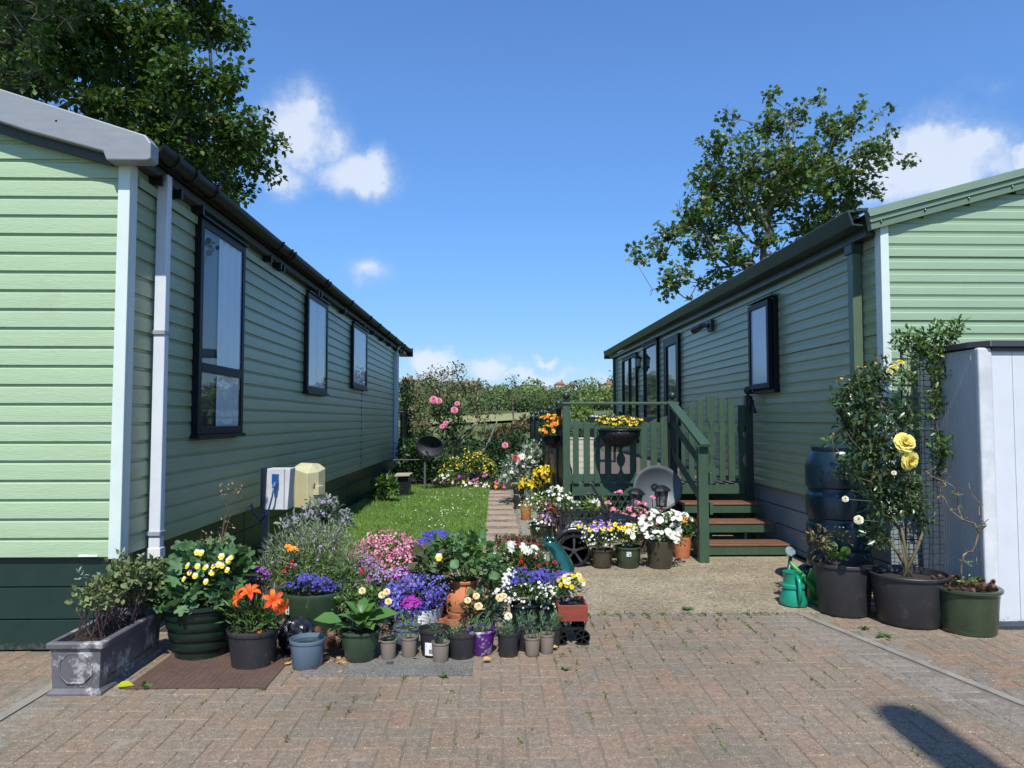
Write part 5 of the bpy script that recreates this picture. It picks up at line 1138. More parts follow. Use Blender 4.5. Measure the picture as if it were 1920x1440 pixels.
bush('cream_rose', 'cream and apricot miniature rose behind the hosta pot', 'rose', [pb(660,1128,32,20,4.75,.12), pb(690,1122,24,18,4.75,.1)], [FO(420, OVAL, .034, L_MID), ], seed=70)
for (px, py) in ((679,1108),(678,1134),(716,1116),(725,1110),(728,1128)): bloom(P_CR, 'rose_bloom', PY(px, py, 4.62), (.1,-.8,.5), .045, bpy.data.objects['cream_rose'])
for (px, py, rx, ry, Yq, m_, sd, lab) in ((765,1108,40,18,5.35,L_MID,201,'mid green leafy filler plant behind the white ribbed tub'),(640,1118,24,14,5.0,L_OLIVE,202,'olive green filler plant between the green bowl and the cream rose'),(925,1078,26,20,5.5,L_DK,203,'dark leafy filler plant right of the terracotta urn'),(690,1120,30,14,5.2,L_DK,204,'dark green filler plant under the mauve phlox'),(450,1110,20,18,4.9,L_OLIVE,205,'olive green filler plant behind the orange lilies'),(835,1110,16,20,5.3,L_DK,206,'dark filler plant between the lobelia tub and the urn')):
    bush('filler_plant', lab, 'plant', ragged(px, py, rx, ry, Yq, 6, sd, .2), [FO(520, OVAL, .034, m_, shell=.2)], seed=sd)
# hosta
def p_hosta():
    t, c, r = pot(675, 1246, 1190, 76, 50, 'green', 'green glazed pot with broad leaved hosta', 'glazed'); R = rs(71); Y = c.y; mb = MB()
    tmh = T([(0,0,0),(-.16,.15,.03),(.16,.15,.03),(0,.18,-.01),(-.3,.4,.07),(.3,.4,.07),(0,.42,.0),(-.26,.68,.02),(.26,.68,.02),(0,.7,-.05),(0,1,-.2)], [(0,3,1),(0,2,3),(1,3,6,4),(3,2,5,6),(4,6,9,7),(6,5,8,9),(7,9,10),(9,8,10)])
    P, A, Nn, Sz = [], [], [], []
    for i in range(34):
        a = R.rand()*6.28; el = R.uniform(.15, 1.2); d = np.array([math.cos(a)*math.cos(el), math.sin(a)*math.cos(el), math.sin(el)]); s = np.array([c.x, c.y, c.z-.01]); st = R.uniform(.03, .09); p = s+d*st+[0,0,.02]
        mb.tube([s, p], .004, 5); P.append(p); A.append(d*[1,1,.55]); Nn.append([-d[0]*.6, -d[1]*.6, 1]); Sz.append(R.uniform(.09,.15))
    P.append(np.array([c.x-.09, c.y-.1, c.z+.07])); A.append([-1,-.15,.25]); Nn.append([0,-.5,1]); Sz.append(.16); P.append(np.array([c.x+.05, c.y-.05, c.z+.07])); A.append([1,-.1,.35]); Nn.append([0,-.5,1]); Sz.append(.18)
    mb.build('stem', M_STEM, t, fix=False); scatter('foliage', P, A, Nn, Sz, tmh, L_HOSTA, t); clean(t)
p_hosta()
# blue-grey empty pot
t, c, r = pot(576, 1259, 1206, 66, 54, 'bluegrey', 'empty blue grey nursery pot holding rainwater in front of the green bowl', 'nursery', soil=False)
t['label'] = 'empty blue grey nursery pot in front of the green bowl'; MB().lathe([(r*.90, c.z*.86), (.001, c.z*.86+.001)], 24, (c.x, c.y, 0)).build('water', mat('still_water', (.03,.05,.05), .05), t); clean(t)
def small_lav(px, base, rim, wt, wb, m, label, seed, h=.07, n=170, sticker_=None, group=None, mm=None, r_=1):
    t, c, r = pot(px, base, rim, wt, wb, m, label, 'nursery', group=group); R = rs(seed)
    tuft(t, c, c.z-.012, r*1.35*r_, h, n, mm or leafm('young_lavender', (.10,.19,.085), (.14,.22,.12), .3), R, flare=.35, size=.42, w=.07)
    if sticker_: sticker(t, c, r*.955, c.z, *sticker_, seed=seed)
    clean(t); return t, c, r
small_lav(728, 1240, 1203, 32, 26, 'taupe', 'leftmost small taupe pot of lavender, right of the hosta pot', 72, .055, 110, group='small taupe lavender pots')
small_lav(767, 1236, 1198, 32, 26, 'taupe', 'small taupe pot of lavender in front of the blue grey pot with a label', 73, .05, 100, group='small taupe lavender pots')
small_lav(826, 1245, 1208, 34, 28, 'taupe', 'small taupe pot standing in front of the black pot with a barcode label', 74, .05, 90, group='small taupe lavender pots')
small_lav(998, 1232, 1198, 31, 25, 'taupe', 'left of the two small taupe pots at the right end of the row', 75, .055, 120, group='small taupe lavender pots')
small_lav(1025, 1227, 1192, 29, 24, 'taupe', 'right of the two small taupe pots at the right end of the row', 76, .05, 110, group='small taupe lavender pots')
small_lav(763, 1224, 1181, 52, 42, 'bluegrey', 'blue grey pot with white label and limp lime green seedlings', 77, .08, 120, (.12,.5,.06,.02), mm=L_LIME)
small_lav(815, 1236, 1185, 60, 48, 'black', 'black pot with barcode label and short lavender, left of its plain twin', 78, .045, 110, (-.25,.62,.075,.025))
small_lav(865, 1240, 1194, 56, 46, 'black', 'plain black pot of lavender immediately left of the purple pot', 79, .06, 240)
small_lav(902, 1231, 1186, 57, 40, 'purple', 'purple pot with peeling white patches, planted with lavender', 80, .07, 260)
small_lav(953, 1234, 1190, 42, 36, 'black', 'tall black pot of lavender immediately right of the purple pot', 81, .065, 240)
small_lav(985, 1222, 1179, 42, 34, 'black', 'black pot of lavender half hidden behind the right taupe pots', 82, .075, 220)
small_lav(1030, 1218, 1178, 46, 38, 'black', 'black pot of lavender at the right end of the row beside the wagon', 83, .075, 280)
# fallen leaves
m_dry = leafm('fallen_leaf', (.50,.27,.10), (.38,.19,.08), .35, .7, .1)
R = rs(84); n = 70; q = np.array([[600,1240],[615,1232],[640,1238],[596,1252],[525,1240],[512,1238],[760,1232],[800,1228],[895,1225],[625,1250]])[R.randint(10, size=n)]+R.normal(size=(n, 2))*[10,5]
pp = np.array([G(a, min(1262, b)) for a, b in q])+[0,0,.008]; stuff(scatter('fallen_leaves', pp, R.normal(size=(n, 3))*[1,1,.15], unit(R.normal(size=(n, 3))*.5+[0,0,1]), .04*(.6+.7*R.rand(n)), MAPLE, m_dry), 'curled brown fallen leaves lying between the pots', 'leaves')
def fallen(px, py, s, m, label, z=.012):
    g_ = G(px, py); o = scatter('fallen_leaf', [(0,0,z)], [(1,.25,.1)], [(-.1,-.3,1)], s, BROAD, m); o.location = g_; tag(o, label, 'leaf')
fallen(218, 1291, .085, leafm('yellow_leaf', (.5,.5,.03)), 'bright yellow green leaf lying by the trough foot')
for i, (px, py, s, l) in enumerate(((1033,1220,.05,'single tan fallen leaf at the foot of the right end black pot'),(905,1243,.055,'orange tinted fallen leaf below the purple pot'),(640,1226,.09,'large curled tan leaf leaning between the pine cones and the hosta pot'),(795,1232,.08,'pale crumpled leaf between the blue grey and barcode label pots'))): fallen(px, py, s, m_dry, l, .02)
# pine cones
def cone_mesh():
    R = rs(85); n = 70; i = np.arange(n); a = i*2.39996; z = (i/n); r = .42*np.sin(np.pi*(z*.8+.18))**.8
    p = np.c_[r*.35*np.cos(a), r*.35*np.sin(a), z]; d = np.c_[np.cos(a), np.sin(a), .55+.8*z]; tm = T([(-.12,0,0),(.12,0,0),(.3,.7,.04),(-.3,.7,.04),(.12,1,.12),(-.12,1,.12)], [(0,1,2,3),(3,2,4,5)])
    o = scatter('pine_cone', p, d, np.c_[-np.cos(a)*.5, -np.sin(a)*.5, np.ones(n)], .30*np.sin(np.pi*(z*.75+.2)), tm, mat('cone_scale', (.13,.065,.035), .75, (.3,.2,.12), scale=9, mix=(.5,.7), island=.3))
    me = o.data; bpy.data.objects.remove(o); return me
ME_CONE = cone_mesh()
def cone(p, s, rot, label=None, parent=None, group=None):
    o = bpy.data.objects.new('pine_cone', ME_CONE); COL.objects.link(o); o.scale = (s,)*3; o.rotation_euler = rot
    if parent is not None: o.parent = parent; o.location = Vector(p)-wloc(parent)
    else: o.location = p; tag(o, label, 'pine cone', group)
    return o
R = rs(86)
for i, (px, py, z) in enumerate(((612,1210,.10),(622,1190,.17),(635,1203,.12),(640,1222,.05),(602,1192,.14),(628,1225,.04),(645,1195,.13),(616,1226,.03))):
    p = PY(px, py, 4.5+.03*R.normal()); cone((p.x, p.y, max(.02, p.z-.02)), .085, (R.normal()*.7, R.normal()*.7, R.rand()*6), 'brown open pine cone in the heap between the blue grey pot and the hosta pot', group='pine cones heaped by the hosta pot')
# black crumpled sack
def crumple(name, c, r, m, label, cat, seed, n=40):
    R = rs(seed); bm = bmesh.new(); bmesh.ops.create_icosphere(bm, subdivisions=4, radius=1)
    D = unit(R.normal(size=(n, 3))); w = R.rand(n)
    for v in bm.verts:
        d = np.array(v.co); k = np.max(np.abs(D @ d)*(.80+.2*w)); k2 = .12*abs(math.sin(9*d[2]+5*d[0]+2*math.sin(6*d[1]))); f_ = (.62+.42*k-k2); v.co = Vector(d*f_*np.array(r))
        v.co.z = max(v.co.z, -r[2]*.8)
    me = bpy.data.meshes.new(name); bm.to_mesh(me); bm.free(); me.materials.append(m); o = bpy.data.objects.new(name, me); COL.objects.link(o); o.location = (c[0], c[1], r[2]*.8) if len(c) == 2 else c
    if label: tag(o, label, cat)
    return o
M_sack = mat('black_polythene', (.012,.012,.014), .22, spec=.8, bump=.6, bscale=14)
crumple('black_sack', (PY(556,1230,4.52).x, 4.56), (.13,.12,.12), M_sack, 'crumpled black plastic sack under the green bowl behind the empty pot', 'sack', 87)
# white ribbed tub of lobelia
def p_lob():
    t, c, r = pot(790, 1196, 1146, 78, 66, 'galv', 'white corrugated metal tub overflowing with blue and magenta lobelia', 'corrugated'); R = rs(88); Y = c.y-.02
    bl = ragged(775,1126,52,34,Y,16,8,.16)
    foliage('foliage', bl, 1100, OVAL, .018, L_DK, t, R); flowers('lobelia_flowers', bl, 900, .0165, [BLU, WHT], t, R, TINY, zmin=-.4); flowers('magenta_flowers', [pb(772,1135,18,14,Y-.12,.06)], 90, .02, [MAG], t, R, TINY); flowers('violet_flowers', bl, 420, .016, [fm('violetblue',(.24,.21,.60))], t, R, TINY, zmin=-.4); clean(t)
p_lob()
# terracotta double dish with little seedlings
def p_dish():
    for (px, base, rim, w, lab, sd) in ((822,1190,1160,36,'left half of the shallow terracotta twin bowl with pale seedlings',89),(852,1190,1162,38,'right half of the shallow terracotta twin bowl with pale seedlings',90)):
        t, c, r = pot(px, base, rim, w, w*.8, 'terra', lab, 'smooth'); tuft(t, c, c.z-.01, r, .04, 60, L_LIME, rs(sd), flare=.9); clean(t)
    t, c, r = pot(868, 1188, 1152, 62, 46, 'terra', 'terracotta bowl with tiny nasturtium seedling in front of the urn', 'smooth'); R = rs(91)
    foliage('foliage', [pb(848,1128,12,14,c.y), pb(868,1118,8,14,c.y)], 14, ROUND, .05, L_MID, t, R); stems('stem', t, (c.x-.03, c.y, c.z-.01), [pb(850,1130,10,10,c.y)], 6, M_STEM, R); clean(t)
p_dish()
def p_urn():
    t, c, r = pot(869, 1180, 1092, 56, 46, 'terra', 'fat terracotta urn with round leaved nasturtiums tumbling from it', 'urn'); R = rs(92); Y = c.y
    for dx in (-1, 1): MB().tube([(c.x+dx*.12, c.y-.02, .19), (c.x+dx*.17, c.y-.02, .20), (c.x+dx*.18, c.y-.02, .15), (c.x+dx*.14, c.y-.02, .12)], .016, 8).build('handle', PM['terra'], t, smooth=True)
    bl = [pb(850,1050,44,34,Y,.18), pb(895,1048,36,36,Y,.16), pb(870,1018,44,14,Y+.05,.15), pb(830,1040,30,26,Y,.14), pb(915,1092,18,20,Y-.05,.08), pb(910,1065,26,24,Y-.05,.1), pb(805,1100,14,12,Y-.05,.06)]
    foliage('foliage', bl, 250, ROUND, .062, leafm('nasturtium_leaf', (.10,.20,.07), (.08,.17,.06), .22, .5, .3), t, R, up=.1, shell=.5); foliage('small_leaves', bl[:4], 260, ROUND, .035, L_MID, t, R, shell=.2); stems('stem', t, (c.x, c.y, c.z-.02), bl, 60, leafm('nast_stem', (.16,.25,.09)), R, .0025); clean(t)
p_urn()
def p_pelargonium():
    bush('pelargonium', 'bronze leaved pelargonium left of the terracotta urn', 'plant', [pb(805,1050,26,22,5.05,.12), pb(820,1072,22,18,5.0,.1), pb(795,1075,20,20,5.05,.1)], [FO(90, ROUND, .065, leafm('zonal_leaf', (.09,.12,.05), (.11,.07,.045), .3), up=.2), FO(160, OVAL, .03, L_DK, name='small_leaves')], seed=93)
    bloom(P_YW, 'flower', PY(823,1045,4.9), (0,-1,.4), .05, bpy.data.objects['pelargonium'])
p_pelargonium()
bush('lobelia_clump', 'compact dark blue lobelia clump at the lawn edge above the urn', 'flowers', [pb(818,1006,24,9,6.0,.12), pb(792,1022,16,9,5.9,.1), pb(828,1040,10,12,5.3,.06)], [FO(300, OVAL, .018, L_DK), FL(420, .02, [BLU, WHT], TINY)], seed=94)
def p_white():
    t, c, r = pot(968, 1120, 1072, 62, 50, 'dkgreen', 'dark pot of trumpet shaped white petunias behind the lobelia tubs', 'nursery'); R = rs(95); Y = c.y
    bl = [pb(968,1052,36,20,Y,.14), pb(950,1045,20,18,Y,.1), pb(990,1050,22,16,Y,.1)]
    foliage('foliage', bl, 500, OVAL, .05, L_MID, t, R); flowers('petunia', ragged(970,1042,42,17,Y-.03,8,6,.14), 30, .055, None, t, R, as_parts=True, protos=[P_W, P_LW, P_W]); clean(t)
p_white()
bush('red_fuchsia', 'low bronze leaved plant with small red flowers in front of the path', 'flowers', [pb(985,1020,34,12,6.5,.2), pb(950,1018,22,10,6.5,.18), pb(1010,1028,18,12,6.4,.15)], [FO(1100, OVAL, .034, L_RED), FL(60, .024, [fm('fuchsia_red',(.42,.05,.08))], ROSE)], seed=96)
def p_fuchsia():
    t, c, r = pot(1020, 1130, 1085, 60, 50, 'dkgreen', 'dark pot of bushy fuchsia beside the green frog ornament', 'nursery'); R = rs(97); Y = c.y
    bl = [pb(1005,1060,30,22,Y,.14), pb(1028,1072,24,20,Y,.12), pb(985,1066,18,18,Y,.1)]; foliage('foliage', bl, 900, OVAL, .032, L_DK, t, R, shell=.3); flowers('fuchsia_buds', bl, 14, .032, [RED], t, R, ROSE); stems('stem', t, (c.x, c.y, c.z-.02), bl, 16, M_WOOD, R); clean(t)
p_fuchsia()
def p_tubs():
    t, c, r = pot(985, 1192, 1138, 60, 48, 'dkgreen', 'left dark green tub of blue lobelia with trailing white bacopa', 'tub'); R = rs(98); Y = c.y
    bl = [pb(985,1090,40,16,Y,.12), pb(955,1085,16,22,Y,.08), pb(1000,1112,42,20,Y-.04,.12)]
    foliage('foliage', bl, 1300, OVAL, .02, L_MID, t, R); flowers('lobelia_flowers', ragged(992,1084,40,17,Y-.03,9,1), 330, .016, [BLU, WHT], t, R, TINY); flowers('alyssum_flowers', ragged(952,1090,15,22,Y-.03,5,2), 88, .017, [WHT], t, R, TINY)
    flowers('bacopa_flowers', ragged(985,1118,52,24,Y-.06,12,3), 88, .019, [WHT, YEL], t, R, STAR5); clean(t)
    t, c, r = pot(1030, 1190, 1132, 50, 42, 'dkgreen', 'right dark green tub of blue lobelia and white bacopa beside the wagon', 'tub'); R = rs(99); Y = c.y
    bl = [pb(1030,1095,34,18,Y,.12), pb(1040,1120,26,20,Y-.04,.1), pb(1055,1138,12,14,Y-.06,.06)]
    foliage('foliage', bl, 1000, OVAL, .02, L_MID, t, R); flowers('lobelia_flowers', ragged(1030,1084,36,14,Y,8,4), 260, .016, [BLU, WHT], t, R, TINY); flowers('bacopa_flowers', ragged(1036,1122,34,28,Y-.07,11,5), 85, .019, [WHT, YEL], t, R, STAR5, zmin=-.5); clean(t)
p_tubs()
def p_rose_small():
    t, c, r = pot(908, 1200, 1166, 44, 36, 'black', 'black pot of miniature cream rose behind the purple pot', 'nursery'); R = rs(100); Y = c.y-.03
    bl = [pb(905,1145,34,24,Y,.11), pb(928,1150,24,20,Y,.1), pb(885,1140,20,20,Y,.09), pb(905,1125,26,12,Y,.08)]; foliage('foliage', bl, 420, OVAL, .034, leafm('rose_leaf', (.035,.08,.04), None, .3, .35), t, R); stems('stem', t, (c.x, c.y, c.z-.02), bl, 14, M_STEM, R)
    for (px, py, s_) in ((877,1126,.045),(897,1137,.055),(893,1118,.045),(937,1121,.055),(945,1118,.04),(953,1156,.052)): bloom(P_CR if px != 953 else P_WR, 'rose_bloom', PY(px, py, Y-.13), (R.normal()*.2,-.8,.7), s_, t, R.rand())
    clean(t)
p_rose_small()
# ---------------------------------------------------------------- red wooden wagon
def wheel(t, c, r, w, m, mh, spokes=6, name='wheel', axis='x'):
    mb = MB(); pr = [(r*.86,-w/2),(r*.97,-w/2),(r,-w*.3),(r,w*.3),(r*.97,w/2),(r*.86,w/2),(r*.82,w*.2),(r*.82,-w*.2),(r*.86,-w/2)]
    M_ = Matrix.Translation(c) @ (Matrix.Rotation(math.pi/2, 4, 'Y') if axis == 'x' else Matrix.Rotation(math.pi/2, 4, 'X'))
    mb.lathe(pr, 32, (0,0,0), 0, M_); o = mb.build(name, m, t, smooth=40); h = MB(); h.lathe([(.001,-w*.5),(r*.16,-w*.45),(r*.16,w*.45),(.001,w*.5)], 14, (0,0,0), 0, M_)
    for i in range(spokes):
        a = 2*math.pi*i/spokes+.3; h.add([tuple(M_ @ Vector(p)) for p in [(math.cos(a+q)*rr, math.sin(a+q)*rr, z) for z in (-w*.25, w*.25) for (q, rr) in ((-.35, r*.15), (.35, r*.15), (.10, r*.85), (-.10, r*.85))]], [(0,1,2,3),(7,6,5,4),(0,4,5,1),(1,5,6,2),(2,6,7,3),(3,7,4,0)])
    h.build('hub', mh, o, smooth=False); return o
def wagon():
    g_ = G(1078, 1178); x1 = PY(1098,1150,4.78).x; y0 = 4.66; t = thing('toy_wagon', 'small red brown wooden wagon planter with black wheels and metal handle', 'wagon', (x1-.1, y0+.12, 0))
    mr = mat('red_stained_wood', (.26,.05,.028), .5, (.19,.035,.02), scale=4, bump=.2, stretch=(2,2,10)); zb, zt = .145, .245; b = MB()
    b.box(x1-.19, x1, y0, y0+.012, zb, zt); b.box(x1-.19, x1, y0+.24, y0+.252, zb, zt); b.box(x1-.012, x1, y0+.0125, y0+.2395, zb, zt); b.box(x1-.19, x1-.178, y0+.0125, y0+.2395, zb, zt); b.box(x1-.177, x1-.0125, y0+.0125, y0+.2395, zb+.002, zb+.012); b.build('wagon_box', mr, t, bevel=.002)
    MB().box(x1-.177, x1-.013, y0+.013, y0+.239, zb+.013, zt-.015).build('soil', m_soil, t)
    for (x, y) in ((x1-.035, y0-.006), (x1-.175, y0-.006), (x1-.035, y0+.258), (x1-.175, y0+.258)): wheel(t, (x, y, .048), .048, .014, M_black, M_black, 6, axis='y')
    MB().box(x1-.17, x1-.03, y0+.02, y0+.04, .085, .10).box(x1-.11, x1-.095, y0+.0, y0+.25, .07, .084).build('chassis', M_black, t)
    MB().tube([(x1-.02,y0+.02,.085),(x1-.005,y0+.03,.16),(x1+.0,y0+.05,.245),(x1+.01,y0+.08,.31),(x1-.06,y0+.08,.315)], .005, 6).build('handle', mat('dull_steel', (.2,.2,.2), .4, metal=.8), t)
    R = rs(101); bl = [pb(1070,1098,24,18,y0+.1,.1), pb(1060,1110,14,14,y0+.1,.08)]; foliage('foliage', bl, 320, OVAL, .025, L_MID, t, R); flowers('viola', [pb(1070,1095,24,18,y0+.08,.1)], 26, .034, None, t, R, as_parts=True, protos=[P_YW, P_YY, P_YW, P_W])
wagon()
# ---------------------------------------------------------------- frog ornament
def frog():
    Y = 6.0; c = PY(1046, 1070, Y); z0 = 0; t = thing('frog_ornament', 'glossy dark teal ceramic frog sitting upright beside the black cart wheel', 'ornament', (c.x, Y, 0)); m = mat('teal_glaze', (.008,.075,.06), .12, (.006,.05,.045), coat=.6, spec=.7)
    def q(px, py): p = PY(px, py, Y); return p
    k = Y/F; b = MB(); bm = bmesh.new()
    # one continuous skin from lathe along a bent spine
    sp = [(1056,1098,14),(1055,1080,24),(1053,1064,25),(1049,1048,19),(1043,1035,14),(1037,1026,14),(1029,1020,14),(1021,1019,10),(1015,1019,4)]
    b.tube([q(x, y) for x, y, r in sp], [r*k for x, y, r in sp], 18); body = b.build('body', m, t, smooth=True); s = body.modifiers.new('s', 'SUBSURF'); s.levels = s.render_levels = 1
    for dx in (-.022, .022): e = MB(); p = q(1030, 1009); e.sphere((p.x+dx+.005, p.y-.03, p.z), .022, 14); ey = e.build('eye', m, t, smooth=True); e = MB(); e.sphere((p.x+dx+.0, p.y-.05, p.z), .008, 10); e.build('pupil', M_black, ey, smooth=True)
    for dx in (-.06, .05): e = MB(); p = q(1050, 1050); e.tube([(p.x+dx*.6, p.y-.03, p.z), (p.x+dx-.02, p.y-.09, p.z-.09), (p.x+dx-.03, p.y-.1, .02)], [.022,.016,.022], 10); e.build('front_leg', m, t, smooth=True); e = MB(); e.tube([(p.x+dx, p.y+.02, .10), (p.x+dx*1.5, p.y-.06, .09), (p.x+dx*1.3, p.y-.04, .02)], [.035,.03,.025], 10); e.build('hind_leg', m, t, smooth=True)
frog()
# ================================================================ BY THE DECK
def deck_pots():
    t, c, r = pot(1129, 1067, 1033, 42, 32, 'brownp', 'brown glazed pot of white and violet violas beside the cart wheel', 'glazed'); R = rs(110); Y = c.y
    bl = [pb(1125,1005,34,22,Y,.15), pb(1140,1015,20,16,Y-.05,.1), pb(1105,1015,16,14,Y,.1)]; foliage('foliage', bl, 620, OVAL, .03, L_MID, t, R, shell=.3)
    flowers('small_white_flowers', bl, 90, .021, [WHT, YEL], t, R, STAR5, zmin=-.3); flowers('viola', [pb(1120,992,30,14,Y,.12)], 14, .055, None, t, R, as_parts=True, protos=[P_PUR, P_YP]); clean(t)
    t, c, r = pot(1178, 1067, 1028, 52, 36, 'olive', 'olive glazed pot with small white label and yellow violas, middle of three by the deck', 'glazed'); R = rs(111); Y = c.y
    sticker(t, c, r*.93, c.z, -.12, .34, .045, c.z*.60, m_=mat('pale_blue_label', (.6,.68,.7)), seed=3)
    bl = [pb(1175,1005,34,20,Y,.14), pb(1160,995,18,14,Y,.1)]; foliage('foliage', bl, 600, OVAL, .032, L_MID, t, R, shell=.3); flowers('viola', [pb(1158,992,18,12,Y-.04,.1)], 9, .05, None, t, R, as_parts=True, protos=[P_YP, P_YY, P_OY]); flowers('white_viola', [pb(1182,1003,28,18,Y-.03,.13)], 22, .046, None, t, R, as_parts=True, protos=[P_W, P_YW]); clean(t)
    t, c, r = pot(1238, 1068, 1017, 54, 42, 'brownp', 'largest dark pot by the deck, full of white petunias', 'smooth'); R = rs(112); Y = c.y
    bl = ragged(1243,992,44,24,Y,11,9,.2); foliage('foliage', bl, 620, OVAL, .042, L_MID, t, R, shell=.3); flowers('petunia', bl, 62, .062, None, t, R, as_parts=True, protos=[P_W], zmin=-.15); clean(t)
    t, c, r = pot(1279, 1048, 1008, 36, 26, 'terra', 'wicker textured terracotta pot with orange pansies against the stair post', 'corrugated'); R = rs(113); Y = c.y
    bl = [pb(1285,990,26,18,Y,.14), pb(1305,1000,16,18,Y,.1)]; foliage('foliage', bl, 420, OVAL, .03, L_MID, t, R, shell=.3); flowers('orange_pansy', [pb(1290,985,24,14,Y-.05,.1)], 9, .055, None, t, R, as_parts=True, protos=[P_ORP]); flowers('white_petunia', [pb(1308,1003,12,12,Y-.06,.06), pb(1255,972,14,10,Y+.1)], 12, .065, None, t, R, as_parts=True, protos=[P_W]); clean(t)
    # mixed border pots left of the deck
    t, c, r = pot(1020, 1022, 985, 58, 46, 'dkgreen', 'dark tub of mixed pink white and lilac flowers behind the cart', 'tub'); R = rs(114); Y = c.y
    bl = ragged(1028,962,46,32,Y,14,10,.25); foliage('foliage', bl, 1300, OVAL, .032, L_LIME, t, R, shell=.3)
    flowers('white_flowers', bl, 100, .032, [WHT, YEL], t, R, STAR5, zmin=-.3); flowers('pink_flowers', bl[:3], 96, .028, [PNK, WHT], t, R, STAR5); flowers('orange_flowers', bl[:1], 9, .05, [RED, YEL], t, R, STAR5); flowers('lilac_flowers', bl[1:2], 40, .035, [LIL, WHT], t, R, STAR5); clean(t)
    bush('white_petunia_clump', 'loose clump of white petunias in front of the deck corner post', 'flowers', [pb(1045,935,26,20,8.3,.2), pb(1068,950,24,16,8.2,.15)], [FO(400, OVAL, .04, L_MID), FL(45, .042, [WHT, YEL], STAR5)], seed=115)
    t, c, r = pot(986, 977, 948, 22, 17, 'terra', 'small terracotta pot beside the path left of the deck corner', 'nursery'); tuft(t, c, c.z, r*1.2, .16, 60, L_GREY, rs(116)); clean(t)
    t, c, r = pot(972, 955, 918, 20, 16, 'black', 'tall black pot of yellow lilies beside the path', 'nursery'); R = rs(117); Y = c.y; bl = [pb(985,920,16,20,Y,.12)]
    foliage('foliage', bl, 200, LEAFN, .12, L_DK, t, R, up=.9); stems('stem', t, (c.x, c.y, c.z), bl, 6, M_STEM, R, .005)
    for (px, py, s_, d) in ((997,909,.18,(.2,-.9,.5)),(984,905,.16,(-.7,-.7,.3)),(1008,907,.16,(.8,-.5,.4)),(978,912,.14,(-.9,-.4,.1))): bloom(P_LY, 'lily_bloom', PY(px, py, Y-.1), d, s_, t, R.rand()*2)
    clean(t)
    t, c, r = pot(1016, 962, 930, 26, 20, 'dkgreen', 'dark pot of tall yellow lilies touching the deck side', 'nursery'); R = rs(118); Y = c.y; bl = [pb(1018,920,20,26,Y,.15), pb(1025,900,14,14,Y)]
    foliage('foliage', bl, 340, LEAFN, .13, L_DK, t, R, up=.9); stems('stem', t, (c.x, c.y, c.z), bl, 7, M_STEM, R, .005)
    for (px, py, s_, d) in ((1008,887,.16,(-.8,-.6,.3)),(1020,884,.19,(-.1,-.9,.5)),(1031,884,.19,(.6,-.7,.3)),(1026,894,.2,(.3,-.9,-.2))): bloom(P_LY, 'lily_bloom', PY(px, py, Y-.1), d, s_, t, R.rand()*2)
    clean(t)
    bush('alyssum_border', 'grey green bushy plant with white flower heads between the path end and the deck', 'plant', [pb(965,880,22,26,12.6,.35), pb(985,870,20,30,12.8,.35), pb(1000,850,16,22,13,.3), pb(955,900,20,16,12.4,.3)],
         [FO(1500, OVAL, .075, L_GREY), FL(24, .065, [WHT, WHT], ROSE, name='white_heads')], seed=119)
    for (px, py, me, s_, nm) in ((947,835,P_PR,.11,'dahlia'),(966,858,P_DR,.10,'dahlia'),(979,856,P_DW,.13,'dahlia'),(973,861,P_PR,.09,'dahlia')): bloom(me, nm, PY(px, py, 12.3), (0,-1,.4), s_, bpy.data.objects['alyssum_border'])
    bush('pink_geraniums', 'leggy pink geraniums in front of the grey satellite dish', 'flowers', [pb(1190,975,36,22,7.9,.2), pb(1160,985,30,20,7.8,.2), pb(1215,985,24,20,7.8,.15), pb(1235,965,10,20,7.8,.1)], [FO(700, OVAL, .035, L_OLIVE, shell=.2), FL(60, .045, [PNK, WHT], STAR5)], seed=120, nst=60)
    R = rs(121); tt = bpy.data.objects['pink_geraniums']
    for (px, py) in ((1160,925),(1150,958),(1178,957),(1195,945),(1208,948),(1223,935),(1140,945)): flowers('flower_head', [pb(px,py,6,5,7.75,.04)], 10, .03, [PNK, WHT], tt, R, STAR5); MB().tube([PY(px, py, 7.76), PY(px+R.normal()*6, 990, 7.85)], .004, 4).build('stem', M_WOOD, tt, fix=False)
    bush('fern_plant', 'pale feathery green plant under the deck lattice', 'plant', [pb(1118,950,18,14,8.2,.12)], [FO(260, LEAFN, .09, L_LIME), FL(6, .06, [WHT, YEL], STAR5)], seed=122)
deck_pots()
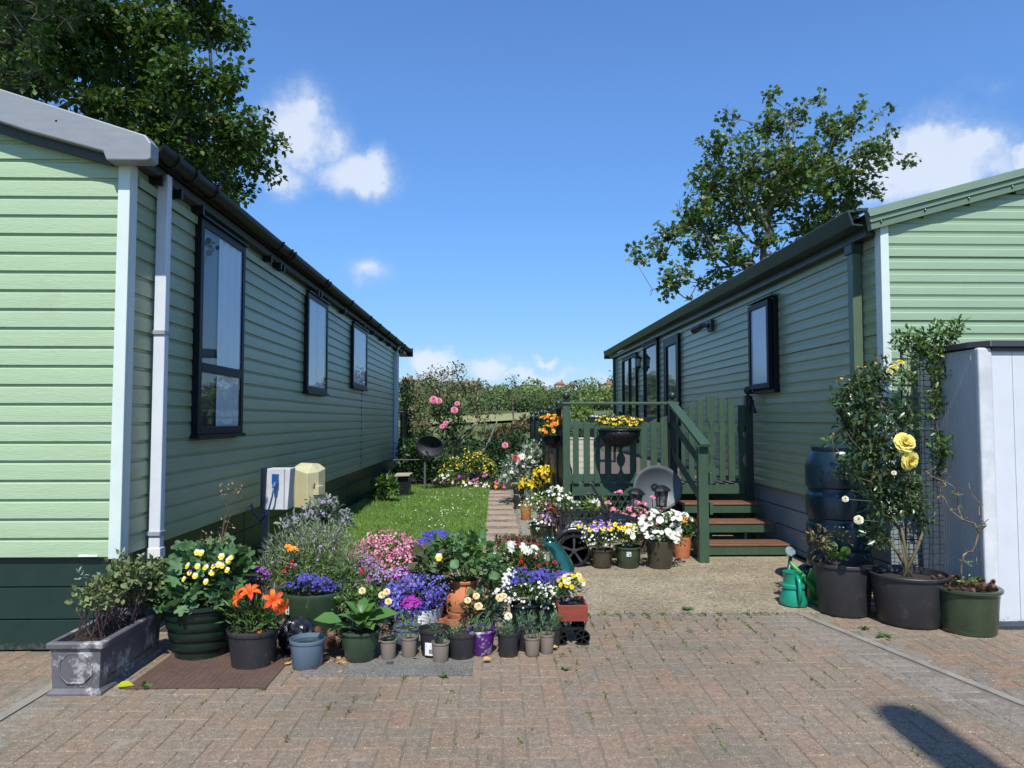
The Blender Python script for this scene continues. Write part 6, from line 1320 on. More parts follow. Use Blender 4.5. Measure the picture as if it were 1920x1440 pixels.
def basket(px, py, w, h, Y, label, blobs, protos, n, size, seed, x_off=0):
    c = PY(px, py, Y); r = w/2*Y/F; H = h*Y/F; t = thing('hanging_basket', label, 'hanging basket', (c.x, c.y, c.z-H)); mb = MB()
    pr = [(.001,-H),(r*.35,-H*.97),(r*.7,-H*.75),(r*.92,-H*.35),(r,0),(r*.96,0),(r*.9,-H*.3),(.001,-H*.5)]
    mb.lathe(pr, 28, tuple(c)); mb.build('liner', mat('black_liner', (.012,.013,.014), .4, bump=1, bscale=30, spec=.6), t, smooth=True)
    wv = MB(); R = rs(seed)
    for i in range(18):
        a = 2*math.pi*i/18; wv.tube([(c.x+math.cos(a+.5*k)*r_*1.02, c.y+math.sin(a+.5*k)*r_*1.02, c.z+z_) for k, (r_, z_) in enumerate(((r,0),(r*.92,-H*.35),(r*.7,-H*.75),(r*.35,-H*.97)))], .0035, 4, cap=False)
    wv.tube([(c.x+math.cos(q)*r*1.02, c.y+math.sin(q)*r*1.02, c.z) for q in [2*math.pi*i/28 for i in range(28)]], .006, 5, closed=True); wv.build('wire', M_black, t, fix=False)
    foliage('foliage', blobs, int(n*14), OVAL, .034, L_MID, t, R, shell=.3, zmin=-.3); flowers('pansy', blobs, n, size, None, t, R, as_parts=True, protos=protos, zmin=-.1); return t
Yb = 8.42
basket(1161, 806, 80, 32, Yb, 'black wire hanging basket of yellow and maroon pansies on the deck front', [pb(1161,795,40,13,Yb,.2), pb(1140,790,18,12,Yb,.15), pb(1182,795,22,12,Yb,.15)], [P_OY, P_YY, P_OY, P_OY], 98, .045, 130)
basket(1036, 818, 36, 22, 9.6, 'smaller hanging basket of orange pansies on the deck side', [pb(1034,800,22,20,9.5,.14), pb(1026,812,14,12,9.4,.1)], [P_ORP, P_OR, P_YY], 46, .055, 131)
R = rs(132); mb = MB()
for i in range(7): p = PY(1030+R.normal()*6, 835, 9.5); mb.tube([p, p+Vector((R.normal()*.04, 0, -.2)), p+Vector((R.normal()*.1, 0, -.42-.2*R.rand()))], .003, 4)
mb.build('trailing_stem', M_WOOD, bpy.data.objects['hanging_basket.001'], fix=False)
# satellite dishes
def dish(name, c, R_, tilt, az, m, label, squash=1.0, back=False, arm=True):
    t = thing(name, label, 'satellite dish', (c[0], c[1], 0)); M_ = Matrix.Translation(c) @ Matrix.Rotation(az, 4, 'Z') @ Matrix.Rotation(tilt, 4, 'X')      # dish axis = local -y
    mb = MB(); n = 40; rings = 8; vs = []; fs = []
    for k in range(rings+1):
        q = k/rings*R_
        for j in range(n): a = 2*math.pi*j/n; vs.append(M_ @ Vector((q*math.cos(a), -.38*q*q/R_+.0, q*squash*math.sin(a))))
    fs += [(k*n+j, k*n+(j+1) % n, (k+1)*n+(j+1) % n, (k+1)*n+j) for k in range(1, rings) for j in range(n)]+[tuple(range(n, 2*n))]
    mb.add([tuple(v) for v in vs], fs); o = mb.build('reflector', m, t, smooth=True, fix=False); s = o.modifiers.new('t', 'SOLIDIFY'); s.thickness = .006
    MB().tube([M_ @ Vector((R_*math.cos(a), -.38*R_, R_*squash*math.sin(a))) for a in [2*math.pi*i/40 for i in range(40)]], .006, 6, closed=True).build('rim', m, t, smooth=True)
    if arm: MB().tube([M_ @ Vector(p) for p in ((0,.02,-R_*squash*.9),(0,-R_*.5,-R_*squash*.95),(0,-R_*.95,-R_*squash*.35))], .012, 6).tube([M_ @ Vector((0,-R_*.9,-R_*squash*.42)), M_ @ Vector((0,-R_*1.05,-R_*squash*.25))], .028, 10).build('feed_arm', M_black, t, smooth=40)
    return t, M_
m_dish = mat('grey_dish', (.10,.115,.13), .5, (.085,.10,.115), scale=3, bump=.03)
c = PY(1231, 917, 8.35); t, M_ = dish('satellite_dish', tuple(c+Vector((0,.1,0))), .292, math.radians(-8), math.radians(8), m_dish, 'large grey satellite dish standing against the deck front', .86, arm=False)
MB().box(c.x-.02, c.x+.02, 8.5, 8.54, .0, .6).build('mast', mat('galv_steel', (.3,.31,.32), .4, metal=.7), t)
cL = PY(810, 834, 14.6); m_dd = mat('dark_mesh_dish', (.035,.038,.045), .5)
t, M_ = dish('satellite_dish', tuple(cL), .295, math.radians(14), math.radians(-18), m_dd, 'dark satellite dish on a thin pole at the far end of the left home', .74)
p1 = PY(796, 912, 14.65); MB().tube([(p1.x, 14.7, 0), (p1.x, 14.7, cL.z-.15)], .022, 8).tube([(-2.3, 14.72, .62), (p1.x+.1, 14.72, .63)], .009, 6).build('mast', mat('weathered_steel', (.10,.11,.11), .6), t)
# solar lanterns
def lantern(px, py, Y, label):
    c = PY(px, py, Y); t = thing('solar_lantern', label, 'garden light', (c.x, Y, 0), 'solar lanterns by the deck'); z = c.z
    MB().lathe([(.10,z+.03),(.105,z+.035),(.085,z+.06),(.05,z+.085),(.02,z+.095),(.001,z+.097)], 8, (c.x, Y, 0)).build('cap', M_black, t)
    MB().lathe([(.05,z-.12),(.068,z+.03)], 10, (c.x, Y, 0)).build('lamp_glass', mat('smoked_glass', (.05,.05,.055), .08, (.2,.2,.2), scale=20), t)
    f = MB()
    for i in range(6): a = i*math.pi/3; f.beam((c.x+.052*math.cos(a), Y+.052*math.sin(a), z-.12), (c.x+.072*math.cos(a), Y+.072*math.sin(a), z+.03), .007, .007)
    f.lathe([(.055,z-.135),(.06,z-.12),(.03,z-.118)], 10, (c.x, Y, 0)); f.tube([(c.x, Y, z-.13), (c.x, Y, 0)], .012, 8); f.build('stake', M_black, t)
lantern(1240, 926, 7.75, 'black solar lantern in front of the middle of the large grey dish'); lantern(1182, 931, 8.0, 'black solar lantern tilted at the left edge of the large grey dish')
bpy.data.objects['solar_lantern.001'].rotation_euler = (0, math.radians(6), 0)
# black garden cart under a plastic sheet
def cart():
    Y = 7.25; cx_ = PY(1080, 1030, Y).x; t = thing('garden_cart', 'black ornamental cart with spoked wheel and lattice side, half covered by crumpled plastic', 'cart', (cx_+.15, Y+.2, 0))
    w = PY(1076, 1030, 7.1); wheel(t, (w.x, 7.1, .155), .155, .05, M_black, mat('dark_grey_spoke', (.04,.04,.042), .5), 5, axis='y')
    MB().tube([(w.x+.2*math.cos(a), 7.12, .155+.2*math.sin(a)) for a in [math.radians(60+10*i) for i in range(16)]], .03, 6).build('mudguard', M_sack, t, smooth=True)
    x0 = PY(1054, 960, 7.3).x; x1 = PY(1142, 960, 7.3).x; z1 = PY(1100, 960, 7.3).z; z0 = PY(1100, 985, 7.3).z; f = MB()
    for a, b_ in (((x0,z1),(x1,z1)),((x0,z0),(x1,z0)),((x0,z0-.2),(x0,z1)),((x1,z0-.2),(x1,z1))): f.beam((a[0], 7.3, a[1]), (b_[0], 7.3, b_[1]), .02, .018, up=(0,1,0))
    k = 7
    for i in range(k): a = x0+(x1-x0)*i/k; b_ = x0+(x1-x0)*(i+1)/k; f.beam((a,7.3,z0),(b_,7.3,z1),.008,.008,up=(0,1,0)); f.beam((a,7.302,z1),(b_,7.302,z0),.008,.008,up=(0,1,0))
    f.build('lattice_side', M_black, t); MB().box(x0+.02, x1-.02, 7.34, 7.75, .2, z0).build('cart_body', M_black, t)
    s = crumple('plastic_sheet', (0,0,0), (.17,.08,.14), mat('shiny_crumpled_sheet', (.02,.02,.022), .22, (.16,.16,.17), scale=30, bump=.7, bscale=40, mix=(.5,.56), spec=.8), None, None, 140); s.parent = t; p = PY(1085, 1003, 7.22); s.location = Vector((p.x, 7.22, p.z))-wloc(t)
    s = crumple('plastic_sheet', (0,0,0), (.3,.22,.13), M_sack, None, None, 141); s.parent = t; p = PY(1150, 985, 7.5); s.location = Vector((p.x, 7.5, p.z))-wloc(t)
    MB().beam((x1+.0,7.35,z1-.02),(x1-.1,7.9,z1+.22),.02,.02).tube([PY(1098,925,7.9), PY(1125,930,7.9), PY(1140,962,7.6)], .012, 6).build('handle', M_black, t)
cart()
# things standing on the deck, behind the railings
def deck_things():
    c0 = PY(1090, 890, 9.6); x0 = PY(1069,860,10.2).x; x1 = PY(1113,860,10.2).x; t = thing('cream_planter', 'cream slatted box planter on the deck behind the pickets', 'planter', ((x0+x1)/2, 10.3, .66)); m = mat('cream_paint', (.52,.50,.40), .6)
    mb = MB(); z = .67
    while z < 1.16: mb.box(x0, x1, 10.2, 10.22, z, z+.078); z += .083
    mb.box(x0+.01, x1-.01, 10.221, 10.5, .67, 1.15); mb.box(x0-.01, x1+.01, 10.19, 10.51, 1.152, 1.175); mb.build('planter_box', m, t, bevel=.002); foliage('foliage', [((x0+.15, 10.35, 1.28), (.15,.12,.14))], 220, OVAL, .05, L_MID, t, rs(150))
    p = PY(1091, 775, 10.9); t = thing('deck_plant', 'green leafy plant in a black pot standing on the deck behind the pickets', 'potted plant', (p.x, 10.9, .66)); MB().lathe([(.09,1.1),(.12,1.36),(.10,1.36),(.09,1.15)], 20, (p.x, 10.9, 0)).build('pot', M_black, t, smooth=40); MB().box(p.x-.15, p.x+.15, 10.8, 11.1, .66, 1.1).build('stand', M_black, t); foliage('foliage', [((p.x, 10.9, 1.52), (.16,.15,.17))], 340, OVAL, .06, L_LIME, t, rs(151))
    p = PY(1048, 790, 12.5); t = thing('chimney_pot', 'red terracotta chimney pot planter on the deck behind the corner post', 'planter', (p.x, 12.5, .66)); MB().lathe([(.16,.66),(.15,1.1),(.16,1.12),(.14,1.16),(.14,1.4),(.16,1.42),(.16,1.5),(.14,1.52),(.155,1.6),(.13,1.6)], 6, (p.x, 12.5, 0)).build('pot', PM['terra'], t)
    p = PY(1125, 800, 13.2); t = thing('barbecue', 'black covered barbecue at the back of the deck', 'barbecue', (p.x, 13.2, .66)); MB().box(p.x-.25, p.x+.3, 13, 13.5, .95, 1.52).build('cover', M_sack, t, bevel=.04)
    for dx in (-.2, .25): MB().box(p.x+dx-.02, p.x+dx+.02, 13.1, 13.14, .66, .95).build('leg', M_black, t)
    p = PY(1060, 875, 9.2); t = thing('glass_bottle', 'clear glass bottle on the deck behind the first picket', 'bottle', (PY(1068,870,9.1).x, 9.1, .66)); q = t.location.x; MB().lathe([(.03,.66),(.035,.67),(.035,.80),(.015,.85),(.013,.90),(.001,.90)], 16, (q, 9.1, 0)).build('bottle', mat('pale_bottle', (.4,.5,.5), .08), t, smooth=40)
deck_things()
# ================================================================ METER BOXES
def meter():
    Y = 6.75; m = mat('galv_steel', (.3,.31,.32), .4, metal=.7); x = PY(497, 950, Y).x; t = thing('electric_hookup', 'white electric hookup box with blue plug on a galvanised post', 'meter box', (x, Y, 0)); z0, z1 = PY(520,953,Y).z, PY(520,877,Y).z
    MB().box(x-.03, x+.03, Y, Y+.04, 0, z1-.0).box(x-.03, x-.026, Y-.05, Y, z0-.06, z1).build('post', m, t, bevel=.003)
    a, b_ = x+.0, PY(543,900,Y-.1).x; mb = MB(); mb.prism([(a+.032, z0), (b_-.01, z0), (b_+.012, z1), (a+.05, z1)], Y-.12, Y+.05); bx_ = mb.build('box', mat('box_white', (.58,.60,.61), .45, wear=((.45,.46,.46), 6, .6)), t, bevel=.006)
    MB().box(b_-.045, b_-.035, Y-.124, Y-.1205, z0+.02, z1-.005).build('hinge_line', mat('box_grey', (.3,.3,.3)), bx_)
    mb = MB(); cx_ = PY(517,900,Y-.13).x; cz = PY(517,900,Y-.13).z; mb.box(cx_-.026, cx_+.026, Y-.165, Y-.121, cz-.035, cz+.055); mb.tube([(cx_, Y-.15, cz-.03), (cx_+.0, Y-.19, cz-.065)], [.024,.014], 12); bl = mat('socket_blue', (.015,.09,.30), .35); mb.build('plug', bl, t, smooth=30, bevel=.003)
    MB().tube([(cx_, Y-.19, cz-.06), (cx_-.01, Y-.19, cz-.14), (cx_-.06, Y-.16, cz-.30), (cx_-.14, Y-.1, cz-.37), (cx_-.28, Y+.15, cz-.33), (-2.36, Y+.3, cz-.2)], .008, 8).build('cable', bl, t, smooth=True)
    Y = 7.6; x = PY(578, 900, Y).x; z0, z1 = PY(578,950,Y).z, PY(578,868,Y).z; w = .13; t = thing('gas_meter_box', 'cream plastic meter cabinet with sloping hood next to the white hookup box', 'meter box', (x, Y, 0)); m = mat('cream_plastic', (.50,.47,.28), .5, (.45,.42,.24), bump=.05, wear=((.36,.34,.2), 4, .62))
    mb = MB(); M_ = Matrix.Translation((x, Y, 0)) @ Matrix.Rotation(math.radians(-16), 4, 'Z')
    vs = [(-w,-.10,z0),(w*.55,-.13,z0),(w,-.02,z0),(w,.12,z0),(-w,.12,z0),(-w,-.10,z1-.05),(w*.50,-.13,z1-.10),(w,-.02,z1-.09),(w,.12,z1-.06),(-w,.12,z1-.03),(-w*.7,0,z1),(w*.4,-.03,z1-.005),(w*.5,.1,z1-.01),(-w*.7,.1,z1-.005)]
    mb.add(vs, [(0,1,6,5),(1,2,7,6),(2,3,8,7),(3,4,9,8),(4,0,5,9),(5,6,11,10),(6,7,11),(7,8,12,11),(8,9,13,12),(9,5,10,13),(10,11,12,13),(0,4,3,2,1)], 0, M_); mb.build('cabinet', m, t, bevel=.006)
    MB().box(w*.8, w+.035, -.08, .03, z0+.13, z0+.22, 0, M_).build('latch_box', m, t, bevel=.003); MB().tube([M_ @ Vector((w*.85,-.07,z1-.2)), M_ @ Vector((w*.9,-.09,z1-.24))], .01, 6).build('key', M_black, t); MB().box(-.03,.03,.02,.06,0,z0-.002,0,M_).build('post', M_black, t)
meter()
# ================================================================ RIGHT SIDE: cans, tubs, butt, roses, trellis
def right_side():
    # teal watering can
    g_ = G(1488, 1140); Yc = g_.y+.085; x = PY(1488,1120,Yc).x; s = Yc/F; H = 62*s; t = thing('watering_can', 'teal plastic watering can with round rose standing by the steps', 'watering can', (x, Yc, 0)); m = mat('teal_plastic', (.01,.26,.16), .3, (.008,.22,.135), spec=.55)
    mb = MB(); mb.lathe([(.085,0),(.10,.01),(.105,.04),(.085,H*.42),(.078,H*.5),(.088,H*.54),(.088,H*.62),(.075,H*.66),(.07,H*.95),(.078,H),(.066,H),(.062,H*.7),(.07,.05)], 32, (x, Yc, 0)); mb.build('body', m, t, smooth=38)
    MB().tube([(x, Yc-.068, H*.93), (x, Yc-.11, H*.8), (x, Yc-.125, H*.5), (x, Yc-.115, H*.2), (x, Yc-.095, .06)], .015, 10).build('handle', m, t, smooth=True)
    tip = PY(1482, 1034, Yc+.1); MB().tube([(x+.02, Yc+.06, .06), (x+.01, Yc+.14, .15), (tip.x+.01, tip.y+.02, tip.z-.03)], [.028,.02,.012], 10).build('spout', mat('dark_teal', (.02,.07,.07), .35), t, smooth=True)
    M_ = Matrix.Translation(tip) @ Matrix.Rotation(math.radians(60), 4, 'X') @ Matrix.Rotation(math.radians(10), 4, 'Y'); MB().lathe([(.012,-.03),(.038,-.008),(.042,.0),(.04,.004),(.001,.007)], 24, (0,0,0), 0, M_).build('rose_head', mat('grey_teal', (.18,.24,.25), .35), t, smooth=40)
    # green watering can behind
    Yc = 5.66; x = PY(1536,1120,Yc).x; t = thing('watering_can', 'bright green watering can tucked behind the teal can and the left black tub', 'watering can', (x, Yc, 0)); m = mat('bright_green_plastic', (.03,.27,.05), .35, (.025,.22,.04)); MB().lathe([(.07,0),(.085,.01),(.082,.2),(.06,.26),(.05,.26),(.05,.2)], 24, (x, Yc, 0), 0, None, 1, 1.1).build('body', m, t, smooth=38)
    tip = PY(1481,1054,Yc-.10); MB().tube([(x-.04, Yc-.05, .05), (x-.08, Yc-.08, .14), tuple(tip)], [.03,.026,.014], 10).build('spout', m, t, smooth=True); MB().tube([(x+.03, Yc, .25), (x+.1, Yc, .30), (x+.16, Yc, .27), (x+.14, Yc, .1), (x+.07, Yc, .06)], .014, 8).build('handle', m, t, smooth=True)
    p = PY(1515,1070,5.9); crumple('black_sack', (p.x, 5.95), (.10,.09,.14), M_sack, 'small black plastic bag behind the watering cans', 'sack', 160)
    # water butt
    cx_, cy_ = 2.83, 5.98; r = .245; t = thing('water_butt', 'dark blue ribbed plastic water butt against the right home corner', 'water butt', (cx_, cy_, 0)); m = mat('blue_butt', (.006,.022,.034), .28, (.005,.017,.028), spec=.65, bump=.02)
    pr = [(r*.9,.10),(r*.98,.12)]; z = .14
    for k in range(4): pr += [(r*1.02,z+.0),(r*1.03,z+.16),(r*1.0,z+.19),(r*.955,z+.20),(r*.955,z+.235)]; z += .245
    pr = pr[:-2]; pr += [(r*1.0,1.06),(r*.93,1.13),(r*.85,1.165),(r*.6,1.175)]; MB().lathe(pr, 44, (cx_, cy_, 0)).build('barrel', m, t, smooth=50)
    l = MB(); l.lathe([(r*.80,1.168),(r*.82,1.175),(r*.82,1.20),(r*.78,1.21),(r*.3,1.215),(.001,1.215)], 32, (cx_, cy_, 0)); l.tube([(cx_-.05, cy_-.08, 1.215), (cx_-.05, cy_-.08, 1.24), (cx_+.05, cy_-.08, 1.24), (cx_+.05, cy_-.08, 1.215)], .012, 8); l.build('lid', m, t, smooth=40)
    MB().lathe([(r*.9,0),(r*.88,.099)], 24, (cx_, cy_, 0)).build('stand', M_black, t, smooth=40)
    # left tub
    t, c, r = pot(1583, 1161, 1064, 110, 88, 'black', 'left of the two wide black tubs, holding a small rose seedling and a looped handle', 'tub', fill=.86); R = rs(161); Y = c.y
    foliage('foliage', [pb(1540,1005,22,16,Y-.05,.08), pb(1575,1010,16,14,Y,.08), pb(1552,1040,22,14,Y,.08), pb(1535,1020,14,14,Y,.06)], 150, OVAL, .042, leafm('young_rose_leaf', (.13,.17,.05), (.15,.10,.05), .3), t, R); foliage('low_leaves', [pb(1570,1045,16,14,Y-.04,.08)], 10, ROUND, .08, L_MID, t, R); stems('stem', t, (c.x-.06, c.y, c.z*.86), [pb(1545,1010,26,24,Y,.1)], 12, M_WOOD, R, .004)
    MB().tube([(c.x+.02, c.y-r*.98, c.z-.0), (c.x+.03, c.y-r*1.1, c.z+.012), (c.x+.13, c.y-r*1.05, c.z+.012), (c.x+.15, c.y-r*.9, c.z)], .009, 6).build('handle', M_black, t); clean(t)
    # middle tub with the climbing rose
    t, c, r = pot(1706, 1183, 1088, 138, 112, 'black', 'widest black tub in the middle, planted with a tall yellow climbing rose', 'tub', fill=.9); R = rs(162); Y = 5.12
    lobes = [pb(1620,720,36,22,Y+.0,.14), pb(1600,745,32,30,Y,.14), pb(1640,770,40,36,Y,.16), pb(1600,800,32,34,Y,.14), pb(1655,700,30,22,Y,.12), pb(1630,830,36,34,Y,.15), pb(1600,870,26,30,Y,.12), pb(1665,850,34,40,Y,.16), pb(1640,905,36,36,Y,.15), pb(1680,900,34,34,Y,.15), pb(1660,955,34,28,Y,.14), pb(1705,930,30,34,Y,.14), pb(1690,780,34,34,Y,.14), pb(1645,1000,26,26,Y,.1), pb(1560,830,10,10,Y,.06), pb(1580,760,16,26,Y,.08), pb(1720,965,22,26,Y,.1)]
    P = crown_points([(b[0], float(np.mean(b[1]))) for b in lobes], R, 4000)
    base = [(c.x, c.y, c.z*.88), (c.x-.02, c.y+.02, c.z+.12), (c.x-.03, c.y+.05, c.z+.3)]
    n, par = skeleton(base, P, 163, .45); branches('cane', n, par, mat('rose_cane', (.10,.12,.05), .7, (.13,.08,.05), scale=5), t, .013, .002, 1.7, 5)
    for q in ((1690,990),(1735,985),(1665,1010)): e = PY(*q, Y); MB().tube([(c.x+R.normal()*.03, c.y, c.z*.88), ((c.x+e.x)/2+.02, c.y+.03, (c.z+e.z)/2), tuple(e)], [.014,.012,.008], 7).build('cane', MATS['rose_cane'], t, smooth=True)
    tree_leaves('foliage', P, 5, .055, .052, OVAL, leafm('rose_leaf_glossy', (.055,.11,.035), (.04,.085,.03), .35, .3, .2, .6), t, R, .3)
    tree_leaves('young_foliage', P[::3], 2, .06, .045, OVAL, leafm('rose_leaf_new', (.12,.18,.05), (.14,.12,.05), .35, .35, .2, .6), t, R, .5)
    for (px, py, s_, d) in ((1694,833,.155,(.0,-.9,.5)),(1702,864,.14,(.2,-.95,-.1))): bloom(P_YRB, 'rose_bloom', PY(px, py, Y-.22), d, s_, t, .3)
    for (px, py, s_, me) in ((1578,713,.045,P_BUD),(1642,684,.04,P_BUD),(1668,697,.05,P_YR),(1677,689,.055,P_YR),(1688,680,.055,P_YR),(1703,696,.035,P_BUD),(1608,690,.03,P_BUD),(1667,857,.05,P_BUD),(1561,815,.03,P_BUD),(1622,690,.03,P_BUD),(1592,714,.03,P_BUD)):
        p = PY(px, py, Y-.08); bloom(me, 'rose_bud', p, (R.normal()*.2,-.5,.8), s_, t); MB().tube([p, PY(px+R.normal()*6+(4 if px < 1650 else -4), py+34, Y-.05)], .0022, 4).build('bud_stem', M_STEM, t, fix=False)
    for (px, py, s_) in ((1585,936,.045),(1610,975,.065),(1676,887,.035)): p = PY(px, py, Y-.2); bloom(P_WR, 'white_rose_bloom', p, (-.5,-.8,.3), s_, t); MB().tube([p, PY(px+50, py+4, Y-.05)], .0025, 4).build('bloom_stem', M_STEM, t, fix=False)
    clean(t)
    # black mesh trellis with honeysuckle
    Yt = 5.42; t = thing('mesh_trellis', 'black plastic mesh trellis between the rose and the white shed', 'trellis', (PY(1740,1100,Yt).x, Yt, 0)); x0, x1 = PY(1698,900,Yt).x, PY(1788,900,Yt).x; z1 = PY(1740,655,Yt).z; mb = MB(); R = rs(164)
    k = 9
    for i in range(k+1): x = x0+(x1-x0)*i/k; mb.tube([(x+.004*R.normal(), Yt+.01*R.normal(), z) for z in np.linspace(.02, z1, 9)], .0026, 4)
    z = .04
    while z < z1: mb.tube([(x0+(x1-x0)*q, Yt+.008*R.normal(), z+.005*R.normal()) for q in (0,.25,.5,.75,1)], .0024, 4); z += .042
    mb.build('mesh', M_black, t, fix=False)
    for x in (x0-.01, x1+.01): MB().tube([(x, Yt, 0), (x, Yt, z1)], .008, 6).build('cane', M_black, t)
    t = thing('climbing_vine', 'leafy climber spilling over the mesh trellis and the shed lid', 'climber', (x1-.05, Yt+.05, 0)); lobes = [pb(1720,650,36,14,Yt,.1), pb(1755,625,36,14,Yt-.05,.1), pb(1795,615,26,10,Yt-.1,.1), pb(1700,640,26,20,Yt,.1), pb(1735,665,40,14,Yt,.1), pb(1770,650,26,22,Yt-.05,.08), pb(1765,700,24,34,Yt-.04,.08), pb(1770,760,18,36,Yt-.04,.07), pb(1745,740,22,20,Yt-.04,.06), pb(1762,830,20,40,Yt-.05,.07), pb(1700,700,16,30,Yt-.05,.06), pb(1768,880,12,20,Yt-.05,.05), pb(1735,770,16,12,Yt-.05,.05)]
    P = crown_points([(b[0], float(np.mean(b[1]))) for b in lobes], R, 3600); base = [(x1-.05, Yt+.04, 0), (x1-.04, Yt+.03, .5), (x1-.03, Yt+.02, .9)]
    n, par = skeleton(base, P, 165, .5); branches('stem', n, par, M_WOOD, t, .008, .0018, 1.6, 5); tree_leaves('foliage', P, 5, .05, .05, OVAL, leafm('vine_leaf', (.10,.19,.04), (.07,.14,.03), .3, .35, .3), t, R, .4)
    # green glazed pot full of cones with bare twiggy plant
    t, c, r = pot(1816, 1196, 1112, 116, 92, 'olive', 'olive green glazed pot on a saucer, topped with pine cones and bare twisting stems', 'glazed', fill=.93); MB().lathe([(r*.72,.0),(r*.80,.006),(r*.82,.028),(r*.78,.03),(r*.74,.012)], 36, (c.x, c.y, 0)).build('saucer', PM['olive'], t, smooth=40)
    R = rs(166)
    for i in range(46): a = R.rand()*6.28; q = r*.86*math.sqrt(R.rand()); cone((c.x+q*math.cos(a), c.y+q*math.sin(a), c.z+.0+.012*R.rand()), .048, (R.normal()*1.1, R.normal()*1.1, R.rand()*6), parent=t)
    lobes = [pb(1800,940,34,50,c.y+.02,.12), pb(1830,980,16,50,c.y,.08), pb(1775,910,26,40,c.y+.04,.1), pb(1815,1040,24,40,c.y,.1), pb(1755,880,16,24,c.y+.1,.06)]
    P = crown_points([(b[0], float(np.mean(b[1]))) for b in lobes], R, 1500); base = [(c.x-.02, c.y, c.z-.02), (c.x-.03, c.y+.01, c.z+.1), (c.x-.02, c.y, c.z+.2)]
    n, par = skeleton(base, P, 167, .1); branches('stem', n, par, mat('pale_twig', (.25,.19,.11), .8, (.16,.11,.07), scale=5), t, .008, .0018, 1.6, 5); tree_leaves('foliage', P[::3], 1, .006, .034, OVAL, leafm('fresh_leaf', (.2,.3,.05)), t, R, .4); foliage('low_foliage', [pb(1815,1090,20,10,c.y-.03,.08)], 40, OVAL, .028, MATS['fresh_leaf'], t, R); tree_leaves('bronze_foliage', P[1::4], 1, .006, .03, OVAL, leafm('bronze_leaf', (.18,.13,.06)), t, R, .4); clean(t)
right_side()
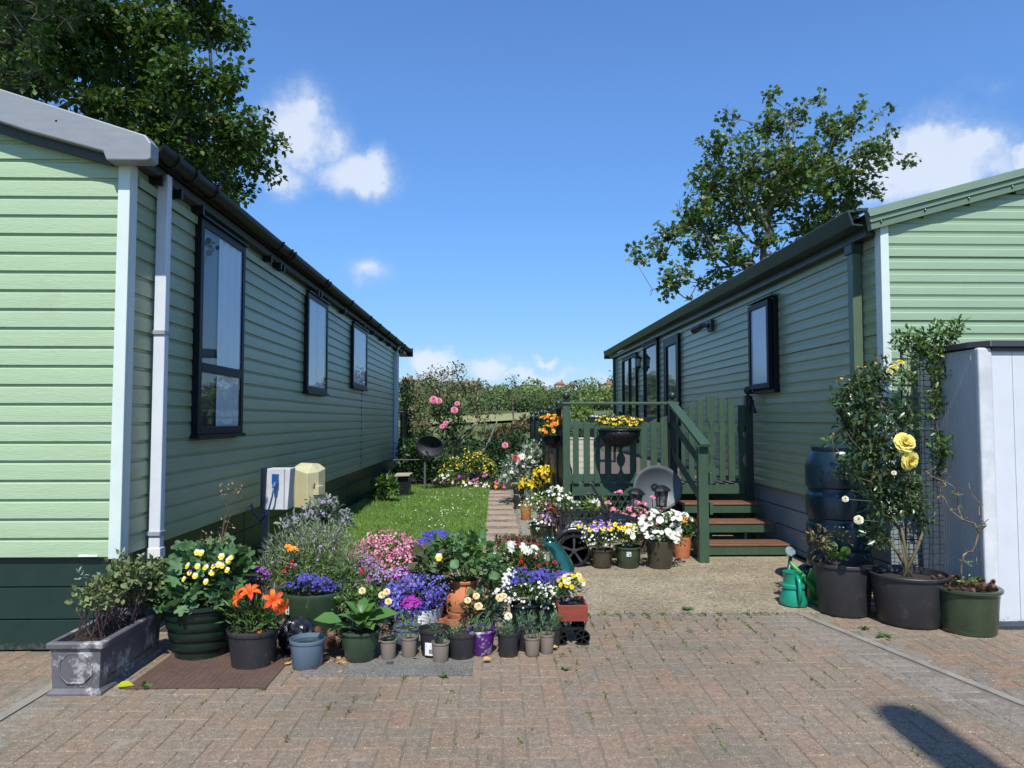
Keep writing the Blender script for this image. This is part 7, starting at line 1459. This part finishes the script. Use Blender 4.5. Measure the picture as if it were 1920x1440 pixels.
# ================================================================ FAR GARDEN
def garden():
    R = rs(170); Y = 17.2
    t = thing('gnarled_tree', 'old gnarled fruit tree with grey trunk and sparse leaves at the end of the lawn', 'tree', (PY(856,900,Y).x, Y, 0)); X = lambda px, py, y=Y: tuple(PY(px, py, y))
    base = [(PY(856,900,Y).x-.05, Y, -.05), X(853,900), X(855,860), X(858,830)]
    bl = pixblobs([(790,712,18),(815,705,22),(835,700,16),(852,692,16),(856,684,8),(868,712,18),(800,740,26),(845,735,28),(885,735,24),(900,730,14),(775,770,20),(820,770,24),(860,770,26),(900,765,20),(928,768,12),(935,755,8),(790,800,24),(890,800,16),(770,735,12),(762,790,12),(875,690,8),(912,790,14)], Y, .5, R)
    P = crown_points(bl, R, 420); n, par = skeleton(base, P, 171, .22); m = mat('pale_grey_bark', (.24,.22,.18), .85, (.15,.13,.10), scale=8, bump=.5); branches('trunk', n, par, m, t, .07, .005, 1.6)
    MB().tube([X(856,880), X(868,872), X(888,858), X(905,848), X(918,825), X(928,800), X(936,780)], [.06,.055,.05,.04,.03,.02,.01], 8).build('limb', m, t, smooth=True); MB().tube([X(862,905), X(880,885), X(892,862), X(903,850)], [.05,.045,.035,.03], 8).build('limb', m, t, smooth=True)
    keep = R.rand(len(P)) < .8; tree_leaves('crown', P[keep], 5, .13, .085, OVAL, leafm('old_tree_leaf', (.13,.15,.04), (.15,.13,.045), .4), t, R)
    # rose growing up it
    t = bush('rambling_rose', 'tall rambling rose with large pink blooms in front of the gnarled tree', 'rose', [pb(840,800,16,40,16.6,.3), pb(820,775,14,22,16.6,.2), pb(838,850,20,40,16.6,.3), pb(862,810,14,30,16.6,.2), pb(852,770,10,20,16.6,.2)], [FO(1100, OVAL, .085, L_DK)], seed=172)
    for (px, py, s_) in ((813,750,.19),(823,752,.15),(852,769,.17),(836,794,.13),(829,800,.12),(857,757,.12)): bloom(P_PR, 'rose_bloom', PY(px, py, 16.3), (0,-1,.4), s_, t)
    def bb(lab, nm, cat, lst, Yq, mat_, n, size, extra=(), seed=1, dY=.4): return bush(nm, lab, cat, [pb(px, py, rx, ry, Yq+dY*rs(seed+i).normal()*.4, dY) for i, (px, py, rx, ry) in enumerate(lst)], [FO(n, OVAL, size, mat_, shell=.35)]+list(extra), seed=seed)
    bb('dark glossy shrub behind the small satellite dish pole', 'garden_shrub', 'shrub', [(775,880,22,34),(800,880,26,30),(760,850,16,28),(790,830,20,24),(825,890,26,30),(745,895,12,20)], 16.2, L_DK, 2600, .09, seed=173)
    bb('yellow flowering loosestrife border plant in front of the gnarled tree', 'yellow_loosestrife', 'flowers', [(855,880,22,22),(880,870,20,26),(900,875,18,26),(840,890,18,20),(915,885,16,22)], 16.0, L_MID, 1500, .08, [FL(170, .038, [YEL, YEL], STAR5, zmin=-.3)], seed=174)
    bb('low bed of pink and crimson border flowers beside the lawn end', 'border_flowers', 'flowers', [(830,905,20,10),(860,905,22,10),(890,903,22,10),(915,900,18,14)], 15.6, L_DK, 900, .07, [FL(22, .06, [PNK, WHT], STAR5), FL(10, .075, [MAG, YEL], STAR5, name='crimson_flowers')], seed=175)
    bb('edging clump of white daisies and yellow pansies along the lawn end', 'daisy_border', 'flowers', [(875,908,16,5),(893,909,12,5),(912,910,10,5),(840,905,12,6)], 15.3, L_MID, 500, .06, [FL(60, .055, [WHT, YEL], DAISY), FL(14, .06, [YEL, ORA], STAR5, name='yellow_pansies')], seed=176)
    bb('orange and purple pansies at the far end of the path', 'path_end_pansies', 'flowers', [(938,905,10,6),(945,912,10,6),(930,910,8,5)], 15.1, L_MID, 260, .05, [FL(14, .06, [ORA, YEL], STAR5), FL(10, .06, [MAG, YEL], STAR5, name='purple_pansies')], seed=177)
    bb('tall dark hedge plants closing the end of the garden behind the path', 'garden_hedge', 'hedge', [(930,850,22,26),(955,840,22,24),(975,835,18,26),(940,880,22,20),(915,845,18,18),(985,860,14,24),(880,840,18,20)], 18.0, L_DK, 2600, .09, seed=178)
    bb('reddish brown bramble bush beyond the garden hedge', 'bramble_bush', 'shrub', [(950,815,24,16),(975,805,16,14),(925,820,16,14),(985,800,12,20)], 22, leafm('bramble_leaf', (.12,.085,.045), (.08,.09,.03), .4), 2200, .11, seed=179, dY=.8)
    bb('olive bush to the left of the gnarled tree beside the far balcony', 'garden_bush', 'shrub', [(770,770,18,34),(785,800,22,30),(765,730,14,24),(800,840,24,24),(765,820,14,30)], 19, L_OLIVE, 2300, .10, seed=180, dY=.6)
    bb('white starry flowers on a low plant at the lawn edge by the dish pole', 'white_flower_plant', 'flowers', [(845,893,10,9),(828,900,12,8)], 15.4, L_MID, 260, .06, [FL(9, .09, [WHT, YEL], STAR5)], seed=181)
    # nettle clump by the wall and black box with cream lid
    bb('broad leaved weed clump growing against the left home skirting', 'weed_clump', 'plant', [(715,912,16,14),(728,905,14,12),(705,930,10,8),(735,918,10,10)], 12.6, L_MID, 300, .11, seed=182, dY=.2)
    Yq = 13.4; x0, x1 = PY(739,900,Yq).x, PY(766,900,Yq).x; z1 = PY(750,893,Yq).z; t = thing('storage_crate', 'black crate with bowed cream lid by the far end of the left home', 'box', ((x0+x1)/2, Yq+.2, 0)); MB().box(x0, x1, Yq, Yq+.4, 0, z1).build('crate', M_black, t, bevel=.01)
    MB().prism([(x0-.05, z1+.0), (x1+.02, z1+.01), (x1+.03, z1+.035), (x0+.0, z1+.03)], Yq-.08, Yq+.45).build('lid', mat('cream_board', (.42,.38,.26), .7), t)
    # saplings seen against the far hill
    for (px, top, Ys, lab, lst, sd) in ((965,700,27,'slim sapling with small leaf clusters rising over the path end',[(966,712,7),(960,722,9),(955,735,10),(968,728,7),(972,745,9),(958,755,10),(964,705,4)],183),
            (1148,700,24,'small leafy treetop beside the far corner of the right home',[(1150,700,5),(1143,710,5),(1155,712,6),(1158,730,8),(1150,740,8),(1162,750,8)],184),
            (1010,735,30,'young pale leaved tree behind the deck ball finials',[(1005,750,14),(1020,745,14),(1035,755,16),(1015,765,18),(1045,740,12),(1060,765,16),(1030,735,8)],185)):
        R = rs(sd); t = thing('sapling', lab, 'tree', (PY(px,788,Ys).x, Ys, terrain_z(0, Ys))); b0 = t.location; bl = pixblobs(lst, Ys, .3, R); P = crown_points(bl, R, 300); n, par = skeleton([tuple(b0), (b0.x, b0.y, b0.z+1.0), (b0.x, b0.y, max(b0.z+1.6, .9))], P, sd, .3)
        branches('trunk', n, par, m_bark, t, .03, .006, 1.7); tree_leaves('crown', P, 5, .2, .11, OVAL, leafm('sapling_leaf', (.11,.16,.045)), t, R)
garden()
# floor items
mp = [G(240,1293), G(498,1290), G(532,1225), G(318,1190)]; m_mat = mat('brown_rubber_mat', (.105,.060,.043), .85, (.08,.048,.036), scale=6, bump=.5, bscale=40)
mb = MB(); y0, y1 = G(240,1293).y, G(318,1180).y; xa, xb = G(240,1293).x-.02, G(500,1290).x
mb.box(xa, xb, y0, y1, .003, .0068); 
for i in range(12):
    for j in range(9):
        bw = (xb-xa)/12; bh = (y1-y0)/9
        if (i+j) % 2 == 0: mb.box(xa+i*bw+.004, xa+(i+1)*bw-.004, y0+j*bh+.004, y0+(j+.46)*bh, .0069, .0082); mb.box(xa+i*bw+.004, xa+(i+1)*bw-.004, y0+(j+.54)*bh, y0+(j+1)*bh-.004, .0069, .0082)
        else: mb.box(xa+i*bw+.004, xa+(i+.46)*bw, y0+j*bh+.004, y0+(j+1)*bh-.004, .0069, .0082); mb.box(xa+(i+.54)*bw, xa+(i+1)*bw-.004, y0+j*bh+.004, y0+(j+1)*bh-.004, .0069, .0082)
tag(mb.build('rubber_mat', m_mat), 'brown brick patterned rubber mat under the ribbed pot and the orange lilies', 'mat')
xa, xb, ya, yb = G(560,1268).x, G(885,1268).x, G(700,1268).y, G(700,1205).y
tag(MB().box(xa, xb, ya, yb, -.01, .007).build('paving_slab', agg_mat('rough_slab', (.21,.20,.175), (.10,.10,.085), (.34,.33,.3), 170), bevel=.003), 'rough grey concrete slab under the small taupe pots', 'slab')
g_ = G(731, 1246); tag(MB().box(g_.x-.022, g_.x+.022, g_.y-.02, g_.y+.03, .0075, .0095).build('slate_chip', mat('slate', (.06,.065,.07), .6)), 'small flat dark grey slate chip on the slab', 'chip')
# unseen pole added well behind the camera to cast the lower-right paving shadow
def pole():
    t = thing('shadow_caster_pole', 'tall unseen pole added outside the picture to cast the shadow at lower right', 'pole', (1.81, -2.4, 0)); mb = MB()
    mb.lathe([(.15,0),(.14,8.0),(.135,8.12),(.11,8.22),(.05,8.27),(.001,8.275)], 24, (1.81, -2.4, 0)); mb.build('pole', mat('timber', (.2,.14,.09), .8, bump=.3, stretch=(4,4,1)), t, smooth=40)
pole()
